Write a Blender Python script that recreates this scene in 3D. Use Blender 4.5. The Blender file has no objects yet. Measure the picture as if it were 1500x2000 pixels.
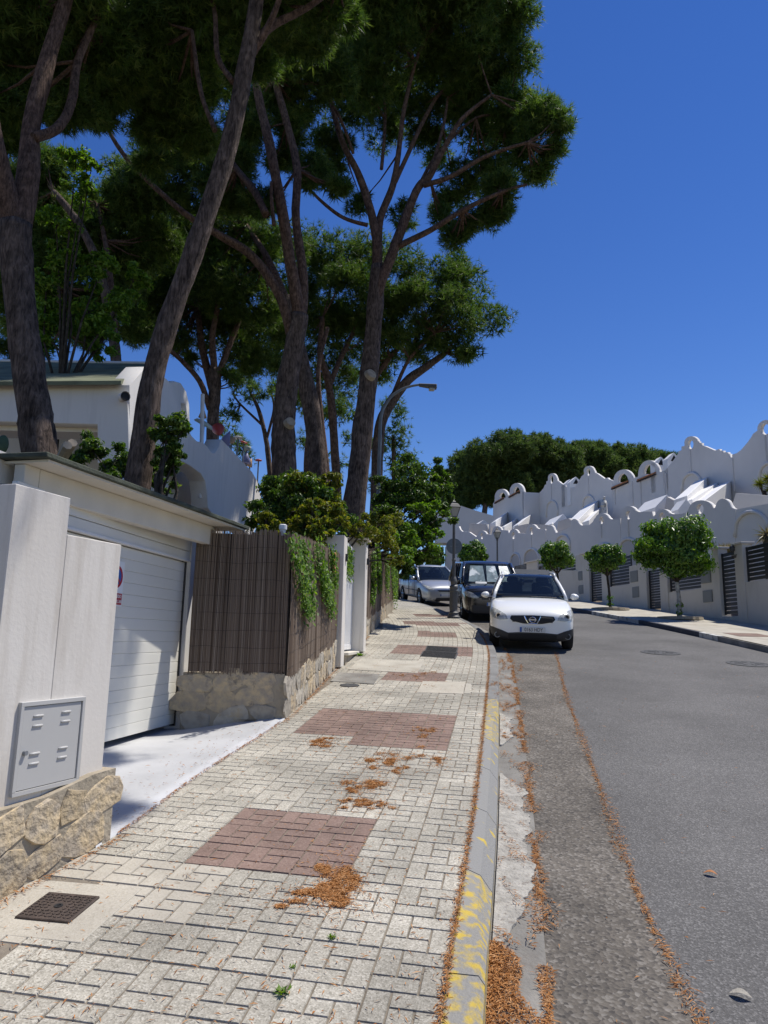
import bpy, bmesh, math, random
import numpy as np
from mathutils import Vector, Matrix

# ------------------------------------------------------------------ camera, sky, sun, exposure
scene = bpy.context.scene
R_ = math.radians
F = 1390.0; PITCH = R_(10.1); ROLL = R_(1.2); EYE = 1.65
cam_data = bpy.data.cameras.new("camera")
cam_data.sensor_fit = 'VERTICAL'; cam_data.sensor_height = 36.0; cam_data.lens = 36.0 * F / 2000.0
cam_data.clip_start = 0.05; cam_data.clip_end = 3000.0
cam = bpy.data.objects.new("camera", cam_data)
scene.collection.objects.link(cam)
cam.matrix_world = Matrix.Translation((0, 0, EYE)) @ Matrix.Rotation(math.pi / 2 + PITCH, 4, 'X') @ Matrix.Rotation(ROLL, 4, 'Z')
scene.camera = cam

SUN_EL = R_(63.5); SUN_AZ = R_(64.0)          # azimuth measured from +Y (straight ahead) towards +X (right)
world = bpy.data.worlds.new("World"); scene.world = world; world.use_nodes = True
wn = world.node_tree.nodes; wl = world.node_tree.links
sky = wn.new('ShaderNodeTexSky'); sky.sky_type = 'NISHITA'; sky.sun_disc = False
sky.sun_elevation = SUN_EL; sky.sun_rotation = SUN_AZ
sky.altitude = 200.0; sky.air_density = 1.0; sky.dust_density = 0.0; sky.ozone_density = 4.0
bg = wn['Background']; bg.inputs['Strength'].default_value = 0.112
hsv = wn.new('ShaderNodeHueSaturation'); hsv.inputs['Saturation'].default_value = 1.26; hsv.inputs['Hue'].default_value = 0.516
wl.new(sky.outputs['Color'], hsv.inputs['Color']); wl.new(hsv.outputs['Color'], bg.inputs['Color'])
sun_data = bpy.data.lights.new("sun", 'SUN'); sun_data.energy = 4.8; sun_data.angle = R_(0.55); sun_data.color = (1.0, 0.955, 0.88)
sun = bpy.data.objects.new("sun", sun_data); scene.collection.objects.link(sun)
sd = Vector((math.sin(SUN_AZ) * math.cos(SUN_EL), math.cos(SUN_AZ) * math.cos(SUN_EL), math.sin(SUN_EL)))
sun.rotation_euler = sd.to_track_quat('Z', 'Y').to_euler(); sun.location = (20, 20, 40)
scene.render.engine = 'CYCLES'
vs = scene.view_settings
vs.view_transform = 'Standard'; vs.look = 'None'; vs.gamma = 1.0; vs.use_curve_mapping = False; vs.exposure = 0.08
scene.render.resolution_x = 768; scene.render.resolution_y = 1024

# ------------------------------------------------------------------ helpers
rng = random.Random(7); nr = np.random.default_rng(11)
COL = scene.collection
CM = np.array(cam.matrix_world.to_3x3())
def ray(px, py): return CM @ np.array([(px - 750) / F, -(py - 1000) / F, -1.0])
def at(px, py, y):                               # point at forward distance y seen along a line of sight
    r = ray(px, py); t = y / r[1]; return Vector((t * r[0], y, EYE + t * r[2]))
GR = 0.105
def gz(y): return GR * y if y < 46 else GR * 46 + 0.095 * (y - 46)
def gnd(px, py, dz=0.0):                         # point on the sloping street surface
    r = ray(px, py); t = (EYE - dz) / (GR * r[1] - r[2]); return Vector((t * r[0], t * r[1], EYE + t * r[2]))
def onplane(px, py, p0, d):                      # hit on an upright plane through p0 running along d
    r = ray(px, py); n = np.array([d[1], -d[0], 0.0]); o = np.array([0, 0, EYE])
    t = n.dot(np.array([p0[0], p0[1], 0]) - np.array([0, 0, 0])) / n.dot(r)
    return Vector(o + t * r)
def toimg(p):
    v = CM.T @ (np.array(p) - np.array([0, 0, EYE])); return (750 + F * v[0] / -v[2], 1000 - F * v[1] / -v[2])
class Poly:                                      # smooth x(y) through points
    def __init__(s, pts): s.y = np.array([p[1] for p in pts], float); s.x = np.array([p[0] for p in pts], float)
    def __call__(s, y):
        i = int(np.clip(np.searchsorted(s.y, y) - 1, 0, len(s.y) - 2)); Y = s.y; X = s.x
        h = Y[i+1] - Y[i]; t = (y - Y[i]) / h
        def m(k):
            if k == 0: return (X[1] - X[0]) / (Y[1] - Y[0])
            if k == len(Y) - 1: return (X[-1] - X[-2]) / (Y[-1] - Y[-2])
            return (X[k+1] - X[k-1]) / (Y[k+1] - Y[k-1])
        if t < 0: return X[0] + m(0) * (y - Y[0])
        if t > 1: return X[-1] + m(len(Y) - 1) * (y - Y[-1])
        return (2*t**3 - 3*t**2 + 1) * X[i] + (t**3 - 2*t**2 + t) * h * m(i) + (-2*t**3 + 3*t**2) * X[i+1] + (t**3 - t**2) * h * m(i+1)

def tag(o, label=None, cat=None, group=None, kind=None):
    if label: o["label"] = label
    if cat: o["category"] = cat
    if group: o["group"] = group
    if kind: o["kind"] = kind
    return o
def link(name, data, parent=None, mat=None):
    o = bpy.data.objects.new(name, data); COL.objects.link(o)
    if parent is not None:
        o.parent = parent
        if parent.name in WORLD: o.matrix_parent_inverse = parent.matrix_basis.inverted()
    if mat is not None and data is not None and len(data.materials) == 0: data.materials.append(mat)
    return o
def empty(name, loc=(0, 0, 0), rz=0.0):
    o = bpy.data.objects.new(name, None); COL.objects.link(o); o.empty_display_size = 0.2
    o.location = loc; o.rotation_euler = (0, 0, rz); return o
WORLD = set()                                    # things whose parts are modelled straight in world coordinates
def base(name, loc=(0, 0, 0)):
    o = empty(name, loc); WORLD.add(o.name); return o
def copy_tree(o, parent=None):
    c = o.copy(); COL.objects.link(c); c.parent = parent
    for ch in o.children: copy_tree(ch, c)
    return c
class MB:
    """collects simple solids and links them as one mesh"""
    def __init__(s): s.v = []; s.f = []
    def quad(s, *p):
        n = len(s.v); s.v += [tuple(q) for q in p]; s.f.append(tuple(range(n, n + len(p)))); return s
    def hexa(s, b, t):                            # bottom ring, top ring (each CCW seen from above)
        n = len(s.v); k = len(b); s.v += [tuple(q) for q in b] + [tuple(q) for q in t]
        s.f.append(tuple(range(n + k - 1, n - 1, -1))); s.f.append(tuple(range(n + k, n + 2 * k)))
        for i in range(k): j = (i + 1) % k; s.f.append((n + i, n + j, n + k + j, n + k + i))
        return s
    def box(s, c, d, rz=0.0, M=None):
        x, y, z = d[0] / 2, d[1] / 2, d[2] / 2; ca, sa = math.cos(rz), math.sin(rz)
        def T(a, b, e):
            p = Vector((c[0] + a * ca - b * sa, c[1] + a * sa + b * ca, c[2] + e)); return M @ p if M else p
        q = [(-x, -y), (x, -y), (x, y), (-x, y)]
        return s.hexa([T(a, b, -z) for a, b in q], [T(a, b, z) for a, b in q])
    def tube(s, pts, rad, n=10, cap=True):
        pts = [Vector(p) for p in pts]; rad = rad if hasattr(rad, '__len__') else [rad] * len(pts)
        base = len(s.v); prev = None
        for i, p in enumerate(pts):
            d = (pts[min(i + 1, len(pts) - 1)] - pts[max(i - 1, 0)]).normalized()
            if prev is None:
                a = d.cross(Vector((0.31, 0.95, 0.05)));  a = a if a.length > 1e-3 else d.cross(Vector((1, 0, 0)))
            else: a = prev - d * prev.dot(d)
            a.normalize(); prev = a; b = d.cross(a)
            for k in range(n):
                t = 2 * math.pi * k / n; s.v.append(tuple(p + (a * math.cos(t) + b * math.sin(t)) * rad[i]))
        for i in range(len(pts) - 1):
            for k in range(n):
                k2 = (k + 1) % n; s.f.append((base + i*n + k, base + i*n + k2, base + (i+1)*n + k2, base + (i+1)*n + k))
        if cap:
            s.f.append(tuple(base + k for k in range(n - 1, -1, -1))); s.f.append(tuple(base + (len(pts)-1)*n + k for k in range(n)))
        return s
    def lathe(s, prof, c=(0, 0, 0), n=20):        # prof: (radius, z)
        return s.tube([(c[0], c[1], c[2] + z) for r, z in prof], [max(r, 1e-4) for r, z in prof], n) if False else s._lathe(prof, c, n)
    def _lathe(s, prof, c, n):
        base = len(s.v)
        for r, z in prof:
            for k in range(n):
                t = 2 * math.pi * k / n; s.v.append((c[0] + r * math.cos(t), c[1] + r * math.sin(t), c[2] + z))
        for i in range(len(prof) - 1):
            for k in range(n):
                k2 = (k + 1) % n; s.f.append((base + i*n + k, base + i*n + k2, base + (i+1)*n + k2, base + (i+1)*n + k))
        s.f.append(tuple(base + k for k in range(n - 1, -1, -1))); s.f.append(tuple(base + (len(prof)-1)*n + k for k in range(n)))
        return s
    def mesh(s, name, mat=None, smooth=False):
        me = bpy.data.meshes.new(name); me.from_pydata(s.v, [], s.f); me.update()
        if mat: me.materials.append(mat)
        if smooth:
            for p in me.polygons: p.use_smooth = True
        return me
    def build(s, name, mat, parent=None, smooth=False, bevel=0.0, kind=None):
        me = s.mesh(name, mat, smooth)
        if bevel > 0: bevel_mesh(me, bevel)
        o = link(name, me, parent)
        if kind: o["kind"] = kind
        return o
def bevel_mesh(me, w, seg=1, ang=0.5):
    bm = bmesh.new(); bm.from_mesh(me); bmesh.ops.remove_doubles(bm, verts=bm.verts, dist=1e-5)
    bmesh.ops.recalc_face_normals(bm, faces=bm.faces)
    es = [e for e in bm.edges if len(e.link_faces) == 2 and e.calc_face_angle(0) > ang]
    bmesh.ops.bevel(bm, geom=es, offset=w, segments=seg, affect='EDGES', clamp_overlap=True)
    bm.to_mesh(me); bm.free(); me.update()
def auto_smooth(me, ang=40):
    bm = bmesh.new(); bm.from_mesh(me); bmesh.ops.recalc_face_normals(bm, faces=bm.faces)
    for f in bm.faces: f.smooth = True
    for e in bm.edges:
        if len(e.link_faces) == 2 and e.calc_face_angle(0) > R_(ang): e.smooth = False
    bm.to_mesh(me); bm.free()
def outline_mesh(name, loops, thick):            # flat outline with holes -> solid of even thickness, in its own XY plane
    cu = bpy.data.curves.new(name, 'CURVE'); cu.dimensions = '2D'; cu.fill_mode = 'BOTH'; cu.extrude = thick / 2
    for lp in loops:
        sp = cu.splines.new('POLY'); sp.points.add(len(lp) - 1)
        for i, p in enumerate(lp): sp.points[i].co = (p[0], p[1], 0, 1)
        sp.use_cyclic_u = True
    o = bpy.data.objects.new(name, cu); COL.objects.link(o)
    dg = bpy.context.evaluated_depsgraph_get(); dg.update()
    me = bpy.data.meshes.new_from_object(o.evaluated_get(dg))
    bpy.data.objects.remove(o); bpy.data.curves.remove(cu)
    return me
def wall_from_px(name, p0, d, loops_px, thick, mat, parent=None, back=0.0, bevel=0.0):
    """outline seen in the photograph -> upright slab of real thickness standing in the plane (p0, d)"""
    d = Vector((d[0], d[1], 0)).normalized(); p0 = Vector((p0[0], p0[1], 0)); n = Vector((d.y, -d.x, 0))
    loops = []
    for lp in loops_px:
        q = []
        for px, py in lp:
            h = onplane(px, py, p0, d); q.append(((h - p0).dot(d), h.z))
        loops.append(q)
    me = outline_mesh(name, loops, thick)
    M = Matrix(((d.x, 0, n.x, p0.x), (d.y, 0, n.y, p0.y), (0, 1, 0, 0), (0, 0, 0, 1)))
    side = 1 if n.dot(Vector((0, 0, 0)) - p0) > 0 else -1
    off = Matrix.Translation(n * (-side) * (thick / 2 + back))
    me.transform(off @ M); fix_normals(me)
    if bevel: bevel_mesh(me, bevel)
    me.materials.clear(); me.materials.append(mat)
    return link(name, me, parent)
def fix_normals(me):
    bm = bmesh.new(); bm.from_mesh(me); bmesh.ops.remove_doubles(bm, verts=bm.verts, dist=1e-4)
    bmesh.ops.recalc_face_normals(bm, faces=bm.faces); bm.to_mesh(me); bm.free(); me.update()
def circle(cx, cy, r, n=24, ry=None, a0=0.0, a1=2 * math.pi, close=True):
    ry = ry or r; k = n if close else n + 1
    return [(cx + r * math.cos(a0 + (a1 - a0) * i / n), cy + ry * math.sin(a0 + (a1 - a0) * i / n)) for i in range(k)]
def np_mesh(name, V, Fc, mat, var=None, smooth=False):
    """V (n,3) and faces (m,3|4) -> mesh, optional per-face value stored as 'var'"""
    me = bpy.data.meshes.new(name); k = Fc.shape[1]
    me.vertices.add(len(V)); me.vertices.foreach_set('co', V.astype(np.float32).ravel())
    me.loops.add(Fc.size); me.loops.foreach_set('vertex_index', Fc.astype(np.int32).ravel())
    me.polygons.add(len(Fc)); me.polygons.foreach_set('loop_start', (np.arange(len(Fc)) * k).astype(np.int32))
    me.polygons.foreach_set('loop_total', np.full(len(Fc), k, np.int32))
    if var is not None:
        a = me.attributes.new('var', 'FLOAT', 'FACE'); a.data.foreach_set('value', var.astype(np.float32))
    me.update(calc_edges=True); me.materials.append(mat)
    return me

# ------------------------------------------------------------------ materials
def mat_base(name):
    m = bpy.data.materials.new(name); m.use_nodes = True
    nt = m.node_tree; return m, nt, nt.nodes, nt.links, nt.nodes['Principled BSDF']
def mat(name, c, rough=0.7, metal=0.0, var=0.0, scale=6.0, bump=0.0, bscale=60.0, spec=0.5, c2=None, lo=0.35, hi=0.65,
        objvar=0.0, stretch=(1, 1, 1), coat=0.0, c3=None, s3=2.0, t3=(0.6, 0.75), detail=5.0, world=False):
    m, nt, N, L, P = mat_base(name)
    P.inputs['Roughness'].default_value = rough; P.inputs['Metallic'].default_value = metal
    P.inputs['Specular IOR Level'].default_value = spec; P.inputs['Coat Weight'].default_value = coat
    col = None
    tc = N.new('ShaderNodeTexCoord'); mp = N.new('ShaderNodeMapping'); mp.inputs['Scale'].default_value = stretch
    if world:
        ge = N.new('ShaderNodeNewGeometry'); L.new(ge.outputs['Position'], mp.inputs['Vector'])
    else: L.new(tc.outputs['Object'], mp.inputs['Vector'])
    base = N.new('ShaderNodeRGB'); base.outputs[0].default_value = (*c, 1); col = base.outputs[0]
    if c2 is not None or var > 0:
        nz = N.new('ShaderNodeTexNoise'); nz.inputs['Scale'].default_value = scale; nz.inputs['Detail'].default_value = detail
        L.new(mp.outputs[0], nz.inputs['Vector'])
        rp = N.new('ShaderNodeMapRange'); rp.inputs['From Min'].default_value = lo; rp.inputs['From Max'].default_value = hi
        L.new(nz.outputs['Fac'], rp.inputs['Value'])
        mx = N.new('ShaderNodeMix'); mx.data_type = 'RGBA'
        L.new(rp.outputs[0], mx.inputs['Factor']); L.new(col, mx.inputs['A'])
        d = c2 if c2 is not None else tuple(max(0, x * (1 - var)) for x in c)
        mx.inputs['B'].default_value = (*d, 1); col = mx.outputs['Result']
    if c3 is not None:
        n3 = N.new('ShaderNodeTexNoise'); n3.inputs['Scale'].default_value = s3; n3.inputs['Detail'].default_value = 8.0; n3.inputs['Roughness'].default_value = 0.65
        L.new(mp.outputs[0], n3.inputs['Vector'])
        r3 = N.new('ShaderNodeMapRange'); r3.inputs['From Min'].default_value = t3[0]; r3.inputs['From Max'].default_value = t3[1]
        L.new(n3.outputs['Fac'], r3.inputs['Value'])
        m3 = N.new('ShaderNodeMix'); m3.data_type = 'RGBA'; L.new(r3.outputs[0], m3.inputs['Factor']); L.new(col, m3.inputs['A'])
        m3.inputs['B'].default_value = (*c3, 1); col = m3.outputs['Result']
    if objvar > 0:
        oi = N.new('ShaderNodeObjectInfo'); mr = N.new('ShaderNodeMapRange')
        mr.inputs['To Min'].default_value = 1 - objvar; mr.inputs['To Max'].default_value = 1 + objvar
        L.new(oi.outputs['Random'], mr.inputs['Value'])
        hs = N.new('ShaderNodeHueSaturation'); L.new(mr.outputs[0], hs.inputs['Value']); L.new(col, hs.inputs['Color']); col = hs.outputs[0]
    L.new(col, P.inputs['Base Color'])
    if bump > 0:
        nb = N.new('ShaderNodeTexNoise'); nb.inputs['Scale'].default_value = bscale; nb.inputs['Detail'].default_value = 6.0
        L.new(mp.outputs[0], nb.inputs['Vector'])
        bp = N.new('ShaderNodeBump'); bp.inputs['Strength'].default_value = bump; bp.inputs['Distance'].default_value = 0.02
        L.new(nb.outputs['Fac'], bp.inputs['Height']); L.new(bp.outputs[0], P.inputs['Normal'])
    return m
def mat_speckle(name, c, dark, light, vs=90.0, amt=0.5, rough=0.9, objvar=0.05, blot=0.15, bs=1.2, bump=0.3):
    """aggregate look: small stones of light and dark in a binder, plus broad wear"""
    m, nt, N, L, P = mat_base(name); P.inputs['Roughness'].default_value = rough; P.inputs['Specular IOR Level'].default_value = 0.25
    ge = N.new('ShaderNodeNewGeometry')
    v = N.new('ShaderNodeTexVoronoi'); v.inputs['Scale'].default_value = vs; L.new(ge.outputs['Position'], v.inputs['Vector'])
    sp = N.new('ShaderNodeSeparateColor'); L.new(v.outputs['Color'], sp.inputs[0])
    cr = N.new('ShaderNodeValToRGB'); e = cr.color_ramp.elements
    e[0].position = 0.0; e[0].color = (*dark, 1); e[1].position = 1.0; e[1].color = (*light, 1)
    a = e.new(0.25); a.color = (*[dark[i] * .4 + c[i] * .6 for i in range(3)], 1); b = e.new(0.7); b.color = (*c, 1)
    L.new(sp.outputs[0], cr.inputs[0])
    n = N.new('ShaderNodeTexNoise'); n.inputs['Scale'].default_value = bs; n.inputs['Detail'].default_value = 9; n.inputs['Roughness'].default_value = 0.62
    L.new(ge.outputs['Position'], n.inputs['Vector'])
    mr = N.new('ShaderNodeMapRange'); mr.inputs['From Min'].default_value = .3; mr.inputs['From Max'].default_value = .7
    mr.inputs['To Min'].default_value = 1 - blot; mr.inputs['To Max'].default_value = 1 + blot; L.new(n.outputs['Fac'], mr.inputs['Value'])
    mx = N.new('ShaderNodeMix'); mx.data_type = 'RGBA'; mx.inputs['Factor'].default_value = amt
    mx.inputs['A'].default_value = (*c, 1); L.new(cr.outputs[0], mx.inputs['B'])
    oi = N.new('ShaderNodeObjectInfo'); m2 = N.new('ShaderNodeMapRange'); m2.inputs['To Min'].default_value = 1 - objvar; m2.inputs['To Max'].default_value = 1 + objvar
    L.new(oi.outputs['Random'], m2.inputs['Value'])
    mu = N.new('ShaderNodeMath'); mu.operation = 'MULTIPLY'; L.new(mr.outputs[0], mu.inputs[0]); L.new(m2.outputs[0], mu.inputs[1])
    hs = N.new('ShaderNodeHueSaturation'); L.new(mu.outputs[0], hs.inputs['Value']); L.new(mx.outputs['Result'], hs.inputs['Color'])
    L.new(hs.outputs[0], P.inputs['Base Color'])
    bp = N.new('ShaderNodeBump'); bp.inputs['Strength'].default_value = bump; bp.inputs['Distance'].default_value = 0.006
    L.new(v.outputs['Distance'], bp.inputs['Height']); L.new(bp.outputs[0], P.inputs['Normal'])
    return m
def mat_leaf(name, cols, trans=0.35, rough=0.5, spec=0.3):
    """per-leaf tint from the 'var' attribute, light passing through the blade"""
    m, nt, N, L, P = mat_base(name)
    at_ = N.new('ShaderNodeAttribute'); at_.attribute_name = 'var'
    cr = N.new('ShaderNodeValToRGB'); e = cr.color_ramp.elements
    e[0].color = (*cols[0], 1); e[1].color = (*cols[-1], 1)
    for i in range(1, len(cols) - 1): q = e.new(i / (len(cols) - 1)); q.color = (*cols[i], 1)
    L.new(at_.outputs['Fac'], cr.inputs[0]); L.new(cr.outputs[0], P.inputs['Base Color'])
    P.inputs['Roughness'].default_value = rough; P.inputs['Specular IOR Level'].default_value = spec
    tr = N.new('ShaderNodeBsdfTranslucent'); hs = N.new('ShaderNodeHueSaturation'); hs.inputs['Saturation'].default_value = 1.15; hs.inputs['Value'].default_value = 1.5
    L.new(cr.outputs[0], hs.inputs['Color']); L.new(hs.outputs[0], tr.inputs['Color'])
    ms = N.new('ShaderNodeMixShader'); ms.inputs[0].default_value = trans
    L.new(P.outputs[0], ms.inputs[1]); L.new(tr.outputs[0], ms.inputs[2])
    L.new(ms.outputs[0], N['Material Output'].inputs['Surface'])
    return m
def mat_wall(name, c, stain, streak=0.5, rough=0.85, bump=0.07, t=(0.52, 0.72), sx=3.0):
    """painted render with vertical run-off stains and trowel relief"""
    m, nt, N, L, P = mat_base(name); P.inputs['Roughness'].default_value = rough; P.inputs['Specular IOR Level'].default_value = 0.2
    ge = N.new('ShaderNodeNewGeometry'); mp = N.new('ShaderNodeMapping'); mp.inputs['Scale'].default_value = (sx, sx, 0.35)
    L.new(ge.outputs['Position'], mp.inputs['Vector'])
    n = N.new('ShaderNodeTexNoise'); n.inputs['Scale'].default_value = 2.2; n.inputs['Detail'].default_value = 9; n.inputs['Roughness'].default_value = .65; L.new(mp.outputs[0], n.inputs['Vector'])
    r = N.new('ShaderNodeMapRange'); r.inputs['From Min'].default_value = t[0]; r.inputs['From Max'].default_value = t[1]; r.inputs['To Max'].default_value = streak; L.new(n.outputs['Fac'], r.inputs['Value'])
    n2 = N.new('ShaderNodeTexNoise'); n2.inputs['Scale'].default_value = 1.1; n2.inputs['Detail'].default_value = 7; L.new(ge.outputs['Position'], n2.inputs['Vector'])
    r2 = N.new('ShaderNodeMapRange'); r2.inputs['From Min'].default_value = .35; r2.inputs['From Max'].default_value = .75; r2.inputs['To Min'].default_value = 0; r2.inputs['To Max'].default_value = .18; L.new(n2.outputs['Fac'], r2.inputs['Value'])
    ad = N.new('ShaderNodeMath'); ad.operation = 'ADD'; ad.use_clamp = True; L.new(r.outputs[0], ad.inputs[0]); L.new(r2.outputs[0], ad.inputs[1])
    mx = N.new('ShaderNodeMix'); mx.data_type = 'RGBA'; L.new(ad.outputs[0], mx.inputs['Factor']); mx.inputs['A'].default_value = (*c, 1); mx.inputs['B'].default_value = (*stain, 1)
    L.new(mx.outputs['Result'], P.inputs['Base Color'])
    nb = N.new('ShaderNodeTexNoise'); nb.inputs['Scale'].default_value = 45; nb.inputs['Detail'].default_value = 8; L.new(ge.outputs['Position'], nb.inputs['Vector'])
    bp = N.new('ShaderNodeBump'); bp.inputs['Strength'].default_value = bump; bp.inputs['Distance'].default_value = .02; L.new(nb.outputs['Fac'], bp.inputs['Height']); L.new(bp.outputs[0], P.inputs['Normal'])
    return m
def mat_bark(name, ridge, crev, scale=17.0):
    """plated pine bark: long upright ridges broken by dark furrows"""
    m, nt, N, L, P = mat_base(name); P.inputs['Roughness'].default_value = .95; P.inputs['Specular IOR Level'].default_value = .15
    ge = N.new('ShaderNodeNewGeometry'); mp = N.new('ShaderNodeMapping'); mp.inputs['Scale'].default_value = (1, 1, .20); L.new(ge.outputs['Position'], mp.inputs['Vector'])
    n1 = N.new('ShaderNodeTexNoise'); n1.inputs['Scale'].default_value = scale*1.5; n1.inputs['Detail'].default_value = 9; n1.inputs['Roughness'].default_value = .68; n1.inputs['Distortion'].default_value = .7; L.new(mp.outputs[0], n1.inputs['Vector'])
    n2 = N.new('ShaderNodeTexNoise'); n2.inputs['Scale'].default_value = scale*.35; n2.inputs['Detail'].default_value = 5; L.new(ge.outputs['Position'], n2.inputs['Vector'])
    cr = N.new('ShaderNodeValToRGB'); e = cr.color_ramp.elements; e[0].position = .36; e[0].color = (*crev, 1); e[1].position = .62; e[1].color = (*ridge, 1)
    L.new(n1.outputs['Fac'], cr.inputs[0]); hs = N.new('ShaderNodeHueSaturation'); mr = N.new('ShaderNodeMapRange'); mr.inputs['From Min'].default_value = .3; mr.inputs['From Max'].default_value = .7; mr.inputs['To Min'].default_value = .6; mr.inputs['To Max'].default_value = 1.4
    L.new(n2.outputs['Fac'], mr.inputs['Value']); L.new(mr.outputs[0], hs.inputs['Value']); L.new(cr.outputs[0], hs.inputs['Color']); L.new(hs.outputs[0], P.inputs['Base Color'])
    bp = N.new('ShaderNodeBump'); bp.inputs['Strength'].default_value = 1.0; bp.inputs['Distance'].default_value = .05; L.new(n1.outputs['Fac'], bp.inputs['Height']); L.new(bp.outputs[0], P.inputs['Normal'])
    return m

M = {}
M['soil'] = mat('soil', (.16, .12, .08), .95, var=.5, scale=3, bump=.4, bscale=30)
M['asphalt'] = mat_speckle('asphalt', (.132, .127, .121), (.05, .049, .047), (.31, .30, .285), vs=115, amt=.5, blot=.24, bs=.5, bump=.5)
M['asphalt_old'] = mat_speckle('asphalt_old', (.145, .128, .106), (.03, .03, .033), (.27, .25, .22), vs=60, amt=.6, blot=.32, bs=1.5, bump=.7)
M['joint'] = mat('joint_mortar', (.235, .20, .155), .95, var=.4, scale=9, bump=.3, world=True)
M['tile'] = mat_speckle('paving_terrazzo', (.40, .372, .308), (.165, .15, .118), (.565, .53, .455), vs=135, amt=.62, objvar=.12, blot=.30, bs=1.3, bump=.25)
M['tile_pale'] = mat_speckle('paving_pale', (.44, .405, .335), (.27, .23, .17), (.52, .48, .41), vs=110, amt=.3, objvar=.06, blot=.13, bs=2.5, bump=.15)
M['tile_red'] = mat_speckle('paving_red', (.235, .163, .132), (.13, .085, .07), (.32, .24, .20), vs=120, amt=.45, objvar=.10, blot=.25, bs=2.0, bump=.25)
M['cement'] = mat('cement_slab', (.47, .435, .36), .9, var=.22, scale=2.2, bump=.25, bscale=80, world=True, c3=(.34, .28, .21), s3=1.1, t3=(.56, .72))
M['kerb'] = mat('kerb_concrete', (.24, .235, .22), .9, var=.35, scale=3, bump=.35, bscale=60, objvar=.10, world=True, c3=(.13, .12, .11), s3=2, t3=(.58, .75))
M['kerb_yellow'] = mat('kerb_worn_yellow', (.50, .36, .05), .8, c2=(.25, .24, .215), scale=17, lo=.36, hi=.55, detail=14, bump=.35, bscale=60, world=True)
M['kerb_yellow_faint'] = mat('kerb_faded_yellow', (.24, .235, .22), .85, c2=(.52, .38, .06), scale=6, lo=.60, hi=.66, detail=9, bump=.35, bscale=60, world=True)
M['kerb_navy'] = mat('kerb_navy_paint', (.018, .022, .04), .6, c2=(.05, .05, .06), scale=5, lo=.5, hi=.7, bump=.2, world=True)
M['kerb_white'] = mat('kerb_white_paint', (.55, .54, .50), .75, c2=(.26, .25, .23), scale=6, lo=.5, hi=.62, detail=8, bump=.3, world=True)
M['gutter'] = mat('gutter_concrete', (.27, .255, .225), .92, var=.35, scale=2.5, bump=.4, bscale=50, world=True, c3=(.15, .13, .11), s3=3, t3=(.55, .7))
M['gutter_lime'] = mat('gutter_rough_mortar', (.44, .415, .36), .95, var=.3, scale=12, bump=.9, bscale=38, world=True, c3=(.22, .19, .16), s3=22, t3=(.56, .66))
M['apron'] = mat('apron_white_paint', (.52, .52, .52), .65, var=.18, scale=2, bump=.08, bscale=30, world=True, c3=(.40, .40, .40), s3=1.3, t3=(.55, .75))
M['white_wall'] = mat_wall('white_render', (.73, .685, .615), (.42, .36, .28), streak=.55)
M['white_wall_dirty'] = mat_wall('white_render_dirty', (.72, .675, .605), (.34, .28, .21), streak=.42, t=(.50, .74), sx=3.2)
M['house_white'] = mat_wall('house_render', (.73, .70, .655), (.52, .49, .45), streak=.35, bump=.12)
M['far_white'] = mat('townhouse_render', (.68, .655, .62), .85, var=.06, scale=.8, bump=.06, bscale=20, world=True)
M['ramp_sunlit'] = mat('townhouse_render_sunlit', (.80, .79, .77), .8, var=.06, scale=.8, world=True)  # same render as the townhouse walls, coloured paler to look sunlit
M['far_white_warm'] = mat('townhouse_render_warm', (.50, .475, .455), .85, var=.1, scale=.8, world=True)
M['fence_white'] = mat_wall('garden_wall_render', (.57, .535, .485), (.42, .38, .33), streak=.4, bump=.12, sx=1.2)
M['cream'] = mat('cream_board', (.66, .61, .51), .7, var=.10, scale=3, bump=.1, world=True, c3=(.40, .31, .20), s3=4, t3=(.64, .78))
M['door_white'] = mat('door_enamel', (.72, .70, .63), .38, var=.05, scale=2, world=True)
M['frame_white'] = mat('frame_paint', (.74, .73, .71), .5, var=.08, scale=4, world=True)
M['roof_felt'] = mat('roof_felt', (.075, .085, .06), .95, var=.45, scale=6, bump=.4, bscale=50, world=True)
M['roof_green'] = mat('roof_green', (.20, .215, .13), .9, var=.4, scale=2.5, bump=.3, bscale=25, world=True)
M['stone'] = mat('sandstone', (.55, .43, .265), .92, c2=(.38, .32, .24), scale=11, lo=.4, hi=.62, bump=1.0, bscale=26, objvar=.18, world=True, c3=(.20, .17, .13), s3=9, t3=(.57, .7))
M['stone_grey'] = mat('grey_stone', (.46, .41, .325), .92, c2=(.33, .295, .24), scale=11, lo=.4, hi=.65, bump=.9, bscale=18, objvar=.22, world=True, c3=(.44, .33, .18), s3=5, t3=(.58, .72))
M['mortar'] = mat('wall_mortar', (.40, .34, .25), .95, var=.35, scale=4, bump=.6, bscale=28, world=True)
M['cabinet'] = mat('cabinet_steel', (.50, .49, .465), .42, metal=.0, var=.05, scale=3)
M['dark'] = mat('dark_gap', (.012, .012, .013), .8)
M['black_metal'] = mat('black_metal', (.018, .018, .02), .45)
M['grey_metal'] = mat('grey_metal', (.24, .25, .26), .5, var=.2, scale=5)
M['lamp_grey'] = mat('lamp_cast_iron', (.11, .108, .105), .55, var=.2, scale=12)
M['pole_grey'] = mat('pole_paint', (.155, .18, .20), .5, var=.2, scale=4)
M['iron'] = mat('cast_iron_brown', (.075, .052, .04), .75, var=.4, scale=20, bump=.4, bscale=60, world=True)
M['iron_grey'] = mat('cast_iron_grey', (.06, .06, .06), .7, var=.4, scale=20, bump=.4, bscale=60, world=True)
M['meter_grey'] = mat('meter_door_grey', (.20, .205, .20), .6)
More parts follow.
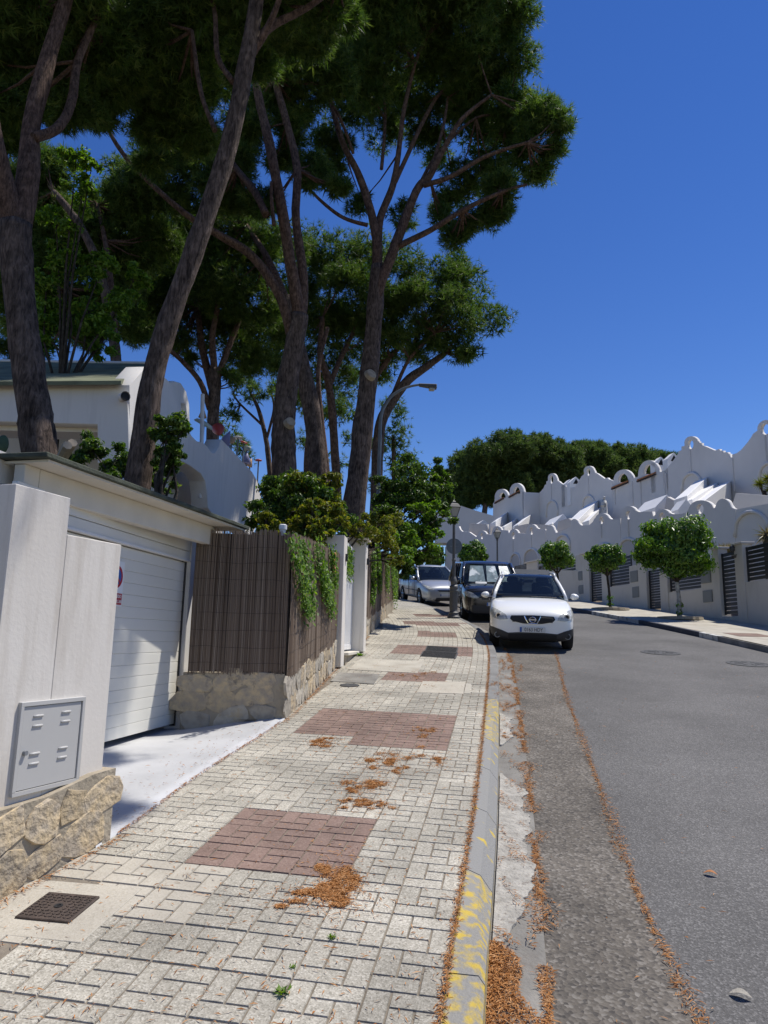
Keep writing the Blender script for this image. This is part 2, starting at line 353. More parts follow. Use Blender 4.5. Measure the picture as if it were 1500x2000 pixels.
M['reed'] = mat_leaf('reed_cane', [(.10, .070, .05), (.185, .137, .102), (.255, .20, .153), (.36, .295, .23)], trans=0.05, rough=.85, spec=.15)
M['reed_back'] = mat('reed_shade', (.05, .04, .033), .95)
M['bark'] = mat_bark('pine_bark', (.175, .13, .105), (.04, .03, .025))
M['bark_red'] = mat_bark('pine_limb_bark', (.20, .13, .097), (.055, .036, .028), scale=26)
M['bark_small'] = mat_bark('orange_tree_bark', (.10, .085, .07), (.03, .025, .02), scale=25)
M['limewash'] = mat('limewashed_trunk', (.50, .48, .44), .9, var=.5, scale=9, bump=.4)
M['cut_wood'] = mat('cut_wood', (.38, .31, .22), .85, var=.3, scale=12)
M['needle'] = mat_leaf('pine_needles', [(.028, .060, .014), (.062, .110, .024), (.105, .165, .036), (.19, .23, .06)], trans=.42, rough=.55)
M['needle_far'] = mat_leaf('pine_needles_far', [(.03, .058, .016), (.06, .10, .026), (.095, .145, .04), (.16, .20, .06)], trans=.36, rough=.6)
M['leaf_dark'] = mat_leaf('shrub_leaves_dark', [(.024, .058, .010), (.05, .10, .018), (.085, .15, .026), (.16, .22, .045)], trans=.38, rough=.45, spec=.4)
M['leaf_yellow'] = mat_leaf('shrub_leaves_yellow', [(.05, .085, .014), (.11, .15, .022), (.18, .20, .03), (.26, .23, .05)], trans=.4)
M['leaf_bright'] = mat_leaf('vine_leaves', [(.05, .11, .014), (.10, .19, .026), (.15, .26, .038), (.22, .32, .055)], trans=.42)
M['leaf_orange'] = mat_leaf('orange_tree_leaves', [(.03, .075, .010), (.07, .15, .018), (.12, .23, .026), (.22, .33, .045)], trans=.38, rough=.38, spec=.5)
M['leaf_straw'] = mat_leaf('dry_leaves', [(.22, .17, .09), (.30, .25, .13), (.20, .2, .07), (.34, .26, .14)], trans=.2)
M['litter'] = mat_leaf('pine_litter', [(.21, .085, .028), (.36, .155, .05), (.45, .215, .08), (.54, .31, .15)], trans=.05, rough=.9, spec=.1)
M['weed'] = M['leaf_bright']
M['paint_white_car'] = mat('car_white', (.86, .86, .83), .3, coat=.6)
M['paint_black_car'] = mat('car_black', (.012, .012, .014), .22, coat=1.0)
M['paint_silver'] = mat('car_silver', (.44, .45, .46), .33, metal=.55, coat=.6)
M['paint_grey'] = mat('car_grey', (.16, .165, .175), .33, metal=.4, coat=.6)
M['plastic'] = mat('car_black_plastic', (.028, .028, .031), .6)
M['tyre'] = mat('tyre_rubber', (.014, .014, .015), .85)
M['rim'] = mat('wheel_alloy', (.38, .39, .40), .35, metal=.8)
M['chrome'] = mat('chrome', (.75, .76, .78), .12, metal=1.0)
M['glass'] = mat('car_glass_dark', (.014, .020, .034), .04, spec=.7)
def mat_window(name, tint, through):
    m, nt, N, L, P = mat_base(name); P.inputs['Base Color'].default_value = (*tint, 1); P.inputs['Roughness'].default_value = .03; P.inputs['Specular IOR Level'].default_value = .75
    tr = N.new('ShaderNodeBsdfTransparent'); tr.inputs['Color'].default_value = (.62, .70, .70, 1); ms = N.new('ShaderNodeMixShader'); ms.inputs[0].default_value = through
    L.new(P.outputs[0], ms.inputs[1]); L.new(tr.outputs[0], ms.inputs[2]); L.new(ms.outputs[0], N['Material Output'].inputs['Surface']); return m
M['window'] = mat_window('car_window', (.012, .018, .03), .55)
M['interior'] = mat('car_interior', (.035, .035, .038), .85)
M['glass_pale'] = mat('sunshade_glass', (.30, .38, .40), .15, var=.5, scale=5, c3=(.75, .8, .8), s3=2.5, t3=(.5, .58))  # grey glass tone broken by random pale patches
M['headlight'] = mat('headlight_lens', (.62, .62, .58), .15, var=.5, scale=18, spec=.7)
M['plate'] = mat('plate_white', (.62, .62, .60), .45)
M['ink'] = mat('black_ink', (.012, .012, .014), .6)
M['blue'] = mat('sign_blue', (.02, .10, .36), .5)
M['red'] = mat('sign_red', (.40, .02, .03), .5)
M['sign_white'] = mat('sign_white', (.78, .78, .77), .5)
M['lantern_glass'] = mat('lantern_glass', (.36, .355, .32), .3, spec=.6)
M['terracotta'] = mat('terracotta', (.48, .20, .07), .85, var=.3, scale=8)

# ------------------------------------------------------------------ street plan (x as a function of distance y)
kerb_in = Poly([(-.24, 0), (.26, 2.94), (.68, 5.25), (1.14, 8.0), (1.77, 11.9), (2.12, 14.4), (2.37, 17.2), (2.42, 19.8), (2.27, 22.6), (1.98, 26.2), (1.5, 30.), (.80, 33.5), (-.4, 38.), (-2.4, 44.), (-5.2, 51.)])
KW = .15
def kerb_out(y): return kerb_in(y) + KW
def gut_out(y): return kerb_out(y) + .26
seam = Poly([(.85, 0), (1.28, 3.1), (1.42, 4.13), (1.89, 6.56), (2.63, 10.4), (3.58, 14.9), (4.2, 19.), (4.3, 24.), (3.9, 30.), (2.5, 38.), (-.5, 46.)])
kerb_r = Poly([(8.4, 5.), (8.4, 12), (8.4, 17), (8.3, 21), (8.0, 26), (7.3, 31), (6.2, 37), (4.6, 43), (2.0, 50)])
fence_r = Poly([(11.95, 9), (11.9, 14), (11.75, 20), (11.5, 25), (10.75, 31), (9.7, 36), (8.0, 43), (5.6, 50)])
wall_l = Poly([(-2.9, 0.), (-1.8, 3.69), (-1.56, 4.42), (-1.38, 5.62), (-1.0, 7.6), (-.76, 10.5), (-.45, 14.4), (-.02, 20.), (.28, 24.), (.42, 26.), (.1, 30), (-.8, 34), (-2.2, 38), (-4.5, 44)])
ROADZ = -.13
def strip(name, xa, xb, y0, y1, dy, dz, m, nx=6, dza=None, rough=0.0):
    ys = np.arange(y0, y1 + 1e-6, dy); V = []; Fc = []
    for y in ys:
        a, b = xa(y), xb(y)
        for k in range(nx + 1):
            V.append((a + (b - a) * k / nx, y, gz(y) + (dz if dza is None else dza + (dz - dza) * k / nx) + (nr.normal(0, rough) if rough else 0)))
    n = nx + 1
    for i in range(len(ys) - 1):
        for k in range(nx): Fc.append((i*n + k, i*n + k + 1, (i+1)*n + k + 1, (i+1)*n + k))
    me = np_mesh(name, np.array(V), np.array(Fc), m); o = link(name, me); o["kind"] = "structure"; return o
# open terrain under everything, out past the horizon
V = []; Fc = []; xs = [-900, -300, -120, -60, -30, -10, 0, 10, 30, 60, 120, 300, 900]; ys = [-120, -30, 0, 20, 46, 80, 120, 200, 400, 1200]
for y in ys:
    for x in xs: V.append((x, y, (gz(y) if y < 120 else gz(120)) - .34))
for i in range(len(ys) - 1):
    for k in range(len(xs) - 1): a = i * len(xs) + k; Fc.append((a, a + 1, a + 1 + len(xs), a + len(xs)))
tag(link('ground', np_mesh('ground', np.array(V, float), np.array(Fc), M['soil'])), kind='structure')
strip('road', lambda y: seam(y) - .02, lambda y: kerb_r(y) + .02, -6, 62, .5, ROADZ, M['asphalt'], nx=10)
strip('road_edge_strip', gut_out, seam, -6, 46, .25, ROADZ + .004, M['asphalt_old'], nx=6, dza=ROADZ - .004)
strip('gutter', kerb_out, gut_out, -6, 46, .25, ROADZ + .002, M['gutter'], nx=2, dza=ROADZ - .006)
strip('pavement_bed', lambda y: wall_l(y) + (.004 if 4.2 < y < 7.75 else -.9), lambda y: kerb_in(y) - .002, -6, 46, .25, -.0065, M['joint'], nx=6)
strip('pavement_across', lambda y: kerb_r(y) + .16, lambda y: fence_r(y) + .1, 5, 52, .5, -.004, M['cement'], nx=4)
strip('pavement_across_bed', lambda y: fence_r(y) + .1, lambda y: fence_r(y) + 6, 5, 60, 1, .0, M['soil'], nx=2)

# rough pale mortar bedded in the gutter, in ragged patches
def blob_sheet(name, cy, ly, m, dz, parent=None, seedv=1, xa=kerb_out, w=.19, off=.015):
    rr = random.Random(seedv); pts = []; n = 110; ph_ = rr.uniform(0, 6)
    for i in range(n + 1): y = cy - ly/2 + ly*i/n; pts.append((xa(y) + off, y))
    for i in range(n, -1, -1): y = cy - ly/2 + ly*i/n; pts.append((xa(y) + off + w * min(1, 5*min(i, n-i)/n + .12) * (.82 + .10*math.sin(i*.21 + ph_) + .06*math.sin(i*.57) + rr.uniform(-.05, .05)), y))
    b = [(x, y, gz(y) + ROADZ - .02) for x, y in pts]; t = [(x, y, gz(y) + ROADZ + dz) for x, y in pts]
    mb = MB(); k = len(pts); mb.v = b + t
    for i in range(k): j = (i+1) % k; mb.f.append((i, j, k+j, k+i))
    for i in range(n): mb.f.append((k+i, k+2*n+1-i, k+2*n-i, k+i+1))
    me = mb.mesh(name, m); fix_normals(me); return link(name, me, parent)
tag(blob_sheet('gutter_mortar', 4.95, 2.75, M['gutter_lime'], .014, w=.235), kind='structure')
tag(blob_sheet('gutter_mortar', 8.05, 1.5, M['gutter_lime'], .012, seedv=4, w=.15), kind='structure')

# ------------------------------------------------------------------ left kerb, stone by stone
def kerb_drop(y):                                # lowered in front of the driveway
    def st(a, b): t = min(1, max(0, (y - a) / (b - a))); return t*t*(3 - 2*t)
    return .075 * st(3.35, 3.75) * (1 - st(7.6, 8.4))
kerb = base('kerb', (kerb_in(3), 3, gz(3))); tag(kerb, kind='structure')
def kerb_stone(name, xin, side, y0, y1, m, parent, w=KW, h=.30, drop=None, chamfer=.028):
    mb = MB(); n = 4; base = 0; rings = []
    for i in range(n + 1):
        y = y0 + (y1 - y0) * i / n; x = xin(y); dd = drop(y) if drop else 0.0
        sl = (xin(y + .05) - xin(y - .05)) / .1; nx_, ny_ = 1/math.hypot(1, sl), -sl/math.hypot(1, sl)
        def P(o, z): return (x + side*o*nx_, y + side*o*ny_, gz(y) + z)
        rings.append([P(0, -h), P(0, -.002), P(.012, .004), P(w - chamfer - dd*.5, .004 - dd*.35), P(w - .003, -chamfer - dd), P(w + .012, -h)])
    k = len(rings[0])
    for r in rings: mb.v += r
    for i in range(n):
        for a in range(k):
            b = (a + 1) % k; mb.f.append((i*k + a, i*k + b, (i+1)*k + b, (i+1)*k + a))
    mb.f.append(tuple(range(k))); mb.f.append(tuple(n*k + a for a in range(k - 1, -1, -1)))
    me = mb.mesh(name, m); fix_normals(me); return link(name, me, parent)
y = .2; i = 0
while y < 40:
    L_ = .98 if y < 28 else 1.9
    m_ = M['kerb']
    if 2.3 < y + .5 < 3.9: m_ = M['kerb_yellow']
    elif 3.9 <= y + .5 < 6.6: m_ = M['kerb_yellow_faint']
    elif 6.6 <= y + .5 < 8.9: m_ = M['kerb_yellow'] if 7.4 < y + .5 < 8.6 else M['kerb_yellow_faint']
    kerb_stone('kerb_stone', kerb_in, 1, y + .004, y + L_ - .004, m_, kerb, drop=kerb_drop if 2.8 < y < 9 else None)
    y += L_; i += 1
# ------------------------------------------------------------------ right kerb, painted dark and white in turn
kerb2 = base('kerb_across', (kerb_r(20), 20, gz(20))); tag(kerb2, kind='structure')
y = 9.0
while y < 48:
    xm = toimg((kerb_r(y + .5), y + .5, gz(y + .5)))[0]
    m_ = M['kerb_navy'] if (1250 < xm < 1360 or 1100 < xm < 1163) else (M['kerb'] if xm > 1416 else M['kerb_white'])
    dr = (lambda q: .08) if xm > 1416 else None
    kerb_stone('kerb_stone', kerb_r, 1, y + .004, y + .996, m_, kerb2, w=.16, drop=dr)
    y += 1.0
for (px, py, w_, l_) in ((1462, 1240, .9, .9),):
    c = gnd(px, py, 0); mb = MB(); q = [(c.x - w_/2, c.y - l_/2), (c.x + w_/2, c.y - l_/2), (c.x + w_/2, c.y + l_/2), (c.x - w_/2, c.y + l_/2)]
    mb.hexa([(x, yy, gz(yy) - .03) for x, yy in q], [(x, yy, gz(yy) + .002) for x, yy in q])
    o = mb.build('red_paving_panel', M['tile_red']); tag(o, kind='structure')

# ------------------------------------------------------------------ left pavement: impressed 30 cm paving tiles in rows along the kerb
T = .30
def tile_mesh(name, m, g=.0055):
    """one tile: four oblong blocks turning round a small square, grooves between"""
    u = T / 3; rects = [(0, 0, 2, 1), (2, 0, 3, 2), (1, 2, 3, 3), (0, 1, 1, 3), (1, 1, 2, 2)]
    mb = MB()
    for (a, b, c, d) in rects:
        x0, y0, x1, y1 = a*u + g/2, b*u + g/2, c*u - g/2, d*u - g/2; e = .0035
        q = [(x0, y0), (x1, y0), (x1, y1), (x0, y1)]; qt = [(x0+e, y0+e), (x1-e, y0+e), (x1-e, y1-e), (x0+e, y1-e)]
        n = len(mb.v); mb.v += [(x - T/2, yy - T/2, -.010) for x, yy in q] + [(x - T/2, yy - T/2, 0) for x, yy in qt]
        mb.f.append((n+4, n+5, n+6, n+7))
        for i in range(4): j = (i+1) % 4; mb.f.append((n+i, n+j, n+4+j, n+4+i))
    return mb.mesh(name, m)
TM = {k: tile_mesh('paving_tile', M[k]) for k in ('tile', 'tile_pale', 'tile_red')}
# arc length along the inner kerb line
ys_k = np.arange(1.2, 40, .02); xs_k = np.array([kerb_in(v) for v in ys_k])
arc = np.concatenate([[0], np.cumsum(np.hypot(np.diff(xs_k), np.diff(ys_k)) * math.hypot(1, GR))])
def kpt(s):
    i = min(max(int(np.searchsorted(arc, s)), 1), len(arc) - 2)
    x, y = np.interp(s, arc, xs_k), np.interp(s, arc, ys_k); d = Vector((xs_k[i+1] - xs_k[i-1], ys_k[i+1] - ys_k[i-1])).normalized()
    return x, y, d
def uv_of(p):
    j = int(np.argmin((xs_k - p.x)**2 + (ys_k - p.y)**2)); return arc[j], math.hypot(xs_k[j] - p.x, ys_k[j] - p.y)
u_p1 = uv_of(gnd(690, 1718))[0]
u0 = u_p1 % T
def inpoly(p, poly):
    c = False; n = len(poly)
    for i in range(n):
        a, b = poly[i], poly[(i+1) % n]
        if (a[1] > p[1]) != (b[1] > p[1]) and p[0] < (b[0]-a[0])*(p[1]-a[1])/(b[1]-a[1]) + a[0]: c = not c
    return c
red_q = [[(500, 1578), (742, 1600), (690, 1718), (385, 1685)], [(625, 1386), (888, 1402), (880, 1462), (578, 1438)],
         [(745, 1310), (872, 1312), (868, 1330), (735, 1328)], [(765, 1259), (918, 1263), (918, 1281), (752, 1276)],
         [(806, 1232), (888, 1235), (886, 1244), (802, 1242)], [(790, 1213), (905, 1216), (903, 1223), (787, 1220)], [(812, 1199), (880, 1201), (878, 1206), (806, 1204)]]
pale_q = [[(-60, 1790), (215, 1660), (478, 1692), (345, 1825), (0, 1800)]]
tiles = []
rows = int((arc[-1] - u0) / T)
for r_ in range(rows):
    s = u0 + (r_ + .5) * T
    for c_ in range(9):
        x, y, d = kpt(s); v = (c_ + .5) * T; px_, py_ = x - d.y * v, y + d.x * v
        if px_ < wall_l(py_) + (.02 if not 4.2 < py_ < 7.7 else .0) or py_ > 33: continue
        im = toimg((px_, py_, gz(py_)))
        if im[1] > 2080 or im[1] < 0 or im[0] < -60: continue
        kd = 'tile'
        if any(inpoly(im, q) for q in red_q): kd = 'tile_red'
        if any(inpoly(im, q) for q in pale_q): kd = 'tile_pale'
        tiles.append((px_, py_, math.atan2(-d.x, d.y), kd, im))
cover_c = [(gnd(114, 1774), .33)]
tiles = [t for t in tiles if all((Vector((t[0], t[1])) - c.xy).length > .19 for c, _ in cover_c)]
tiles.sort(key=lambda t: t[1])
bed = bpy.data.objects['pavement_bed']
tilt = math.atan(GR)
far = {'tile': MB(), 'tile_pale': MB(), 'tile_red': MB()}
for i, (x, y, a, kd, im) in enumerate(tiles):
    Mx = Matrix.Translation((x, y, gz(y) + rng.uniform(-.0015, .0015))) @ Matrix.Rotation(tilt + rng.uniform(-.004, .004), 4, 'X') @ Matrix.Rotation(a + (math.pi/2) * rng.choice([0, 0, 0, 2]), 4, 'Z')
    if i < 300:
        o = link('paving_tile', TM[kd], bed); o.matrix_world = Mx
    else:
        me = TM[kd]; n = len(far[kd].v); far[kd].v += [tuple(Mx @ v.co) for v in me.vertices]; far[kd].f += [tuple(n + k for k in p.vertices) for p in me.polygons]
for kd, nm in (('tile', 'far_paving_tiles'), ('tile_pale', 'far_pale_paving_tiles'), ('tile_red', 'far_red_paving_tiles')):
    if far[kd].v: o = far[kd].build(nm, M[kd], bed); o["kind"] = "stuff"

# cement patches, access covers and drains let into the pavement
def slab_px(name, quad, m, parent=None, up=.006, down=.04, bevel=.003, dz=0.0):
    q = [gnd(px, py, dz) for px, py in quad]; mb = MB()
    mb.hexa([(p.x, p.y, p.z - down) for p in q], [(p.x, p.y, p.z + up) for p in q])
    me = mb.mesh(name, m); fix_normals(me)
    if bevel: bevel_mesh(me, bevel)
    return link(name, me, parent)
for nm, q, m_ in (('cement_patch', [(680, 1308), (815, 1315), (828, 1292), (705, 1287)], M['cement']),
                  ('cement_patch', [(815, 1353), (905, 1356), (908, 1333), (825, 1331)], M['tile_pale']),
                  ('cement_patch', [(906, 1355), (918, 1355), (920, 1336), (910, 1336)], M['cement'])):
    slab_px(nm, q, m_, bed, up=.007 if m_ is M['cement'] else .0065)
# brown square access cover with raised pattern
c = gnd(114, 1774); a = math.atan2(-.166, .986)
cov = empty('access_cover', (c.x, c.y, gz(c.y) + .004)); cov.rotation_euler = (tilt, 0, a)
tag(cov, 'small brown square cast iron cover in the pale paving by the stone plinth', 'cover')
MB().box((0, 0, 0), (.27, .25, .014)).build('cover_plate', M['iron'], cov, bevel=.003)
MB().box((-.02, .0, -.010), (.60, .52, .014)).build('cover_frame', M['tile_pale'], cov, bevel=.003)
mb = MB()
for ix in range(-5, 6):
    for iy in range(-4, 5):
        if abs(ix) < 2 and abs(iy) < 2: continue
        mb.box((ix*.0235, iy*.0245, .0085), (.016, .007, .004), rz=(math.pi/4 if (ix+iy) % 2 else -math.pi/4))
mb.build('tread_pattern', M['iron'], cov, kind='stuff'); MB().lathe([(.02, .006), (.02, .010), (.012, .010), (.010, .007)], n=14).build('lifting_hole', M['dark'], cov)
for quad, lab in (([(820, 1282), (890, 1287), (895, 1276), (826, 1272)], 'nearer of two dark slotted drain grates in the pavement'),
                  ([(830, 1271), (893, 1275), (895, 1266), (833, 1262)], 'farther of two dark slotted drain grates in the pavement')):
    q = [gnd(*p) for p in quad]; c = sum(q, Vector()) / 4; e = empty('drain_grate', c); tag(e, lab, 'drain grate', 'drain grates in the pavement')
    mb = MB(); mb.hexa([p + Vector((0, 0, -.03)) - c for p in q], [p + Vector((0, 0, .006)) - c for p in q]); me = mb.mesh('grate_frame', M['iron_grey']); fix_normals(me); link('grate_frame', me, e)
    for k in range(7):
        t = (k + .5) / 7; a1 = q[0].lerp(q[3], t) - c; b1 = q[1].lerp(q[2], t) - c
        MB().tube([a1.lerp(b1, .04) + Vector((0, 0, .009)), a1.lerp(b1, .96) + Vector((0, 0, .009))], .011, 6).build('grate_bar', M['iron_grey'], e)
o = slab_px('service_cover', [(645, 1331), (730, 1337), (742, 1318), (662, 1314)], M['gutter'], None, up=.009)
tag(o, 'weathered concrete service cover at the foot of the plinth before the gate', 'cover')
c = gnd(683, 1339); mb = MB(); mb._lathe([(.13, -.02), (.13, .006), (.11, .008)], (0, 0, 0), 24)
o = mb.build('valve_cover', M['iron_grey']); o.location = (c.x, c.y, gz(c.y) + .002); o.rotation_euler = (tilt, 0, 0)
tag(o, 'small round dark valve cover beside the concrete service cover', 'cover')
for px, py, lab in ((1290, 1275, 'round iron manhole cover in mid road, the one nearer the white car'), (1463, 1297, 'round iron manhole cover near the right edge of the road')):
    c = gnd(px, py, ROADZ); e = empty('manhole_cover', (c.x, c.y, gz(c.y) + ROADZ + .003)); e.rotation_euler = (tilt, 0, 0)
    tag(e, lab, 'manhole cover', 'manhole covers in the road')
    MB()._lathe([(.40, -.02), (.40, .006), (.33, .006), (.33, -.02)], (0, 0, 0), 36).build('cover_ring', M['iron_grey'], e)
    MB()._lathe([(.322, -.02), (.322, .004), (.31, .007), (.02, .007)], (0, 0, 0), 36).build('cover_lid', M['iron_grey'], e)
    mb = MB()
    for k in range(8): mb.box((.19*math.cos(k*math.pi/4), .19*math.sin(k*math.pi/4), .0095), (.16, .03, .005), rz=k*math.pi/4)
    mb.build('lid_ribs', M['iron_grey'], e)

# white painted driveway dipping from the pavement to the garage
V = []; Fc = []; n = 12; m_ = 14
DB0 = Vector((-3.0, 4.3, .655)); DB1 = Vector((-2.35, 7.9, .665))
for i in range(n + 1):
    t = i / n; y = 4.30 + (7.70 - 4.30) * t; A = Vector((wall_l(y), y, gz(y) + .012)); B = DB0.lerp(DB1, t)
    for k in range(m_ + 1):
        s = k / m_; p = A.lerp(B, s); p.z = A.z + (B.z - A.z) * (s*s*(3 - 2*s)); V.append(p)
    V.append(Vector((A.x - 4, y, .55)))
V = []
for i in range(n + 1):
    t = i / n; y = 4.30 + (7.70 - 4.30) * t; A = Vector((wall_l(y), y, gz(y) + .012)); B = DB0.lerp(DB1, t)
    V.append(A + Vector((.004, 0, -.05)))
    for k in range(m_ + 1):
        s = k / m_; p = A.lerp(B, s); p.z = A.z + (B.z - A.z) * (s*s*(3 - 2*s)); V.append(p)
w_ = m_ + 2
for i in range(n):
    for k in range(w_ - 1): Fc.append((i*w_ + k, (i+1)*w_ + k, (i+1)*w_ + k + 1, i*w_ + k + 1))
me = np_mesh('driveway', np.array([tuple(p) for p in V]), np.array(Fc), M['apron']); fix_normals(me)
tag(link('driveway', me), kind='structure')

# ------------------------------------------------------------------ fallen pine needles and catkin litter
def litter(name, pts, L0=.02, L1=.06, w=.004, lift=.006, layers=1):
    """pts: (x, y, z) -> thin curved scraps lying at random"""
    P = np.array(pts); n = len(P); a = nr.uniform(0, 2*np.pi, n); L = nr.uniform(L0, L1, n) * .5; ww = nr.uniform(.6, 1.4, n) * w * .5
    tz = nr.uniform(-.25, .25, n); D = np.stack([np.cos(a)*L, np.sin(a)*L, tz*L], 1); Wd = np.stack([-np.sin(a)*ww, np.cos(a)*ww, nr.uniform(-.5, .5, n)*ww], 1)
    C = P.copy(); C[:, 2] += nr.uniform(0.002, lift, n); up = np.zeros((n, 3)); up[:, 2] = np.minimum(L * .35, .004)
    V = np.concatenate([C - D, C + Wd + up, C + D, C - Wd + up * .6]); idx = np.arange(n)
    Fc = np.stack([idx, idx + n, idx + 2*n, idx + 3*n], 1)
    o = link(name, np_mesh(name, V, Fc, M['litter'], nr.uniform(0, 1, n))); return o
def side_z(x, y):                                # height of whatever lies there
    if x < kerb_in(y): return gz(y)
    if x < kerb_out(y): return gz(y) + .004 - kerb_drop(y) * .5 * max(0, min(1, (x - kerb_in(y)) / KW))
    if x < gut_out(y) - .05 and (3.6 < y < 6.3 or 7.35 < y < 8.8) and x < kerb_out(y) + .19: return gz(y) + ROADZ + .014
    return gz(y) + ROADZ + .003
def clump(px, py, rx, ry, n, dz=0.0, lobes=9):
    """an irregular drift of litter centred where the photograph shows one"""
    out = []; rr = random.Random(int(px*7 + py)); c = gnd(px, py, dz); ex = gnd(px + rx, py, dz) - c; ey = gnd(px, py - ry, dz) - c
    lob = [(rr.uniform(-.8, .8), rr.uniform(-.8, .8), rr.uniform(.10, .34)) for _ in range(lobes)]
    for _ in range(n):
        lx, ly, lr = rr.choice(lob) if rr.random() < .86 else (0, 0, 1.5); p = c + ex * (lx + rr.gauss(0, lr*.55)) + ey * (ly + rr.gauss(0, lr*.55)); out.append((p.x, p.y, side_z(p.x, p.y)))
    return out
pts = []
for a_ in ((655, 1722, 48, 40, 2600), (610, 1758, 85, 20, 1700), (660, 1745, 40, 22, 1300), (640, 1450, 42, 10, 1500), (745, 1495, 34, 14, 1500), (790, 1470, 70, 16, 700), (715, 1540, 48, 16, 1700),
           (700, 1570, 36, 12, 900), (825, 1425, 26, 6, 420), (826, 1440, 14, 6, 200), (860, 1490, 22, 12, 420), (775, 1505, 30, 8, 350), (830, 1318, 26, 8, 420), (780, 1319, 14, 3, 120), (838, 1340, 16, 3, 80), (745, 1572, 30, 10, 300)):
    pts += clump(*a_)
for _ in range(2500):                            # stray needles everywhere on the tiles
    y = 2.8 + 14 * rng.random()**1.6; x = wall_l(y) + (kerb_in(y) - wall_l(y)) * rng.random(); pts.append((x, y, gz(y)))
for _ in range(5200):                            # packed into the joint along the kerb and along the plinth
    y = 2.4 + 15 * rng.random()**1.3; pts.append((kerb_in(y) + rng.gauss(-.004, .011), y, gz(y) + .002))
for _ in range(2600):
    y = 3.2 + 13 * rng.random()**1.2
    if 4.5 < y < 7.5: x = wall_l(y) + abs(rng.gauss(0, .012))
    else: x = wall_l(y) + .02 + abs(rng.gauss(0, .025))
    pts.append((x, y, gz(y) + (.010 if 4.5 < y < 7.5 else 0)))
for _ in range(260):                             # a few on the painted driveway
    y = rng.uniform(4.6, 7.5); k = rng.random()**1.6*.5; A = wall_l(y); pts.append((A - k, y, gz(y) + .012 + (.66 - gz(y) - .012)*(lambda q: q*q*(3 - 2*q))(k/1.1) + .004))
for t in tiles[:330]:                            # in the grooves between tiles
    for _ in range(5):
        e = rng.choice((-.5, .5)) * T; k = rng.uniform(-.5, .5) * T; ca, sa = math.cos(t[2]), math.sin(t[2])
        lx, ly = (e, k) if rng.random() < .5 else (k, e); pts.append((t[0] + lx*ca - ly*sa, t[1] + lx*sa + ly*ca, gz(t[1]) - .003))
tag(litter('pine_needle_litter', pts, L0=.012, L1=.05), 'rust brown pine needles and catkins drifted over the pale paving tiles', 'pine litter', kind='stuff')
pts = []
for _ in range(9000):                            # along the edge between gutter and asphalt
    y = 2.5 + 13 * rng.random()**1.25; wv = .03 + .022 * math.sin(y*5.1) + .02*math.sin(y*11.7)
    if math.sin(y*3.3) + math.sin(y*7.9 + 1) < -.95: continue
    pts.append((gut_out(y) - .01 + rng.gauss(0, max(.012, wv*.8)), y, gz(y) + ROADZ + .004))
for _ in range(3800):                            # along the seam in the asphalt
    y = 2.6 + 12.5 * rng.random()**1.15; wv = .010 + .010*(1 + math.sin(y*2.7)); pts.append((seam(y) + rng.gauss(0, wv), y, gz(y) + ROADZ + .005))
for _ in range(4600):                            # the deep drift at the foot of the near kerb
    y = rng.uniform(2.6, 3.62); e = .23 * min(1, (3.75 - y) * 2.2) * (.78 + .22*math.sin(y*13)); x = kerb_out(y) + .005 + e * rng.random()**1.35; pts.append((x, y, gz(y) + ROADZ + .02 * rng.random()))
for _ in range(3800):
    y = 3.6 + 9 * rng.random()**1.2; q = math.sin(y*9.2) * math.sin(y*3.7 + .4) + .35*math.sin(y*21); x = kerb_out(y) + .02 + .2 * rng.random()
    if q + .9*math.sin(x*31 + y*4) > .45: pts.append((x, y, side_z(x, y) + .003))
for a_ in ((985, 1345, 26, 14, 700), (990, 1380, 24, 10, 500), (1000, 1440, 24, 8, 300), (1010, 1300, 14, 12, 350), (985, 1300, 12, 20, 700)): pts += clump(*a_, dz=ROADZ)
for _ in range(500):
    y = 2.6 + 12*rng.random(); x = gut_out(y) + rng.random() * (4.2); pts.append((x, y, gz(y) + ROADZ + .004))
tag(litter('gutter_needle_litter', pts, L0=.012, L1=.055), 'orange brown pine litter drifted in the gutter and along the road seam', 'pine litter', kind='stuff')
def weed(px, py, n, r, lab, dz=0.0):
    c = gnd(px, py, dz); V = []; Fc = []; va = []
    for k in range(n):
        a = rng.uniform(0, 6.28); l = rng.uniform(.4, 1) * r; b = c + Vector((rng.gauss(0, r*.3), rng.gauss(0, r*.3), 0)); d = Vector((math.cos(a), math.sin(a), rng.uniform(.2, 1.1))).normalized() * l
        s = Vector((-math.sin(a), math.cos(a), 0)) * l * .16; i = len(V); V += [b, b + d*.5 + s, b + d, b + d*.5 - s]; Fc.append((i, i+1, i+2, i+3)); va.append(rng.random())
    o = link('weed', np_mesh('weed', np.array([tuple(v) for v in V]), np.array(Fc), M['weed'], np.array(va))); tag(o, lab, 'weed', 'weeds in the paving joints')
weed(553, 1938, 55, .034, 'green weed sprouting from a paving joint, the one nearest the bottom edge')
weed(572, 1890, 25, .022, 'small weed sprig in a paving joint just above the nearest weed')
weed(648, 1832, 40, .026, 'flat green weed in the joint below the needle drift')
weed(703, 1281, 60, .09, 'grass tuft at the foot of the plinth by the white gate')
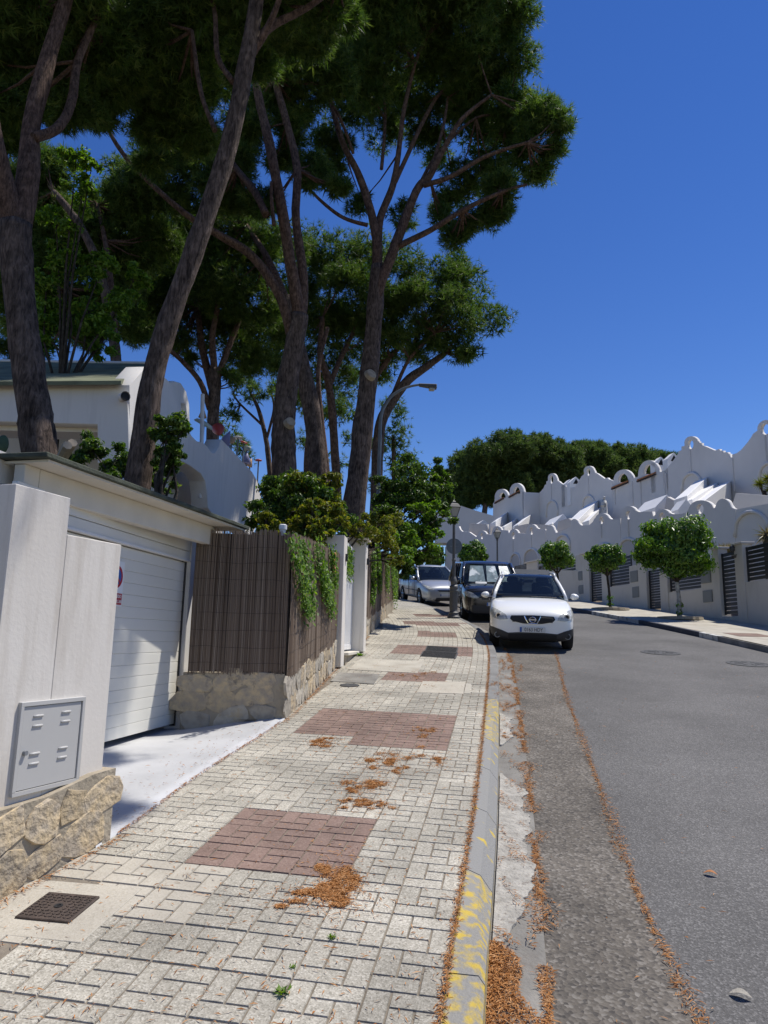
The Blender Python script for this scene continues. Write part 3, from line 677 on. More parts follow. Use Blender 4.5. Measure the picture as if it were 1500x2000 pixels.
for px, py, l, lab in ((1447, 1950, .05, 'pale dry fallen leaf on the asphalt in the bottom right corner'), (1388, 1711, .045, 'rusty dry leaf lying alone on the asphalt')):
    c = gnd(px, py, ROADZ); mb = MB(); pr = []
    for k in range(7):
        t = k / 6; wv = l * .42 * math.sin(math.pi * (.06 + .92*t)); zz = .006 + .012 * math.sin(t*3.0); x = (t - .5) * l * 1.7
        pr.append(((x, -wv, zz + wv*.35), (x, 0, zz), (x, wv, zz + wv*.45)))
    for k in range(6):
        for j in range(2): mb.quad(pr[k][j], pr[k+1][j], pr[k+1][j+1], pr[k][j+1])
    o = mb.build('dry_leaf', M['cement'] if 'pale' in lab else M['terracotta'], smooth=True); o.location = (c.x, c.y, c.z + .004); o.rotation_euler = (0, 0, -.5); tag(o, lab, 'leaf')

# ------------------------------------------------------------------ rubble stone facing, stone by stone
def stone_mesh(w, h, d, seed, m):
    """one rough stone: an uneven rounded outline bulging from the wall; local x along wall, y outwards, z up"""
    rr = random.Random(seed); n = 9; ring = []
    for k in range(n):
        a = 2*math.pi*k/n; sq = 1/max(abs(math.cos(a)), abs(math.sin(a))); r = (.62 + .38*min(sq, 1.32)/1.0) * rr.uniform(.76, 1.12)
        ring.append((math.cos(a)*w/2*min(r, 1.18), math.sin(a)*h/2*min(r, 1.18)))
    mb = MB(); mb.v += [(x, -.03, z) for x, z in ring]; mb.v += [(x*.98, d*.30, z*.98) for x, z in ring]
    mb.v += [(x*.92 + rr.gauss(0, .015), d*rr.uniform(.35, .95), z*.92 + rr.gauss(0, .015)) for x, z in ring]; mb.v.append((rr.gauss(0, .08), d*rr.uniform(.6, .95), rr.gauss(0, .08)))
    for k in range(n):
        j = (k+1) % n; mb.f.append((k, j, n+j, n+k)); mb.f.append((n+k, n+j, 2*n+j, 2*n+k)); mb.f.append((2*n+k, 2*n+j, 3*n))
    me = mb.mesh('stone', m); fix_normals(me); return me
STONES = [stone_mesh(1, 1, .05, s, M['stone'] if s % 3 else M['stone_grey']) for s in range(14)]
def stone_face(parent, p0, d, length, hfun, zfun, out, cols, seed, hrow=.18, wmin=.14, wmax=.34):
    """fill an upright strip (start p0, direction d, foot zfun(s), height hfun(s)) with stones as separate parts"""
    rr = random.Random(seed); d = Vector((d[0], d[1], 0)).normalized(); nrm = Vector((d.y, -d.x, 0)) * out; n = 0
    rows = max(1, round(hfun(length/2) / hrow))
    for r in range(rows):
        s = -rr.uniform(0, .1)
        while s < length:
            w = rr.uniform(wmin, wmax); c = s + w/2
            if c > length - .02: break
            hh = hfun(c); h = hh/rows * rr.uniform(.92, 1.2); z = zfun(c) + hh*(r + .5)/rows + rr.uniform(-.02, .02)
            z = min(z, zfun(c) + hh - h*.46); me = STONES[rr.randrange(len(STONES))]
            o = link('stone', me); o.parent = parent; p = p0 + d*c
            zt = math.atan((zfun(c + .1) - zfun(c - .1)) / .2)
            Mx = Matrix.Translation((p.x, p.y, z)) @ Matrix(((d.x, nrm.x, 0, 0), (d.y, nrm.y, 0, 0), (0, 0, 1, 0), (0, 0, 0, 1))) @ Matrix.Rotation(-zt + rr.uniform(-.25, .25), 4, 'Y') @ Matrix.Diagonal((w*1.12, rr.uniform(.12, .42), h*1.14, 1))
            o.matrix_parent_inverse = parent.matrix_basis.inverted(); o.matrix_world = Mx; o.matrix_basis = Mx
            s += w * .99; n += 1
    return n

# ------------------------------------------------------------------ near garden wall with meter cabinet, standing on a stone plinth
WA = Vector((-1.97, 3.25, 0)); WB = Vector((-1.555, 4.42, 0)); wd = (WB - WA).normalized(); wn_ = Vector((wd.y, -wd.x, 0))
nw = base('garden_wall', (WB.x, WB.y, gz(WB.y))); tag(nw, 'stained white rendered wall with a grey meter cabinet, beside the garage door', 'wall')
def slab_along(p0, p1, z0, z1, thick, nvec, off=0.0, z0b=None, z1b=None):
    """upright slab from p0 to p1; front face shifted by off along nvec, thickness going back"""
    f0 = p0 + nvec*off; f1 = p1 + nvec*off; b0 = f0 - nvec*thick; b1 = f1 - nvec*thick
    za, zb = z0, z0 if z0b is None else z0b; ta, tb = z1, z1 if z1b is None else z1b
    mb = MB(); mb.hexa([(f0.x, f0.y, za), (f1.x, f1.y, zb), (b1.x, b1.y, zb), (b0.x, b0.y, za)], [(f0.x, f0.y, ta), (f1.x, f1.y, tb), (b1.x, b1.y, tb), (b0.x, b0.y, ta)])
    return mb
def solid(mb, name, m, parent=None, bevel=.0, kind=None):
    me = mb.mesh(name, m); fix_normals(me)
    if bevel: bevel_mesh(me, bevel)
    o = link(name, me, parent)
    if kind: o["kind"] = kind
    return o
P_end = WB - wd*.12; wp0 = WA - wn_*.05
mid = onplane(135, 1010, (wp0.x, wp0.y), wd); sM = (Vector((mid.x, mid.y, 0)) - wp0).dot(wd)
lft = onplane(14, 1090, (wp0.x, wp0.y), wd); sL = (Vector((lft.x, lft.y, 0)) - wp0).dot(wd)
zt_l = onplane(30, 944, (wp0.x, wp0.y), wd).z; zt_m = onplane(134, 972, (wp0.x, wp0.y), wd).z
rgt = onplane(222, 1250, (wp0.x, wp0.y), wd); sR = (Vector((rgt.x, rgt.y, 0)) - wp0).dot(wd); zt_r = onplane(233, 1057, (wp0.x, wp0.y), wd).z; zt_r0 = onplane(150, 1054, (wp0.x, wp0.y), wd).z
def Wp(s): return wp0 + wd*s
solid(slab_along(Wp(sL), Wp(sM), gz(3.5) + .30, zt_l, .26, wn_, z1b=zt_m), 'tall_section', M['white_wall_dirty'], nw, bevel=.004)
solid(slab_along(Wp(sM) , Wp(sR), gz(4) + .30, (zt_r0 + zt_r)/2, .26, wn_, off=-.001), 'low_section', M['white_wall_dirty'], nw, bevel=.004)
solid(slab_along(Wp(-1.6), Wp(sL) , gz(2.6) + .2, gz(3.2) + .95, .26, wn_, off=-.002), 'lower_section', M['white_wall'], nw, bevel=.006)
rp = Wp(sL) - wn_*.27
solid(slab_along(Vector((-5.2, rp.y + .35, 0)), Vector((rp.x + .255, rp.y + .10, 0)), .2, zt_l - .02, .22, Vector((0, -1, 0))), 'return_wall', M['white_wall_dirty'], nw, bevel=.006)
pl_len = (WB - WA).length + 1.2; pA = WA - wd*1.2
def ph(s): return .40 + .012*math.sin(s*9)
mb = MB(); rows_ = 14
for k in range(rows_):
    s0, s1 = pl_len*k/rows_, pl_len*(k+1)/rows_; a = pA + wd*s0; b = pA + wd*s1
    for q0, q1, t0, t1 in ((a, b, s0, s1),):
        mb.hexa([(a.x, a.y, gz(a.y) - .1), (b.x, b.y, gz(b.y) - .1), (b.x - wn_.x*.33, b.y - wn_.y*.33, gz(b.y) - .1), (a.x - wn_.x*.33, a.y - wn_.y*.33, gz(a.y) - .1)],
                [(a.x, a.y, gz(a.y) + ph(s0)), (b.x, b.y, gz(b.y) + ph(s1)), (b.x - wn_.x*.33, b.y - wn_.y*.33, gz(b.y) + ph(s1)), (a.x - wn_.x*.33, a.y - wn_.y*.33, gz(a.y) + ph(s0))])
plinth = solid(mb, 'plinth', M['mortar'], nw)
stone_face(plinth, pA + wn_*.002, wd, pl_len, lambda s: ph(s) - .035, lambda s: gz((pA + wd*s).y), 1, None, 5, hrow=.20, wmin=.16, wmax=.36)
# steel meter cabinet set in the wall
def wpl(px, py): h = onplane(px, py, (wp0.x, wp0.y), wd); return (Vector((h.x, h.y, 0)) - wp0).dot(wd), h.z
qa = [wpl(37, 1374), wpl(163, 1358), wpl(148, 1524), wpl(16, 1561)]
cs0 = (qa[0][0] + qa[3][0])/2; cs1 = (qa[1][0] + qa[2][0])/2; cz1 = (qa[0][1] + qa[1][1])/2; cz0 = (qa[2][1] + qa[3][1])/2
cabp = Wp((cs0 + cs1)/2); CW = cs1 - cs0; CH = cz1 - cz0
cb = empty('meter_cabinet', (cabp.x, cabp.y, cz0)); cb.rotation_euler = (0, 0, math.atan2(wd.y, wd.x))
tag(cb, 'grey steel meter cabinet with louvre slots in the white wall', 'cabinet')
fr = MB(); e = .022
for (x, z, w, h) in ((0, CH - e/2, CW, e), (0, e/2, CW, e), (-CW/2 + e/2, CH/2, e, CH - 2*e), (CW/2 - e/2, CH/2, e, CH - 2*e)): fr.box((x, -.006, z), (w, .03, h))
fr.build('cabinet_frame', M['cabinet'], cb, bevel=.002)
dr = MB().box((0, -.002, CH/2), (CW - 2*e - .007, .024, CH - 2*e - .007)).build('cabinet_door', M['cabinet'], cb, bevel=.002)
MB().box((0, .012, CH/2), (CW - .01, .01, CH - .01)).build('cabinet_back', M['dark'], cb)
for x in (-.105, .09):
    for z in (CH*.73, CH*.32):
        for k in (0, 1): MB().tube([(x - .032, -.015, z + k*.05 + x*.02), (x + .032, -.015, z + k*.05 + x*.02)], .0065, 8).build('louvre', M['cabinet'], dr, smooth=True)
mb = MB(); mb.tube([(-CW/2 + .055, -.012, CH*.45), (-CW/2 + .055, -.03, CH*.45)], [.014, .012], 14); mb.build('lock', M['grey_metal'], dr)
# ------------------------------------------------------------------ garage: slatted door, header, posts, fascia, felt roof
G0 = at(345, 1412, 7.80); gd = Vector((math.sin(R_(8)), math.cos(R_(8)), 0)); gn = Vector((gd.y, -gd.x, 0)); g0 = Vector((G0.x, G0.y, 0))
ga = base('garage', (G0.x, G0.y, .6)); tag(ga, 'low white garage with slatted door under a dark felt roof', 'garage')
zb = onplane(345, 1413, g0, gd).z; zh = onplane(368, 1096, g0, gd).z; z_top = onplane(381, 1058, g0, gd).z
DWID = 3.0; fz_est = z_top + .22
gdoor = base('garage_door_', (0, 0, 0)); bpy.data.objects.remove(gdoor)
door = solid(slab_along(g0 - gd*DWID, g0 - gd*.02, zb + .02, zh + .05, .02, gn, off=-.055), 'garage_door', M['door_white'], ga)
ns = 16; hs_ = (zh - .02 - zb) / ns
for k in range(ns):
    z0 = zb + k*hs_; f0 = g0 - gd*DWID; f1 = g0 - gd*.035; prof = [(-.05, .0004), (-.0225, .0004), (-.018, .005), (-.018, hs_*.75), (-.0185, hs_ - .004), (-.0225, hs_ - .0006), (-.05, hs_ - .0006)]
    mb = MB(); mb.v = [tuple(f0 + gn*o + Vector((0, 0, z0 + z))) for o, z in prof] + [tuple(f1 + gn*o + Vector((0, 0, z0 + z))) for o, z in prof]; n = len(prof)
    for a in range(n): b = (a+1) % n; mb.f.append((a, b, n+b, n+a))
    mb.f += [tuple(range(n)), tuple(range(2*n-1, n-1, -1))]
    solid(mb, 'door_slat', M['door_white'], door)
solid(slab_along(g0 - gd*.035, g0 + gd*.0, zb - .02, zh + .04, .06, gn, off=-.01), 'door_gasket', M['black_metal'], ga)
pz = onplane(392, 1056, g0, gd).z
solid(slab_along(g0 + gd*.0, g0 + gd*.16, zb - .06, pz + .06, .16, gn, off=.035), 'post', M['frame_white'], ga, bevel=.006)
solid(slab_along(g0 - gd*.008, g0 + gd*.168, zb - .08, zb + .12, .18, gn, off=.046), 'post_foot', M['frame_white'], ga, bevel=.006)
hw = z_top - zh
for k, (a, b) in enumerate(((0, .42), (.44, .97))):
    solid(slab_along(g0 - gd*DWID, g0 - gd*.004, zh + hw*a, zh + hw*b, .05, gn, off=.022 + .004*k), 'header_panel', M['door_white'], ga, bevel=.004)
solid(slab_along(g0 - gd*DWID, g0 + gd*.0, zh - .012, zh + .012, .05, gn, off=.032), 'header_rail', M['frame_white'], ga, bevel=.003)
solid(slab_along(g0 - gd*DWID, g0 + gd*.1, z_top - .01, fz_est, .10, gn, off=-.16), 'lintel', M['white_wall'], ga)
# fascia beam turned a little towards the street
fd = Vector((math.sin(R_(14)), math.cos(R_(14)), 0)); fn = Vector((fd.y, -fd.x, 0)); E_ = at(394, 1040, 7.72); e0 = Vector((E_.x, E_.y, 0)) + fn*.14
fz0 = onplane(392, 1058, e0, fd).z; fz1 = onplane(394, 1021, e0, fd).z
lp = onplane(78, 930, e0, fd); FL = (e0 - Vector((lp.x, lp.y, 0))).length
solid(slab_along(e0 - fd*(FL + .0), e0 + fd*.0, fz0, fz1, .09, fn), 'fascia', M['cream'], ga, bevel=.004)
solid(slab_along(e0 + fd*.004, e0 + fd*.10, fz0 + .015, fz1 - .004, .08, fn, off=-.004), 'fascia_end', M['cream'], ga, bevel=.03)
solid(slab_along(e0 - fd*(FL + .16), e0 - fd*(FL + .01), fz0 - .14, fz1, .09, fn, off=.006), 'post_head', M['cream'], ga, bevel=.004)

ov = .21
def roofq(z0, z1, o, ext0, ext1, back, rise):
    a = e0 - fd*(FL + ext0) + fn*o; b = e0 + fd*ext1 + fn*o; c = b - fn*back; d = a - fn*back; mb = MB()
    mb.hexa([(a.x, a.y, z0), (b.x, b.y, z0), (c.x, c.y, z0 + rise), (d.x, d.y, z0 + rise)], [(a.x, a.y, z1), (b.x, b.y, z1), (c.x, c.y, z1 + rise), (d.x, d.y, z1 + rise)]); return mb
solid(roofq(fz1 + .002, fz1 + .02, ov, .18, .33, 3.6, .0), 'soffit', M['cream'], ga)
solid(roofq(fz1 + .022, fz1 + .06, ov + .03, .24, .40, 3.7, .05), 'roof', M['roof_felt'], ga, bevel=.006)
mb = MB(); pp = g0 + gd*.26; mb.tube([(pp.x, pp.y, zb - .05), (pp.x, pp.y, fz1)], .045, 12); mb.build('downpipe', M['frame_white'], ga, smooth=True)
solid(slab_along(g0 - gd*DWID, g0 + gd*.16, zb - .1, zh, .02, gn, off=-1.6), 'inner_wall', M['dark'], ga)
solid(slab_along(g0 + gd*.17, g0 + gd*.27, zb - .3, fz0 + .1, 2.6, gn, off=-.05), 'side_wall', M['white_wall'], ga)
for a_, lab in (((-.9, .62), 0),): pass
# no-parking plaque on the door
sp = onplane(222, 1140, g0, gd); sg = empty('no_parking_sign', tuple(Vector((sp.x, sp.y, 0)) + gn*.008 + gd*.05 + Vector((0, 0, onplane(232, 1140, g0, gd).z)))); sg.rotation_euler = (0, 0, math.atan2(gd.y, gd.x))
tag(sg, 'white plaque with a red and blue no parking roundel on the garage door', 'sign')
SW, SH = .24, .40
MB().box((0, .012, 0), (SW, .006, SH)).build('plaque', M['sign_white'], sg)
def disc(r0, r1, z, yoff, m, name, a0=0., a1=2*math.pi):
    mb = MB(); n = 40
    for k in range(n):
        t0, t1 = a0 + (a1-a0)*k/n, a0 + (a1-a0)*(k+1)/n
        mb.quad((r0*math.cos(t0), yoff, z + r0*math.sin(t0)), (r1*math.cos(t0), yoff, z + r1*math.sin(t0)), (r1*math.cos(t1), yoff, z + r1*math.sin(t1)), (r0*math.cos(t1), yoff, z + r0*math.sin(t1)))
    return mb.build(name, m, sg)
disc(.0001, .074, .06, .0075, M['blue'], 'blue_field'); disc(.074, .10, .06, .0070, M['red'], 'red_ring')
mb = MB(); c_ = .70711; 
for sgn in (1,):
    L_ = .08; w_ = .011; mb.quad((-L_*c_ - w_*c_, .0055, .06 + L_*c_ - w_*c_), (L_*c_ - w_*c_, .0055, .06 - L_*c_ - w_*c_), (L_*c_ + w_*c_, .0055, .06 - L_*c_ + w_*c_), (-L_*c_ + w_*c_, .0055, .06 + L_*c_ + w_*c_))
mb.build('red_bar', M['red'], sg)
MB().box((0, .008, -.135), (SW - .02, .003, .10)).build('red_panel', M['red'], sg)
def text_mesh(body, size, m, name, parent, loc, rot=(math.pi/2, 0, 0), align='CENTER', ext=.001, sx=1.0):
    cu = bpy.data.curves.new(name, 'FONT'); cu.body = body; cu.size = size; cu.align_x = align; cu.align_y = 'CENTER'; cu.extrude = ext
    o = bpy.data.objects.new(name, cu); COL.objects.link(o); dg = bpy.context.evaluated_depsgraph_get(); dg.update()
    me = bpy.data.meshes.new_from_object(o.evaluated_get(dg)); bpy.data.objects.remove(o); bpy.data.curves.remove(cu)
    me.materials.clear(); me.materials.append(m); me.transform(Matrix.Diagonal((sx, 1, 1, 1)))
    q = link(name, me, parent); q.location = loc; q.rotation_euler = rot; return q
text_mesh('PROHIBIDO', .042, M['sign_white'], 'lettering', sg, (0, .005, -.113), sx=.85); text_mesh('APARCAR', .042, M['sign_white'], 'lettering', sg, (.018, .005, -.158), sx=.95)
# ------------------------------------------------------------------ reed fence on the stone plinth, with its corner at the driveway
C0 = Vector((-.99, 7.66, 0)); CL = Vector((-2.04, 7.62, 0))
def reed_wall(name, label, pts, z0f, z1f, out, n_per_m=150, seedv=1, group='reed screens on the plinth', cat='fence'):
    """pts: plan polyline; thousands of canes bound by wires, bowed and uneven"""
    e = base(name, (pts[0].x, pts[0].y, z0f(pts[0]))); tag(e, label, cat, group)
    rr = np.random.default_rng(seedv); V = []; Fc = []; va = []; wires = []; backs = MB()
    segs = [(pts[i], pts[i+1]) for i in range(len(pts)-1)]
    for (a, b) in segs:
        L_ = (b - a).length; d = (b - a)/L_; nv = Vector((d.y, -d.x, 0))*out; n = int(L_*n_per_m)
        for k in range(n):
            s = (k + rr.uniform(-.3, .3)) / n*L_; p = a + d*s; z0 = z0f(p) + rr.normal(-.005, .015); z1 = z1f(p) + rr.normal(0, .011); r = rr.uniform(.0045, .0085)*(100/n_per_m)
            o = rr.uniform(0, .014); w = rr.normal(0, .006); tone = np.clip(rr.normal(.42, .22) + .07*math.sin(s*7.3 + seedv) , 0, 1)
            for j in range(3):
                z = z0 + (z1 - z0)*j/2; c = p + nv*(o + .012*math.sin(s*5 + j*2)) + d*(w*j*.5); i = len(V)
                V += [tuple(c - d*r + Vector((0, 0, z))), tuple(c + nv*r + Vector((0, 0, z))), tuple(c + d*r + Vector((0, 0, z)))]
                if j: q = i - 3; Fc += [(q, q+1, i+1, i), (q+1, q+2, i+2, i+1)]; va += [tone, min(1, tone + .04)]
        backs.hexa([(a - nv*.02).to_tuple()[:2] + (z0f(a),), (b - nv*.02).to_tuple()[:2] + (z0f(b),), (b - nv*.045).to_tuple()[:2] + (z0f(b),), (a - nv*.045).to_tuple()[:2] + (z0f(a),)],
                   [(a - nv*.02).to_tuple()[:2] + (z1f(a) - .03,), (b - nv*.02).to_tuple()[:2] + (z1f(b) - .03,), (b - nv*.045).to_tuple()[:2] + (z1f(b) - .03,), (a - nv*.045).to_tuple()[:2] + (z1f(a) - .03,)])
        for t in (.06, .17, .29, .41, .53, .65, .77, .88):
            m = max(3, int(L_/.15)); wires.append([(a + d*(L_*q/m) + nv*(.020 + .004*math.sin(q*1.9)) + Vector((0, 0, (z0f(a + d*(L_*q/m))*(1-t) + z1f(a + d*(L_*q/m))*t) + rr.normal(0, .006)))) for q in range(m+1)])
    o = link('canes', np_mesh('canes', np.array(V), np.array(Fc), M['reed'], np.array(va)), e); o["kind"] = "stuff"
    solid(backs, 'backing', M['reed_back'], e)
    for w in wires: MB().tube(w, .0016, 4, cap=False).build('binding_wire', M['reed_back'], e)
    return e
def pt(y): return Vector((wall_l(y), y, 0))
ztop_c = at(560, 1040, 7.66).z
def front_z0(p): return gz(7.66) + .50 - .04*(p.x + .99) if False else gz(7.66) + .49
reed_wall('reed_fence', 'dark brown reed screen facing the driveway, standing on rubble stones', [CL + Vector((.03, -.0, 0)), C0 + Vector((-.02, 0.0, 0))], lambda p: gz(7.66) + .47, lambda p: ztop_c + .01*math.sin(p.x*9), 1, 190, 3)
reed_wall('reed_fence', 'brown reed screen along the pavement between the corner and the white gate', [pt(7.68), pt(9), pt(10.2), pt(11.22)], lambda p: gz(p.y) + .42, lambda p: ztop_c + (p.y - 7.66)*.055, 1, 150, 5)
reed_wall('reed_fence', 'brown reed screen hung with creeper beyond the white gate', [pt(13.75), pt(16), pt(19), pt(22.5), pt(25.6)], lambda p: gz(p.y) + .40, lambda p: gz(p.y) + 1.95, 1, 90, 8)
# stone plinth under the reeds
sp_ = base('stone_plinth', (C0.x, C0.y, gz(C0.y))); tag(sp_, 'low wall of rough ochre stones carrying the reed screens', 'wall')
fz = gz(7.66)
core = solid(slab_along(CL + Vector((-.02, 0, 0)), C0 + Vector((-.02, .0, 0)), .45, fz + .46, .35, Vector((0, -1, 0)), off=.0), 'front_core', M['mortar'], sp_)
stone_face(core, CL + Vector((-.02, -.002, 0)), Vector((1, .04, 0)), 1.05, lambda s: .52 + .10*(1 - s), lambda s: fz - .02 - .14*(1 - s), 1, None, 21, hrow=.20, wmin=.16, wmax=.40)
segs = [(7.66, 11.25), (13.62, 19.5), (19.5, 26)]
for i, (ya, yb) in enumerate(segs):
    mb = MB(); n = 10
    for k in range(n):
        y0, y1 = ya + (yb-ya)*k/n, ya + (yb-ya)*(k+1)/n; a, b = pt(y0), pt(y1); h = .42
        mb.hexa([(a.x, y0, gz(y0) - .1), (b.x, y1, gz(y1) - .1), (b.x - .35, y1, gz(y1) - .1), (a.x - .35, y0, gz(y0) - .1)], [(a.x, y0, gz(y0) + h), (b.x, y1, gz(y1) + h), (b.x - .35, y1, gz(y1) + h), (a.x - .35, y0, gz(y0) + h)])
    core = solid(mb, 'side_core', M['mortar'], sp_)
    y0 = ya
    while y0 < min(yb, 22) - .1:
        y1 = min(y0 + 1.2, yb); a, b = pt(y0), pt(y1); d = (b - a).normalized()
        stone_face(core, a + Vector((.002, 0, 0)), d, (b-a).length, lambda s: .44, lambda s, y0=y0: gz(y0 + s*.99), 1, None, int(y0*10), hrow=.22 if y0 < 12 else .21, wmin=.13, wmax=.30)
        y0 = y1
# ------------------------------------------------------------------ white garden gate between two pillars
gp = base('garden_gate', (wall_l(12.4), 12.4, gz(12.4))); tag(gp, 'white metal garden gate with lattice top and vine, set between white pillars', 'gate')
ga0, ga1 = pt(11.25), pt(11.62); gb0, gb1 = pt(13.22), pt(13.62)
zl = at(660, 1049, 11.5).z; zr = at(715, 1058, 13.4).z
def pillar(name, a, b, z1, w=.36, proud=.03):
    d = (b - a).normalized(); n = Vector((d.y, -d.x, 0)); return solid(slab_along(a, b, gz(a.y) + .02, z1, w, n, off=proud), name, M['white_wall'], gp, bevel=.008)
pillar('pillar', ga0, ga1, zl, proud=.08); pr_ = pillar('pillar', gb0, gb1, zr, w=.5, proud=.22)
d = (gb1 - gb0).normalized(); n_ = Vector((d.y, -d.x, 0))
solid(slab_along(gb0 - d*.05, gb1 + d*.05, zr + .001, zr + .045, .60, n_, off=.27), 'pillar_cap', M['cream'], gp, bevel=.006)
d = (gb0 - ga1).normalized(); n_ = Vector((d.y, -d.x, 0)); gl = (gb0 - ga1).length
zst = gz(12.4) + .12
solid(slab_along(ga1, gb0, gz(11.6) - .1, zst - .05, .40, n_, off=.10), 'step_riser', M['mortar'], gp)
solid(slab_along(ga1 + d*.0, gb0, zst - .048, zst, .42, n_, off=.15), 'threshold', M['cream'], gp, bevel=.006)
rec = .0; zt = zl + .02; zm = zst + 1.28
gl0 = ga1 + d*.03; gl1 = gb0 - d*.03
def gbar(a, b, z0, z1, w=.05, t=.04, nm='gate_frame', par=None, m='frame_white', off=rec): return solid(slab_along(a, b, z0, z1, t, n_, off=off), nm, M[m], par or gp, bevel=.003)
leaf = gbar(gl0, gl1, zst + .04, zm, nm='gate_leaf', off=rec - .012)
gbar(gl0, gl0 + d*.07, zst + .03, zt, par=leaf); gbar(gl1 - d*.07, gl1, zst + .03, zt, par=leaf); gbar(gl0 + d*.071, gl1 - d*.071, zm - .06, zm + .02, par=leaf); gbar(gl0 + d*.071, gl1 - d*.071, zt - .06, zt, par=leaf); gbar(gl0 + d*.071, gl1 - d*.071, zst + .03, zst + .11, par=leaf)
gw = (gl1 - gl0).length - .14; nb = 9
for k in range(1, nb): a = gl0 + d*(.07 + gw*k/nb); solid(slab_along(a - d*.004, a + d*.004, zst + .12, zm - .07, .02, n_, off=rec - .006), 'board_bead', M['frame_white'], leaf)
for k in range(7):
    for s_ in (1, -1):
        u0_, u1_ = .07 + gw*(k - 1)/6, .07 + gw*(k + 2)/6; za, zb_ = zm + .02, zt - .06
        t0, t1 = (za, zb_) if s_ > 0 else (zb_, za); u0c, u1c = max(u0_, .07), min(u1_, .07 + gw); f0 = (u0c - u0_)/(u1_ - u0_); f1 = (u1c - u0_)/(u1_ - u0_)
        A = gl0 + d*u0c + n_*(rec - .02 - .006*s_); B = gl0 + d*u1c + n_*(rec - .02 - .006*s_); MB().tube([(A.x, A.y, t0 + (t1-t0)*f0), (B.x, B.y, t0 + (t1-t0)*f1)], .011, 6).build('lattice_bar', M['frame_white'], leaf)
for (px, py, y_) in ((662, 1089, 11.45), (720, 1097, 13.45)):
    q = pt(y_); MB().box((q.x + (.09 if y_ < 12 else .24), y_, at(px, py, y_).z), (.05, .09, .12), rz=.05).build('intercom', M['black_metal'], gp, bevel=.006)
q = at(553, 1026, 7.95); pz_ = base('vent_pipe', (q.x, q.y, 0)); bpy.data.objects.remove(pz_)
mb = MB(); mb._lathe([(.033, 0), (.033, .95), (.045, .951), (.045, 1.0), (.03, 1.01)], (q.x, q.y, q.z - 1.0), 16); o = mb.build('vent_pipe', M['frame_white'], None, smooth=False); tag(o, 'white plastic pipe rising behind the reed fence corner', 'pipe')
q = pt(10.45); pq = base('wall_plaque', (q.x + .03, q.y, 2.4)); tag(pq, 'terracotta tile plaque among the creeper beside the white gate', 'plaque')
zc = at(632, 1098, 10.45).z
for k in range(3): MB().box((q.x + .045, q.y, zc + .11 - k*.115), (.03, .16, .105), rz=-.1).build('plaque_tile', M['terracotta'], pq, bevel=.004)
MB().box((q.x + .04, q.y, zc + .175), (.05, .18, .012), rz=-.1).build('plaque_ledge', M['frame_white'], pq)

# ------------------------------------------------------------------ foliage and wood builders
def needles(cent, dirs, size, per=16, w=.010, tones=None):
    """tufts of needles: each needle one slim blade fanning out of its tuft"""
    n = len(cent); C = np.repeat(cent, per, 0); Dm = np.repeat(dirs, per, 0); S = np.repeat(size, per)
    R = nr.normal(0, 1, (n*per, 3)); R /= np.linalg.norm(R, axis=1)[:, None]
    D = Dm*.55 + R*.8; D /= np.linalg.norm(D, axis=1)[:, None]; L = S*nr.uniform(.7, 1.15, n*per)
    U = np.cross(D, nr.normal(0, 1, (n*per, 3))); U /= (np.linalg.norm(U, axis=1)[:, None] + 1e-9); W = (w*S/.2)[:, None]*U
    V = np.concatenate([C - W, C + W, C + D*L[:, None]]); i = np.arange(n*per); Fc = np.stack([i, i + n*per, i + 2*n*per], 1)
    t = nr.uniform(0, 1, n) if tones is None else tones
    return V, Fc, np.clip(np.repeat(t, per)*.75 + nr.uniform(0, .25, n*per), 0, 1)
def shell_points(c, r, n, inner=.45, up=.35, flat=(1, 1, .75)):
    R = nr.normal(0, 1, (n, 3)); R /= np.linalg.norm(R, axis=1)[:, None]; rad = inner + (1 - inner)*nr.uniform(0, 1, n)**.55
    # lumpy outline so that a clump never reads as a ball
    ph = nr.uniform(0, 6.28, 3); lump = 1 + .16*np.sin(R[:, 0]*4.1 + ph[0]) + .14*np.sin(R[:, 1]*5.3 + ph[1]) + .13*np.sin(R[:, 2]*4.7 + ph[2])
    P = np.array(c) + R*np.array(flat)*(rad*lump)[:, None]*r; D = R + np.array([0, 0, up]); D /= np.linalg.norm(D, axis=1)[:, None]; return P, D
def leaves(P, D, size, asp=.42, droop=.3, tones=None):
    """P centres, D facing normals -> folded leaf blades (two quads-as-tris: one diamond each)"""
    n = len(P); T_ = np.cross(D, nr.normal(0, 1, (n, 3))); T_[:, 2] -= droop; T_ -= D*(T_*D).sum(1)[:, None]; T_ /= (np.linalg.norm(T_, axis=1)[:, None] + 1e-9)
    B = np.cross(D, T_); s = (size*nr.uniform(.65, 1.25, n))[:, None]; bend = D*s*nr.uniform(-.25, .05, n)[:, None]
    a = P - T_*s*.5; b = P + B*s*asp*.5 + D*s*.08; c = P + T_*s*.5 + bend; d = P - B*s*asp*.5 + D*s*.08
    V = np.concatenate([a, b, c, d]); i = np.arange(n); Fc = np.concatenate([np.stack([i, i+n, i+2*n], 1), np.stack([i, i+2*n, i+3*n], 1)])
    t = nr.uniform(0, 1, n) if tones is None else tones
    return V, Fc, np.concatenate([t, t])
class Foliage:
    def __init__(s): s.V = []; s.F = []; s.t = []; s.n = 0
    def add(s, V, Fc, t): s.V.append(V); s.F.append(Fc + s.n); s.t.append(t); s.n += len(V)
    def build(s, name, m, parent): 
        o = link(name, np_mesh(name, np.concatenate(s.V), np.concatenate(s.F), m, np.concatenate(s.t)), parent); o["kind"] = "stuff"; return o
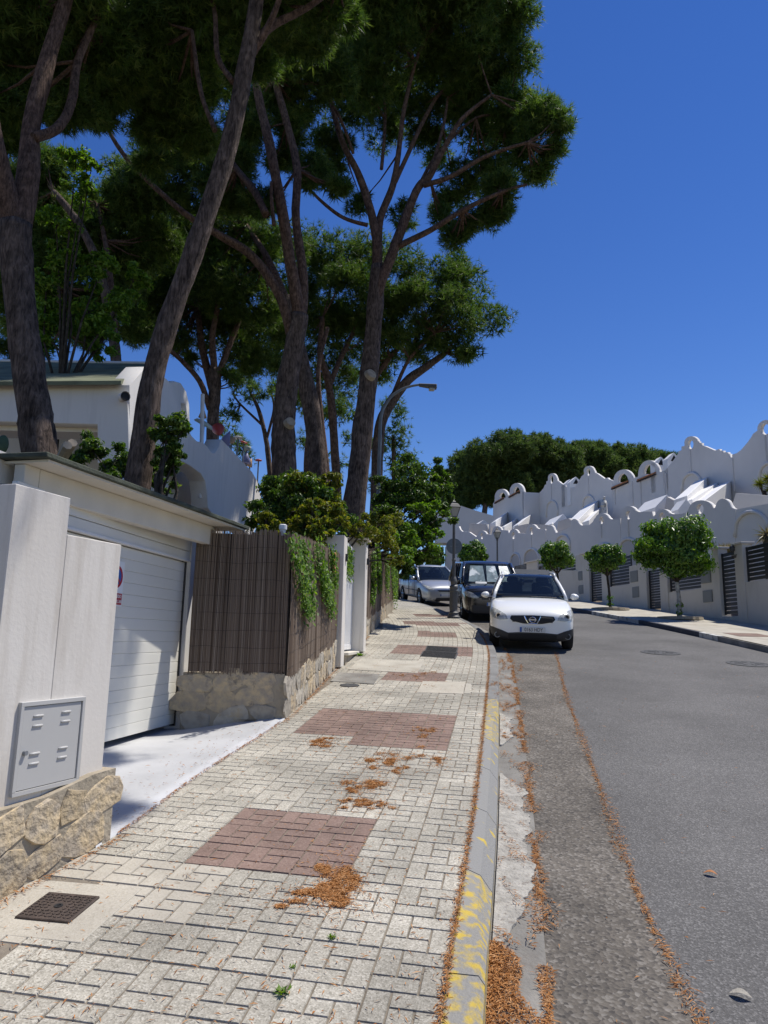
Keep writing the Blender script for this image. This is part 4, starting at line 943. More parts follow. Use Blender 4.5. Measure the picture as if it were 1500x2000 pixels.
def spline(pts, sub=5):
    """Catmull-Rom through (Vector, radius)"""
    out = []; P = [p for p, r in pts]; Rr = [r for p, r in pts]; n = len(P)
    for i in range(n - 1):
        p0, p1, p2, p3 = P[max(i-1, 0)], P[i], P[i+1], P[min(i+2, n-1)]
        for k in range(sub):
            t = k/sub; out.append((.5*((2*p1) + (p2 - p0)*t + (2*p0 - 5*p1 + 4*p2 - p3)*t*t + (3*p1 - p0 - 3*p2 + p3)*t**3), Rr[i] + (Rr[i+1] - Rr[i])*t))
    out.append((P[-1], Rr[-1])); return out
def wood(name, pts, m, parent, n=12, sub=5, knots=.07, seedv=0):
    sp = spline(pts, sub); mb = MB(); mb.tube([p for p, r in sp], [r for p, r in sp], n, cap=True); rr = random.Random(seedv)
    k = len(sp)
    for i in range(k):
        c = sp[i][0]
        for j in range(n):
            v = Vector(mb.v[i*n + j]); f = 1 + knots*math.sin(j*2.4 + i*.9 + seedv) * .6 + rr.gauss(0, knots*.45); mb.v[i*n + j] = tuple(c + (v - c)*f)
    return mb.build(name, m, parent, smooth=True)
def pxpath(path, y, y1=None):
    """[(px, py, width px)] at depth y (drifting to y1) -> [(Vector, radius)]"""
    out = []; k = len(path) - 1
    for i, (px, py, w) in enumerate(path):
        yy = y if y1 is None else y + (y1 - y)*i/k; out.append((at(px, py, yy), w*.88*yy/F/2))
    return out
def pine(name, label, y, trunk, limbs, clumps, dens=1.0, group='stone pines over the left gardens', needle='needle', tuft=.21, per=9, twigs=True, ybase=None, cut=(), extra=()):
    p0 = at(trunk[0][0], trunk[0][1], y); gb = gz(y) - .3
    e = base(name, (p0.x, p0.y, gb)); tag(e, label, 'pine tree', group)
    tp = pxpath(trunk, y, ybase); r0 = tp[0][1]
    dn = (tp[0][0] - tp[1][0]).normalized(); foot = [(p0 + dn*((p0.z - gb)/max(-dn.z, .5)), r0*1.12)] if p0.z - gb > .4 else []
    wood('trunk', foot + tp, M['bark'], e, n=16, seedv=len(name) + int(y*3))
    ends = [p for p, r in tp[-2:]]
    for k, (path, ya, yb) in enumerate(limbs):
        lp = pxpath(path, ya, yb); wood('limb', lp, M['bark_red'], e, n=9, seedv=k); ends += [p for p, r in lp[len(lp)//2:]]
    for (px, py, yy, w) in cut:                   # pale scars of sawn limbs
        c = at(px, py, yy); mb = MB(); r = w*yy/F/2; ax = Vector((.55, -.75, .35)).normalized(); mb.tube([c - ax*.05, c + ax*.06], [r*.75, r*.6], 14); mb.build('sawn_limb', M['cut_wood'], e)
    fo = Foliage(); tw = MB()
    for (px, py, rp, yy) in [c_ for c_ in clumps] + list(extra):
        if rp < 5: c = Vector((px, py, yy)); r = rp; rp = r*F/17; yy = 17
        else: c = at(px, py, yy); rp = rp*1.16; r = rp*yy/F
        n = max(30, int(dens*1440*(rp/100.)**2*(.21/tuft)**1.1 * (17/yy if yy > 17 else 1)))
        nsub = max(3, int(4 + rp/20)); cs = []
        for _ in range(nsub):
            v = nr.normal(0, 1, 3); v /= np.linalg.norm(v); cs.append((np.array(c) + v*r*np.array([.58, .58, .48]), r*nr.uniform(.42, .68)))
        for (cc, cr_) in cs:
            P, D = shell_points(cc, cr_, int(n/nsub*1.25) + 1, inner=.35, up=.45); V, Fc, t = needles(P, D, tuft*.9*nr.uniform(.75, 1.2, len(P)), per=per, w=.0095)
            fo.add(V, Fc, t)
            P, D = shell_points(cc, cr_*.72, int(n/nsub*.30) + 2, inner=.1, up=.2); V, Fc, t = needles(P, D, tuft*1.2*nr.uniform(.8, 1.2, len(P)), per=9, w=.0165, tones=nr.uniform(0, .5, len(P))); fo.add(V, Fc, t)   # core added to block sky gaps, inner shade put into its darker tones
            if twigs:
                q = Vector(cc); a = min(ends, key=lambda p: (p - q).length)
                if (q - a).length > 1.7: continue
                m_ = a.lerp(q, .5) + Vector((0, 0, -.15*(q - a).length*.4)); tw.tube([a, m_, q], [.03, .02, .008], 5, cap=False)
    if clumps: fo.build('crown', M[needle], e)
    if twigs and tw.v: o = tw.build('branches', M['bark_red'], e, smooth=True); o["kind"] = "stuff"
    return e
# ------------------------------------------------------------------ the pines on the left
pine('pine_tree', 'thick forked pine at the left edge rising behind the garage roof', 8.4,
     [(78, 890, 78), (68, 810, 76), (50, 680, 68), (34, 540, 70), (30, 440, 76)],
     [([(34, 450, 62), (55, 350, 54), (62, 240, 44), (92, 120, 40), (125, 10, 34), (150, -90, 26)], 8.4, 8.9), ([(28, 440, 58), (8, 360, 52), (-10, 280, 46), (-40, 120, 38)], 8.4, 7.9),
      ([(66, 270, 26), (112, 250, 24), (140, 200, 22), (152, 120, 20), (190, 30, 16), (215, -40, 12)], 8.5, 9.6)],
     [(30, 40, 120, 9.2), (150, 30, 110, 9.6), (90, 170, 85, 10.2), (-20, 170, 90, 9.5), (210, 110, 85, 10.4), (120, -60, 120, 9.0), (190, 200, 55, 11), (20, 260, 45, 10.5)], dens=.9, tuft=.19)
pine('pine_tree', 'tall leaning pine crossing in front of the white house corner', 9.2,
     [(268, 950, 58), (283, 840, 54), (300, 730, 50), (330, 625, 48), (368, 520, 47), (412, 395, 45), (448, 280, 43), (476, 150, 41), (498, 20, 38), (510, -70, 34)],
     [([(495, 80, 24), (540, 45, 20), (600, 15, 16), (660, -30, 12)], 9.3, 9.9), ([(490, 110, 20), (520, 60, 18), (545, 0, 14), (560, -60, 12)], 9.3, 9.0),
      ([(420, 255, 13), (395, 190, 12), (384, 130, 11), (375, 60, 9)], 9.4, 9.8), ([(455, 160, 16), (425, 110, 14), (420, 30, 12), (405, -40, 10)], 9.3, 9.8)],
     [(330, 60, 105, 10.6), (420, 10, 110, 10.2), (270, 150, 70, 11.5), (370, 170, 70, 11.4), (480, -50, 120, 9.8), (590, -30, 110, 10.4), (640, 50, 70, 11), (300, 240, 50, 12), (250, 20, 90, 10.8), (450, 90, 60, 12), (390, 250, 55, 12), (330, 200, 60, 12), (180, 100, 70, 12), (420, 150, 60, 12.5), (500, 100, 60, 12), (300, 330, 36, 13), (340, 280, 40, 13), (560, 40, 70, 11)], dens=.9, tuft=.19,
     extra=((1.0, 8.0, 1.35, 12.6), (1.85, 6.1, .5, 11.4), (3.1, 7.45, .42, 11.5), (2.3, 8.4, .6, 11.8), (.1, 7.0, 1.3, 12.8), (-.8, 8.6, 1.3, 12.2), (1.0, 6.2, .8, 12.6)))
pine('pine_tree', 'pine with a pale sawn limb scar and twisting twin stems, behind the shrub', 15.0,
     [(556, 940, 56), (553, 850, 54), (560, 760, 50), (574, 680, 44), (586, 615, 40)],
     [([(586, 620, 32), (570, 530, 29), (552, 420, 27), (530, 300, 25), (505, 190, 22), (490, 100, 18), (470, 0, 14)], 15, 14.2), ([(588, 620, 28), (592, 540, 24), (578, 430, 21), (580, 330, 20), (560, 240, 19), (535, 150, 18), (520, 60, 14)], 15, 15.6),
      ([(568, 650, 26), (545, 575, 24), (492, 500, 22), (430, 460, 19), (372, 425, 15), (305, 368, 13), (240, 300, 11), (200, 232, 9)], 15, 14.0), ([(520, 420, 20), (495, 370, 18), (462, 330, 15), (430, 280, 12)], 14.6, 15.6), ([(535, 440, 10), (530, 385, 9), (531, 355, 8)], 14.6, 14.6)],
     [(545, 90, 85, 15.2), (420, 390, 55, 16.4), (380, 300, 55, 17), (450, 300, 50, 17), (560, 320, 40, 17), (490, 30, 70, 15.6), (610, 60, 70, 15.6), (470, 240, 65, 15.8), (430, 330, 65, 16), (610, 340, 42, 16), (510, 390, 40, 16), (620, 150, 70, 16), (590, 250, 55, 16.5), (660, 370, 28, 15.5), (540, 190, 60, 16.5), (470, 140, 60, 16), (330, 310, 60, 16), (270, 360, 55, 16.5), (340, 400, 60, 17)],
     cut=((566, 826, 14.78, 34),))
pine('pine_tree', 'slim pine trunk leaning left behind the scarred pine', 19.0, [(624, 960, 44), (618, 880, 42), (608, 800, 40), (592, 720, 36), (578, 660, 32), (560, 580, 26)],
     [([(560, 590, 22), (520, 500, 16), (480, 440, 12)], 19, 20), ([(645, 1010, 14), (640, 930, 13), (628, 820, 12), (622, 720, 11), (640, 640, 10)], 19.6, 20)],
     [(440, 430, 60, 20), (250, 360, 60, 21), (200, 420, 65, 22), (330, 560, 70, 23), (260, 620, 60, 23), (150, 620, 65, 23), (60, 640, 60, 23), (400, 560, 60, 23), (560, 480, 50, 23), (500, 420, 45, 22), (570, 560, 50, 24), (380, 480, 70, 20.5), (330, 440, 60, 19.5), (290, 420, 55, 19.5), (460, 500, 60, 21.5), (540, 640, 45, 22), (520, 550, 45, 22.5), (450, 620, 55, 22), (400, 650, 50, 22.5), (500, 600, 60, 21), (430, 560, 70, 20.5), (520, 470, 50, 20.5), (480, 690, 55, 22)])
pine('pine_tree', 'tall stone pine fanning into many limbs above the pavement', 18.0,
     [(690, 1005, 50), (700, 920, 48), (712, 810, 45), (723, 710, 42), (732, 610, 38), (738, 520, 34)],
     [([(737, 530, 26), (733, 450, 23), (704, 350, 18), (668, 275, 15), (645, 190, 13), (628, 110, 12), (622, 50, 9)], 18, 17.2), ([(738, 500, 22), (742, 430, 19), (768, 360, 17), (778, 300, 13), (790, 210, 11), (812, 120, 9), (835, 70, 7)], 18, 17.5),
      ([(730, 620, 26), (745, 550, 25), (772, 480, 24), (812, 375, 20), (838, 345, 17), (862, 300, 14), (900, 235, 11), (960, 185, 7)], 18, 17.4), ([(780, 480, 16), (840, 450, 14), (905, 410, 12), (980, 375, 9), (1030, 360, 6)], 17.8, 16.8),
      ([(828, 362, 14), (880, 345, 12), (950, 305, 10), (1030, 278, 7)], 17.6, 16.8), ([(718, 440, 10), (670, 425, 9), (630, 395, 8), (600, 365, 6)], 17.8, 17.2), ([(772, 355, 12), (830, 230, 10), (862, 180, 8), (900, 150, 6)], 17.8, 19), ([(745, 330, 9), (752, 230, 8), (745, 110, 6)], 17.8, 18.5),
      ([(840, 340, 10), (865, 250, 8), (875, 190, 6)], 17.6, 18.4), ([(815, 370, 9), (855, 300, 8), (930, 230, 6), (990, 230, 4)], 17.7, 18.6), ([(690, 300, 8), (650, 205, 7), (560, 110, 6)], 17.4, 16.6)],
     [(985, 30, 78, 18), (968, 118, 75, 18), (1010, 190, 66, 18.3), (1062, 248, 56, 17.6), (1035, 318, 52, 18), (985, 380, 48, 17.6), (930, 430, 42, 18), (890, 470, 28, 18.4),
      (900, 50, 105, 17.2), (875, 160, 80, 19.5), (800, 70, 100, 17.4), (710, 60, 95, 18.2), (790, 190, 62, 20.5), (930, 255, 60, 20), (850, 290, 42, 21), (690, 190, 75, 19.6), (650, 280, 46, 19.8), (850, -30, 110, 16.8), (740, -40, 110, 16.4), (960, -50, 100, 17),
      (740, 250, 50, 21), (950, 340, 52, 19.5), (1000, 250, 56, 18.8), (930, 180, 66, 18.6), (830, 240, 60, 20), (890, 360, 45, 19.6), (960, 420, 36, 17.8), (1080, 220, 34, 17.6), (720, 150, 70, 17.6), (1075, 285, 32, 17.8), (870, 430, 34, 19), (700, 400, 26, 19), (790, 420, 30, 20), (850, 400, 28, 20), (640, 330, 40, 20)], cut=((724, 732, 17.76, 36),), dens=1.08)
pine('pine_tree', 'domed pine behind, its low crown edge hanging over the gooseneck light', 25.0,
     [(735, 960, 26), (738, 880, 26), (748, 815, 25), (790, 750, 22), (835, 715, 17), (870, 690, 12)],
     [([(660, 1010, 21), (655, 900, 20), (648, 800, 19), (640, 740, 18), (625, 690, 15), (630, 620, 11)], 24, 24), ([(640, 760, 14), (670, 690, 12), (710, 610, 8)], 24, 25), ([(690, 900, 13), (700, 800, 12), (760, 700, 11), (820, 640, 8)], 24.5, 25.5), ([(768, 770, 10), (800, 700, 8), (850, 650, 6)], 25, 24.6), ([(598, 1000, 15), (600, 880, 14), (612, 780, 12), (595, 700, 9)], 24, 25)],
     [(660, 520, 75, 25), (540, 700, 50, 27), (600, 760, 45, 28), (650, 740, 50, 28), (700, 740, 40, 28), (560, 780, 40, 29), (680, 800, 36, 29), (620, 820, 36, 29), (750, 720, 36, 27), (620, 490, 52, 24.5), (720, 490, 55, 25), (680, 560, 60, 24), (740, 600, 60, 24), (820, 600, 60, 24.2), (890, 610, 55, 24), (640, 640, 60, 25), (700, 660, 55, 25), (840, 690, 36, 25), (770, 660, 50, 24.6), (920, 690, 30, 25), (590, 500, 40, 25), (770, 540, 75, 25), (850, 560, 66, 25), (915, 570, 55, 25), (948, 630, 46, 25), (905, 670, 46, 24.6), (860, 640, 62, 25.5), (780, 630, 60, 26), (700, 610, 70, 26), (630, 610, 60, 26), (600, 560, 50, 25.6), (660, 680, 52, 26.5), (730, 690, 40, 26), (800, 690, 36, 26.5), (880, 520, 42, 25.5), (560, 640, 45, 26), (590, 710, 45, 27)], tuft=.24)
pine('pine_tree', 'many-stemmed pine standing behind the white house parapet', 21.0, [(412, 900, 26), (416, 820, 26), (420, 760, 27), (418, 720, 26)],
     [([(415, 760, 20), (395, 680, 17), (385, 600, 14), (375, 560, 10)], 21, 21.6), ([(420, 740, 18), (415, 660, 15), (425, 600, 12), (430, 540, 9)], 21, 20.4), ([(424, 740, 17), (450, 670, 14), (472, 610, 11), (475, 560, 8)], 21, 21.5), ([(410, 800, 14), (390, 745, 13), (345, 695, 11), (320, 680, 8)], 21, 20)],
     [(370, 520, 65, 21), (240, 500, 60, 21), (330, 540, 60, 22), (290, 640, 42, 22), (500, 650, 45, 23), (520, 720, 45, 24), (480, 700, 40, 23.5), (360, 700, 26, 22), (310, 600, 55, 21.5), (340, 650, 45, 21), (420, 500, 60, 21.5), (470, 540, 50, 22), (270, 560, 60, 21), (380, 600, 45, 22.5), (470, 640, 40, 22), (450, 740, 26, 21)])
pine('pine_tree', 'dark pine trunk above the green roof at the left', 16.0, [(228, 720, 24), (222, 660, 24), (205, 570, 22), (185, 500, 20), (150, 430, 18), (105, 375, 15)],
     [([(225, 640, 16), (215, 540, 14), (205, 470, 12), (190, 400, 9)], 16, 17), ([(125, 740, 18), (122, 640, 16), (110, 560, 12)], 17, 17.5)],
     [(150, 420, 70, 17), (200, 480, 65, 17.6), (100, 500, 70, 17.6), (20, 540, 70, 17.5), (80, 600, 65, 18), (170, 610, 60, 18.6), (60, 680, 40, 18.5), (230, 400, 45, 17), (10, 380, 70, 17), (100, 320, 55, 16.5), (250, 500, 55, 18.5), (50, 480, 75, 17.5), (260, 450, 60, 17.5), (30, 600, 75, 18), (130, 560, 75, 18.5), (210, 580, 62, 18.5), (300, 490, 60, 18), (60, 390, 60, 17), (20, 690, 30, 18), (190, 660, 40, 19), (250, 640, 45, 19), (120, 650, 50, 19)])
pine('pine_tree', 'narrow dark pine rising right of the gooseneck pole', 33.0, [(772, 1020, 12), (770, 930, 11), (768, 850, 8)], [],
     [(770, 800, 30, 33), (785, 850, 34, 33), (782, 900, 36, 33), (750, 880, 36, 33.5), (760, 950, 42, 33.5), (795, 930, 30, 33), (735, 960, 36, 34)], tuft=.28, twigs=False)
pine('pine_tree', 'thin airy pine seen between the trunks past the parapet', 30.0, [(528, 930, 12), (520, 860, 11), (505, 800, 9), (490, 770, 6)], [([(520, 860, 7), (535, 800, 6), (530, 770, 4)], 30, 30), ([(512, 830, 6), (470, 790, 5), (455, 770, 4)], 30, 30)],
     [(490, 770, 30, 30), (455, 800, 24, 30), (525, 765, 28, 30), (480, 740, 28, 30.5), (450, 850, 26, 32), (480, 880, 30, 32), (430, 830, 24, 33), (660, 780, 30, 31), (690, 850, 24, 32), (600, 860, 26, 32), (650, 900, 30, 31)], tuft=.26, dens=.8)
# ------------------------------------------------------------------ broadleaf shrubs and creepers
def shrub(name, label, clumps, m, size, n100=900, cat='shrub', group=None, stem=None, droop=.5, asp=.42, inner=.3, dens=6.5):
    c0 = at(clumps[0][0], clumps[0][1], clumps[0][3]); gb = Vector((min(c0.x, wall_l(c0.y) - .7), c0.y, gz(c0.y) - .3)); e = base(name, gb); tag(e, label, cat, group)
    fo = Foliage(); st = MB(); zc_ = sum(at(a, b, d).z for a, b, r, d in clumps)/len(clumps); head = Vector((gb.x, gb.y, gb.z + (zc_ - gb.z)*.62)); st.tube([gb, head], [.07, .05], 8, cap=False)
    for q, (px, py, rp, yy) in enumerate(clumps):
        c = at(px, py, yy); r = rp*yy/F; n = int(dens*n100*(rp/100.)**2*(.10/size)**1.2) + 40; ns_ = max(6, int(rp/4))
        hub = Vector(gb).lerp(c, .72) + Vector((0, 0, -.1*r))
        st.tube([head, head.lerp(c, .5) + Vector((nr.normal(0, .1), nr.normal(0, .1), .1)), c], [.035, .022, .008], 6, cap=False)
        for _ in range(ns_):
            v = nr.normal(0, 1, 3); v /= np.linalg.norm(v); cc = np.array(c) + v*r*nr.uniform(.35, .92); P, D = shell_points(cc, r*nr.uniform(.18, .42), int(n/ns_) + 1, inner=.05, up=.4, flat=(1.1, 1.1, .8)); D = D*.45 + nr.normal(0, .55, D.shape) + np.array([0, 0, .35]); D /= np.linalg.norm(D, axis=1)[:, None]; fo.add(*leaves(P, D, np.full(len(P), size), droop=droop, asp=asp))
            st.tube([c, Vector(cc)], [.010, .004], 4, cap=False)
    fo.build('foliage', M[m], e); o = st.build('stems', M['bark_small'], e, smooth=True); o["kind"] = "stuff"; return e
shrub('garden_shrub', 'dark drooping evergreen shrub behind the reed fence and pipe', [(560, 960, 62, 13.2), (520, 1000, 50, 12.6), (600, 970, 60, 12.4), (645, 990, 48, 12.2), (570, 1020, 55, 12), (610, 1030, 45, 11.6), (650, 1030, 36, 11.9), (530, 950, 40, 13.6), (660, 1000, 30, 12.4)], 'leaf_dark', .095, 1500, droop=.9)
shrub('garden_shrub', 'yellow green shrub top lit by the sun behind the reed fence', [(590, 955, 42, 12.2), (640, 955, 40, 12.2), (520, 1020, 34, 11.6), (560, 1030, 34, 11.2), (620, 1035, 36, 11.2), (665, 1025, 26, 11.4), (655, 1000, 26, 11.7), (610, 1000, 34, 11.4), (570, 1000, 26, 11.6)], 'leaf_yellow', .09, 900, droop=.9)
shrub('climbing_plant', 'yellowish creeper spilling over the white gate pillar', [(715, 1030, 36, 13.2), (740, 1025, 30, 15), (770, 1030, 34, 16), (755, 1075, 24, 15), (745, 1040, 30, 14.2), (765, 1060, 28, 15), (700, 1040, 22, 12.6), (775, 1090, 24, 15.6)], 'leaf_yellow', .07, 1300, cat='creeper', droop=.9)
shrub('garden_tree', 'dense leafy tree overhanging the pavement just left of the iron lamp', [(800, 930, 60, 20), (840, 960, 50, 20), (790, 1000, 62, 19.5), (850, 1020, 42, 19.6), (820, 1060, 48, 19.2), (780, 1060, 48, 18.6), (760, 970, 50, 20), (860, 980, 36, 19.8), (845, 920, 28, 20.5), (870, 945, 22, 20.3), (790, 1110, 30, 18.8), (750, 1020, 44, 19), (820, 1095, 22, 19)], 'leaf_dark', .12, 2300, cat='tree')
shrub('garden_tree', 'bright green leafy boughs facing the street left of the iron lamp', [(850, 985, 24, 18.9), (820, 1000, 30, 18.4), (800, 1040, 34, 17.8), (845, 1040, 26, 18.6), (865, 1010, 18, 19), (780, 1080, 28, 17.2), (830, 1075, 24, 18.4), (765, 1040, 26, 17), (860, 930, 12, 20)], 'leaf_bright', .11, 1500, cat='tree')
shrub('garden_shrub', 'dark leafy branch reaching out before the white house corner', [(330, 825, 36, 8.95), (355, 845, 30, 9.0), (320, 860, 34, 9.0), (335, 880, 30, 9.0), (290, 920, 34, 9.5), (270, 900, 40, 9.9), (320, 915, 30, 9.2), (150, 900, 40, 9.9), (340, 930, 24, 9.2), (300, 900, 36, 9.7), (345, 890, 22, 9.1), (225, 900, 48, 9.9), (180, 880, 40, 10), (310, 940, 30, 9.5), (240, 930, 36, 9.6), (350, 820, 20, 9.1)], 'leaf_dark', .07, 900, droop=.7)
shrub('leafy_tree', 'light green broadleaf tree in the shade under the left pines', [(160, 380, 45, 13), (110, 440, 45, 13), (200, 520, 55, 13.4), (130, 520, 50, 13.2), (90, 560, 50, 13), (240, 590, 50, 13.6), (170, 610, 60, 13.4), (100, 650, 50, 13.4), (200, 670, 40, 13.4), (150, 300, 36, 13), (260, 550, 36, 13.8), (60, 620, 40, 13.2), (180, 320, 26, 13)], 'leaf_bright', .12, 700, cat='tree', droop=.8)
def creeper(name, label, strands, m='leaf_bright', size=.055, n=240):
    """leaves hugging the street face of a screen, hanging in strands [(px, py), ...] at pavement-side depth"""
    fo = Foliage(); p_ = None; st = MB()
    for path, w in strands:
        pts = []
        for (px, py) in path:                     # intersect with the screen face
            lo, hi = 6.0, 28.0
            for _ in range(40):
                md = (lo + hi)/2; q = at(px, py, md)
                if q.x < wall_l(md) + .05: lo, hi = (md, hi) if (at(px, py, hi).x - wall_l(hi)) > (at(px, py, lo).x - wall_l(lo)) else (lo, md)
                else: lo, hi = (lo, md) if (at(px, py, hi).x - wall_l(hi)) > (at(px, py, lo).x - wall_l(lo)) else (md, hi)
            pts.append(at(px, py, (lo + hi)/2) if 7 < (lo+hi)/2 < 27 else None)
        pts = [p for p in pts if p is not None]
        if len(pts) < 2: continue
        if p_ is None: p_ = pts[0]
        st.tube([p for p in pts], .006, 5, cap=False)
        for i in range(len(pts) - 1):
            k = int(n*(pts[i+1] - pts[i]).length) + 4; t = nr.uniform(0, 1, k)[:, None]; A, B = np.array(pts[i]), np.array(pts[i+1])
            P = A + (B - A)*t + np.stack([nr.uniform(-.03, .09, k), nr.normal(0, w*.5, k), nr.normal(0, w*.4, k)], 1); D = np.stack([nr.normal(.8, .3, k), nr.normal(-.3, .4, k), nr.normal(.4, .3, k)], 1); D /= np.linalg.norm(D, axis=1)[:, None]
            fo.add(*leaves(P, D, np.full(k, size), droop=1.2, asp=.6))
    e = base(name, (p_.x, p_.y, gz(p_.y))); tag(e, label, 'creeper', 'creepers on the reed screens'); fo.build('leaves', M[m], e); o = st.build('stems', M['bark_small'], e); o["kind"] = "stuff"
creeper('creeper', 'green creeper hanging down the reed screen just past its corner', [([(566, 1052), (576, 1090), (585, 1130), (592, 1170), (602, 1205)], .16), ([(590, 1060), (598, 1110), (603, 1150), (606, 1195)], .10)], n=420)
creeper('creeper', 'green creeper around the terracotta plaque left of the white gate', [([(618, 1062), (622, 1100), (632, 1140), (640, 1170), (648, 1196)], .18), ([(646, 1070), (648, 1110), (650, 1150)], .10), ([(628, 1130), (640, 1150)], .2)], n=480)
creeper('creeper', 'curtain of creeper over the far reed screen', [([(735, 1070), (738, 1110), (740, 1150)], .22), ([(752, 1065), (755, 1110), (756, 1150)], .35), ([(764, 1070), (766, 1120), (770, 1160)], .5), ([(727, 1080), (728, 1140), (725, 1180)], .12), ([(772, 1085), (773, 1130), (772, 1170)], .4)], n=420, size=.07)
fo = Foliage()                                    # vine threaded through the gate lattice
for k in range(420):
    pass
gv = base('creeper_', (0, 0, 0)); bpy.data.objects.remove(gv)
P = []; 
for k in range(520):
    s = nr.beta(1.6, 1.6); h = nr.beta(2.2, 1.7); q = gl0.lerp(gl1, .12 + .8*s) + n_*(rec + nr.uniform(-.04, .05)); P.append((q.x, q.y, zm - .12 + (zt - zm + .08)*h))
P = np.array(P); D = np.stack([nr.normal(.9, .3, len(P)), nr.normal(-.2, .4, len(P)), nr.normal(.3, .3, len(P))], 1); D /= np.linalg.norm(D, axis=1)[:, None]; fo.add(*leaves(P, D, np.full(len(P), .065), droop=1.0, asp=.6))
e = base('creeper', tuple(P[0])); tag(e, 'vine leaves threaded through the lattice of the white gate', 'creeper', 'creepers on the reed screens'); fo.build('leaves', M['leaf_bright'], e)
# ------------------------------------------------------------------ white house behind the garage
ho = base('white_house', (-4.1, 11.6, gz(11.6))); tag(ho, 'white rendered house with green roof and curved parapet behind the garage', 'house')
hf = at(251, 800, 11.6); fp = Vector((hf.x, 11.6, 0))
wall_from_px('front_wall', (fp.x, fp.y), (1, 0), [[(-120, 742), (150, 744), (225, 745), (243, 752), (250, 766), (251, 900), (190, 905), (190, 829), (-120, 820)]], .30, M['house_white'], ho, bevel=.012)
fe = at(513, 980, 20.0); sdv = (Vector((fe.x, fe.y, 0)) - fp).normalized()
wall_from_px('side_wall', (fp.x, fp.y), sdv, [[(253, 752), (285, 716), (315, 730), (333, 748), (342, 775), (352, 802), (368, 838), (374, 851), (385, 862), (396, 864), (405, 872), (413, 884), (419, 885), (425, 876), (433, 858), (452, 878), (475, 903), (492, 921), (502, 938), (507, 960), (513, 983), (508, 1005), (500, 1030), (492, 1048), (470, 1036), (440, 1018), (415, 1004), (406, 992), (404, 962), (401, 940), (392, 925), (372, 910), (350, 898), (320, 884), (290, 872), (253, 862)]], .38, M['house_white'], ho, bevel=.02)
a, b, c, d_ = at(-140, 754, 11.42), at(236, 751, 11.42), at(292, 716, 15.5), at(-140, 709, 15.5); mb = MB(); up = Vector((0, 0, .07)); mb.hexa([a, b, c, d_], [a + up, b + up, c + up, d_ + up]); solid(mb, 'roof', M['roof_green'], ho)
MB().tube([d_ + up, c + up], .05, 8).build('roof_ridge', M['frame_white'], ho)
solid(MB().box((-8.2, 14.2, 3.6), (7.5, .2, 5.6)), 'porch_back_wall', M['house_white'], ho)
a = at(-120, 826, 11.75); b = at(190, 832, 11.75); mb = MB(); mb.box(((a.x + b.x)/2, 12.1, a.z - .02), (b.x - a.x, .5, .12)); solid(mb, 'porch_beam', M['house_white'], ho)
solid(MB().box((-4.85, 16.4, 3.2), (.25, 8.6, 4.8)), 'inner_wall', M['house_white'], ho)
wall_from_px('chimney_dormer', (fp.x - .55, fp.y + 3.4), sdv, [[(328, 748), (340, 744), (354, 748), (364, 764), (370, 790), (372, 845), (350, 845), (334, 800)], [(354, 788), (362, 790), (365, 812), (356, 810)]], .4, M['house_white'], ho, bevel=.03)
q = at(246, 780, 11.5); mb = MB(); mb.tube([(q.x - .16, q.y + .2, q.z + .06), (q.x - .05, q.y - .05, q.z + .02), (q.x + .05, q.y - .16, q.z)], [.045, .07, .085], 12, cap=False); o = mb.build('rain_spout', M['house_white'], ho, smooth=True)
mb = MB(); mb.tube([(q.x + .04, q.y - .15, q.z), (q.x + .045, q.y - .155, q.z)], .072, 12); mb.build('spout_mouth', M['dark'], o)
